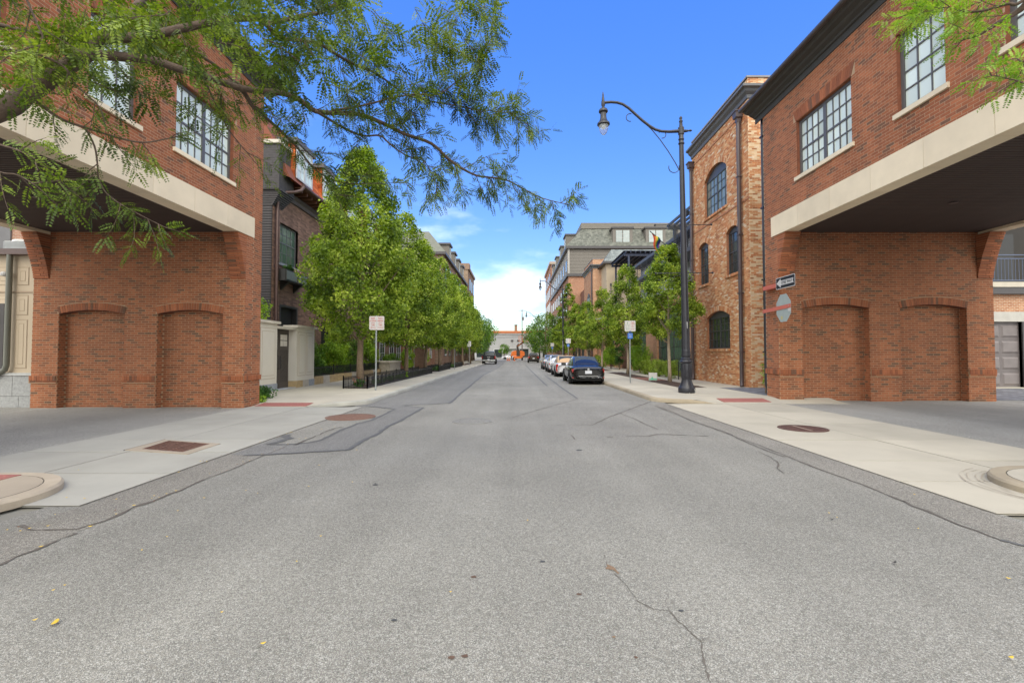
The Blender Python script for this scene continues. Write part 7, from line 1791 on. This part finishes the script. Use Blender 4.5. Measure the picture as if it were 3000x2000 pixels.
    for s_ in (-1, 1):
        n_ = Vector((s_*.93, 0, .36)); 
        ys = [(rw0+.48 if kind != 'suv' else rw0+.25, rw1+.10 if kind == 'sedan' else rw1+.05), ((rw1+ws1)/2, (rw1+ws1)/2)]
        mid_ = (rw0+ws0)/2+.1
        panel('side_window', [(s_*W*.855,rw0+.42,bt+.03),(s_*W*.865,mid_-.05,bt+.03),(s_*(wt+.03),mid_-.05,H-.13),(s_*(wt+.03),rw1-.02,H-.15)], car_glass, n_, .012)
        panel('side_window', [(s_*W*.865,mid_+.05,bt+.03),(s_*W*.85,ws0-.32,bt+.01),(s_*(wt+.02),ws1+.02,H-.14),(s_*(wt+.03),mid_+.05,H-.13)], car_glass, n_, .012)
        MB().box(*sorted((s_*W*.94, s_*(W+.20))), ws0-.50, ws0-.38, bt+.0, bt+.15).build('mirror', p, t, loc=(0,0,0))
        MB().box(*sorted((s_*(W*.96), s_*(W*1.0))), 1.0, 2.3, .42, .425).build('sill_line', under, t, loc=(0,0,0))
        MB().box(*sorted((s_*(W*.985), s_*(W*1.004))), mid_-.35, mid_-.18, bt-.16, bt-.13).build('door_handle', chrome, t, loc=(0,0,0))
    sw_ = Vector((0, H-bt, (ws0-ws1)*1.0)).normalized(); panel('windscreen', [(-W*.72,ws0-.08,bt+.02),(W*.72,ws0-.08,bt+.02),(wt*.88,ws1+.10,H-.09),(-wt*.88,ws1+.10,H-.09)], car_glass, sw_, .03)
    r = .335 if kind == 'sedan' else (.36 if kind == 'suv' else .41)
    wy = (.98 if kind != 'pickup' else 1.25, Ln-.92)
    for s_ in (-1, 1):
        for yy in wy:
            MB().prism([(yy+(r+.055)*cos(pi*k/14), max(.12, r+(r+.055)*sin(pi*k/14)-.0)) for k in range(15)], *sorted((s_*(W-.30), s_*(W+.006))), 'x').build('wheel_arch', under, t, loc=(0,0,0)); wheel(t, s_*(W-.09), yy, r, .21, s_)
    MB().box(-W*.86, W*.86, .35, Ln-.4, zb-.04, zb+.08).build('underbody', under, t, loc=(0,0,0))
    # tail
    def lampbox(x0, x1, z0, z1, y0=.0, mat=lamp_red, nm='tail_light', wrap=.25):
        for s_ in (-1, 1):
            m = MB().add([(s_*x0,y0-.012,z0+.02),(s_*x1,y0+.03,z0),(s_*x1,y0+.03,z1),(s_*x0,y0-.012,z1-.01),(s_*(x1+.035),y0+wrap,z0+.05),(s_*(x1+.035),y0+wrap,z1-.01),(s_*x0,y0+.1,z0),(s_*x0,y0+.1,z1)], [(0,1,2,3),(1,4,5,2),(3,2,5,7),(0,6,4,1),(0,3,7,6)]); m.build(nm, mat, t, loc=(0,0,0))
    if kind == 'sedan' and lamps == 'wide': lampbox(W*.46, W*.90, bt-.30, bt-.13, .035)
    elif kind == 'sedan' and lamps == 'tall': lampbox(W*.80, W*.93, bt-.52, bt-.05, .045, wrap=.10)
    elif kind == 'suv': lampbox(W*.66, W*.94, bt-.28, bt-.05, .03)
    else: lampbox(W*.84, W*.97, bt-.42, bt-.02, .0, wrap=.12)
    pz = bt-.40 if kind != 'pickup' else .62
    if kind == 'sedan': pz = bt-.36
    MB().box(-.17, .17, -.005, .03, pz, pz+.15).build('number_plate', plate_m, t, loc=(0,0,0))
    if kind == 'sedan':
        MB().lathe([(.05,-.004),(.055,0),(.05,.004)], (0,.01,0), 16)
        m = MB().prism([(.055*cos(2*pi*k/16), bt-.14+.055*sin(2*pi*k/16)) for k in range(16)], .005, .03, 'y'); m.build('emblem', chrome, t, loc=(0,0,0))
        MB().box(-W*.55, W*.55, -.012, .03, .43, .455).build('bumper_trim', chrome, t, loc=(0,0,0)); MB().box(-W*.70, W*.70, .02, .12, .24, .36).build('lower_valance', under, t, loc=(0,0,0))
        MB().box(-W*.80, W*.80, .035, .05, bt-.335, bt-.328).build('boot_seam', under, t, loc=(0,0,0)); lampbox(W*.70, W*.90, .34, .39, .045, M('reflector_red', (.35,.03,.02), .3), 'bumper_reflector', wrap=.08)
        for s_ in (-.36, .36): MB().box(s_-.12, s_+.12, rw1+.15, rw1+.27, bt+.02, bt+.28).build('head_rest', M('grey_head_rest', (.40,.44,.42), .8), t, loc=(0,0,0))
    if kind == 'pickup':
        MB().box(-W*.97, W*.97, -.16, .02, .50, .68).build('rear_bumper', chrome, t, loc=(0,0,0)); MB().box(-W*.86, W*.86, .15, 1.85, 1.10, 1.26).build('bed_cover', under, t, loc=(0,0,0)); MB().box(-.22,.22,-.02,.0,1.0,1.10).build('tailgate_badge', chrome, t, loc=(0,0,0)); MB().box(-W*.92, W*.92, -.012, .0, .72, .735).build('tailgate_seam', under, t, loc=(0,0,0))
    if kind == 'suv': MB().box(-W*.9, W*.9, -.02, .08, .40, .58).build('bumper', under, t, loc=(0,0,0)); MB().box(-W*.62, W*.62, .02, .22, H-.10, H-.05).build('roof_spoiler', p, t, loc=(0,0,0))
    return t
blk = paint('black_car_paint', (.008,.008,.009)); car('glossy black saloon parked nearest at the right kerb, seen from behind', 'sedan', 3.72, 24.35, blk)
car('white convertible with a tan fabric roof parked ahead of the black saloon', 'sedan', 3.62, 32.3, paint('white_car_paint', (.62,.62,.64)), roofcol=M('tan_fabric_roof', (.50,.33,.19), .85, var=.05, scale=20), lamps='tall')
car('white saloon parked third in the row at the right kerb', 'sedan', 3.62, 39.5, paint('pearl_white_paint', (.60,.61,.63)))
car('silver saloon parked fourth in the row at the right kerb', 'sedan', 3.62, 46.8, paint('silver_car_paint', (.30,.33,.37), .5))
car('dark brown sport utility car near the round tree on the right', 'suv', 3.1, 81.5, paint('bronze_car_paint', (.060,.042,.024), .4))
pk_ = car('black pickup truck parked by the left kerb near the street end', 'pickup', -3.92, 69.8, paint('black_truck_paint', (.010,.010,.012)), cat='truck', name='pickup_truck')
car('white saloon crossing at the end of the street in front of the white building', 'sedan', 1.0, 124.5, paint('white_car_paint', (.62,.62,.64)), yaw=radians(90), name='white_car')
# orange boom lift
lf = thing('boom_lift', 'orange boom lift with a raised basket working at the street end', 'boom lift', (.6, 113, 0))
og = M('lift_orange', (.75,.17,.025), .45, var=.05)
MB().box(-1.1,1.1,-1.4,1.4,.45,.95).build('chassis', og, lf, loc=(0,0,0))
for sx in (-1, 1):
    for sy in (-1, 1): wheel(lf, sx*1.0, sy*1.05, .42, .35, sx)
m = MB().prism([(-1.45,1.0),(1.45,1.0),(1.6,1.35),(1.5,1.95),(.9,2.25),(-.9,2.25),(-1.5,1.95),(-1.6,1.35)], -1.2, 1.4, 'y'); m.build('turntable', og, lf, loc=(0,0,0))
MB().box(-.35,.45,-1.35,-1.15,.95,2.35).build('mast', M('lift_dark', (.05,.04,.035), .6), lf, loc=(0,0,0))
MB().tube([(.0,-.9,2.0),(-.15,-.9,3.4),(.2,-1.0,3.8)], [.28,.22,.2], 8).build('riser', M('lift_dark', (.05,.04,.035), .6), lf, loc=(0,0,0))
MB().tube([(-.1,-1.0,3.3),(1.4,-1.2,4.35)], .17, 8).build('boom', M('lift_brown', (.30,.10,.03), .6), lf, loc=(0,0,0))
bs_ = MB()
for z in (4.45,5.05,5.6):
    bs_.tube([(0.2,-1.8,z),(2.6,-1.8,z),(2.6,-.9,z),(.2,-.9,z),(.2,-1.8,z)], .035, 6)
for x in (.2,1.0,1.8,2.6):
    for yy in (-1.8,-.9): bs_.tube([(x,yy,4.45),(x,yy,5.6)], .03, 6)
bs_.box(.2,2.6,-1.8,-.9,4.37,4.45); bs_.build('basket', og, lf, loc=(0,0,0)); MB().box(1.5,2.2,-1.9,-1.8,4.75,5.3).build('control_box', M('lift_dark', (.05,.04,.035), .6), lf, loc=(0,0,0))
# worker in an orange vest
def person(label, x, y, h=1.75, rz=0):
    me = bpy.data.meshes.new('person'); s_ = h/1.75
    V = [(0,0,.95),(0,0,1.15),(0,0,1.42),(0,0,1.55),(0,-.01,1.68),(.20,0,1.42),(.30,.02,1.14),(.28,-.12,.92),(-.20,0,1.42),(-.30,.02,1.14),(-.26,-.14,.94),(.10,0,.90),(.13,.02,.50),(.13,.06,.07),(.14,-.10,.03),(-.10,0,.90),(-.13,-.05,.50),(-.13,.0,.07),(-.14,-.16,.03)]
    E_ = [(0,1),(1,2),(2,3),(3,4),(2,5),(5,6),(6,7),(2,8),(8,9),(9,10),(0,11),(11,12),(12,13),(13,14),(0,15),(15,16),(16,17),(17,18)]
    R_ = [.15,.15,.16,.06,.10,.07,.05,.035,.07,.05,.035,.10,.07,.05,.045,.10,.07,.05,.045]
    me.from_pydata([(a*s_, b_*s_, c*s_) for a, b_, c in V], E_, []); me.materials.append(M('work_clothes', (.06,.06,.08), .8))
    t = thing('person', label, 'person', (x, y, 0), rz=rz); o = link('body', me, t, None, (0,0,0)); md = o.modifiers.new('skin', 'SKIN')
    for i, r in enumerate(R_): me.skin_vertices[0].data[i].radius = (r*s_, r*s_*.8)
    me.skin_vertices[0].data[0].use_root = True; sb_ = o.modifiers.new('sub', 'SUBSURF'); sb_.levels = 1; sb_.render_levels = 2
    MB().lathe([(.17,.95),(.19,1.15),(.20,1.38),(.10,1.50)], (0,0,0), 12).build('vest', M('vest_orange', (.85,.20,.03), .6), t, loc=(0,0,0), smooth=True)
    MB().lathe([(.14,1.64),(.13,1.72),(.08,1.79),(.01,1.81)], (0,0,0), 12).build('hard_hat', M('hat_orange', (.80,.30,.05), .4), t, loc=(0,0,0), smooth=True)
    return t
person('worker in an orange vest and hard hat standing before the boom lift', -.85, 108, rz=.4)
for i, (x, y, lb) in enumerate([(-1.35,106,'orange traffic cone left of the worker at the street end'),(-.2,105,'orange traffic cone right of the worker'),(-1.8,108.5,'orange traffic cone farthest left before the boom lift')]):
    t = thing('traffic_cone', lb, 'cone', (x, y, 0), 'orange cones at the street end'); MB().lathe([(.17,.03),(.05,.68),(.03,.72)], (0,0,0), 12).build('cone', M('vest_orange', (.85,.20,.03), .6), t, loc=(0,0,0), smooth=True)
    MB().box(-.22,.22,-.22,.22,0,.04).build('base', M('vest_orange', (.85,.20,.03), .6), t, loc=(0,0,0)); MB().lathe([(.125,.30),(.10,.42)], (0,0,0), 12).build('band', white_m, t, loc=(0,0,0), smooth=True)
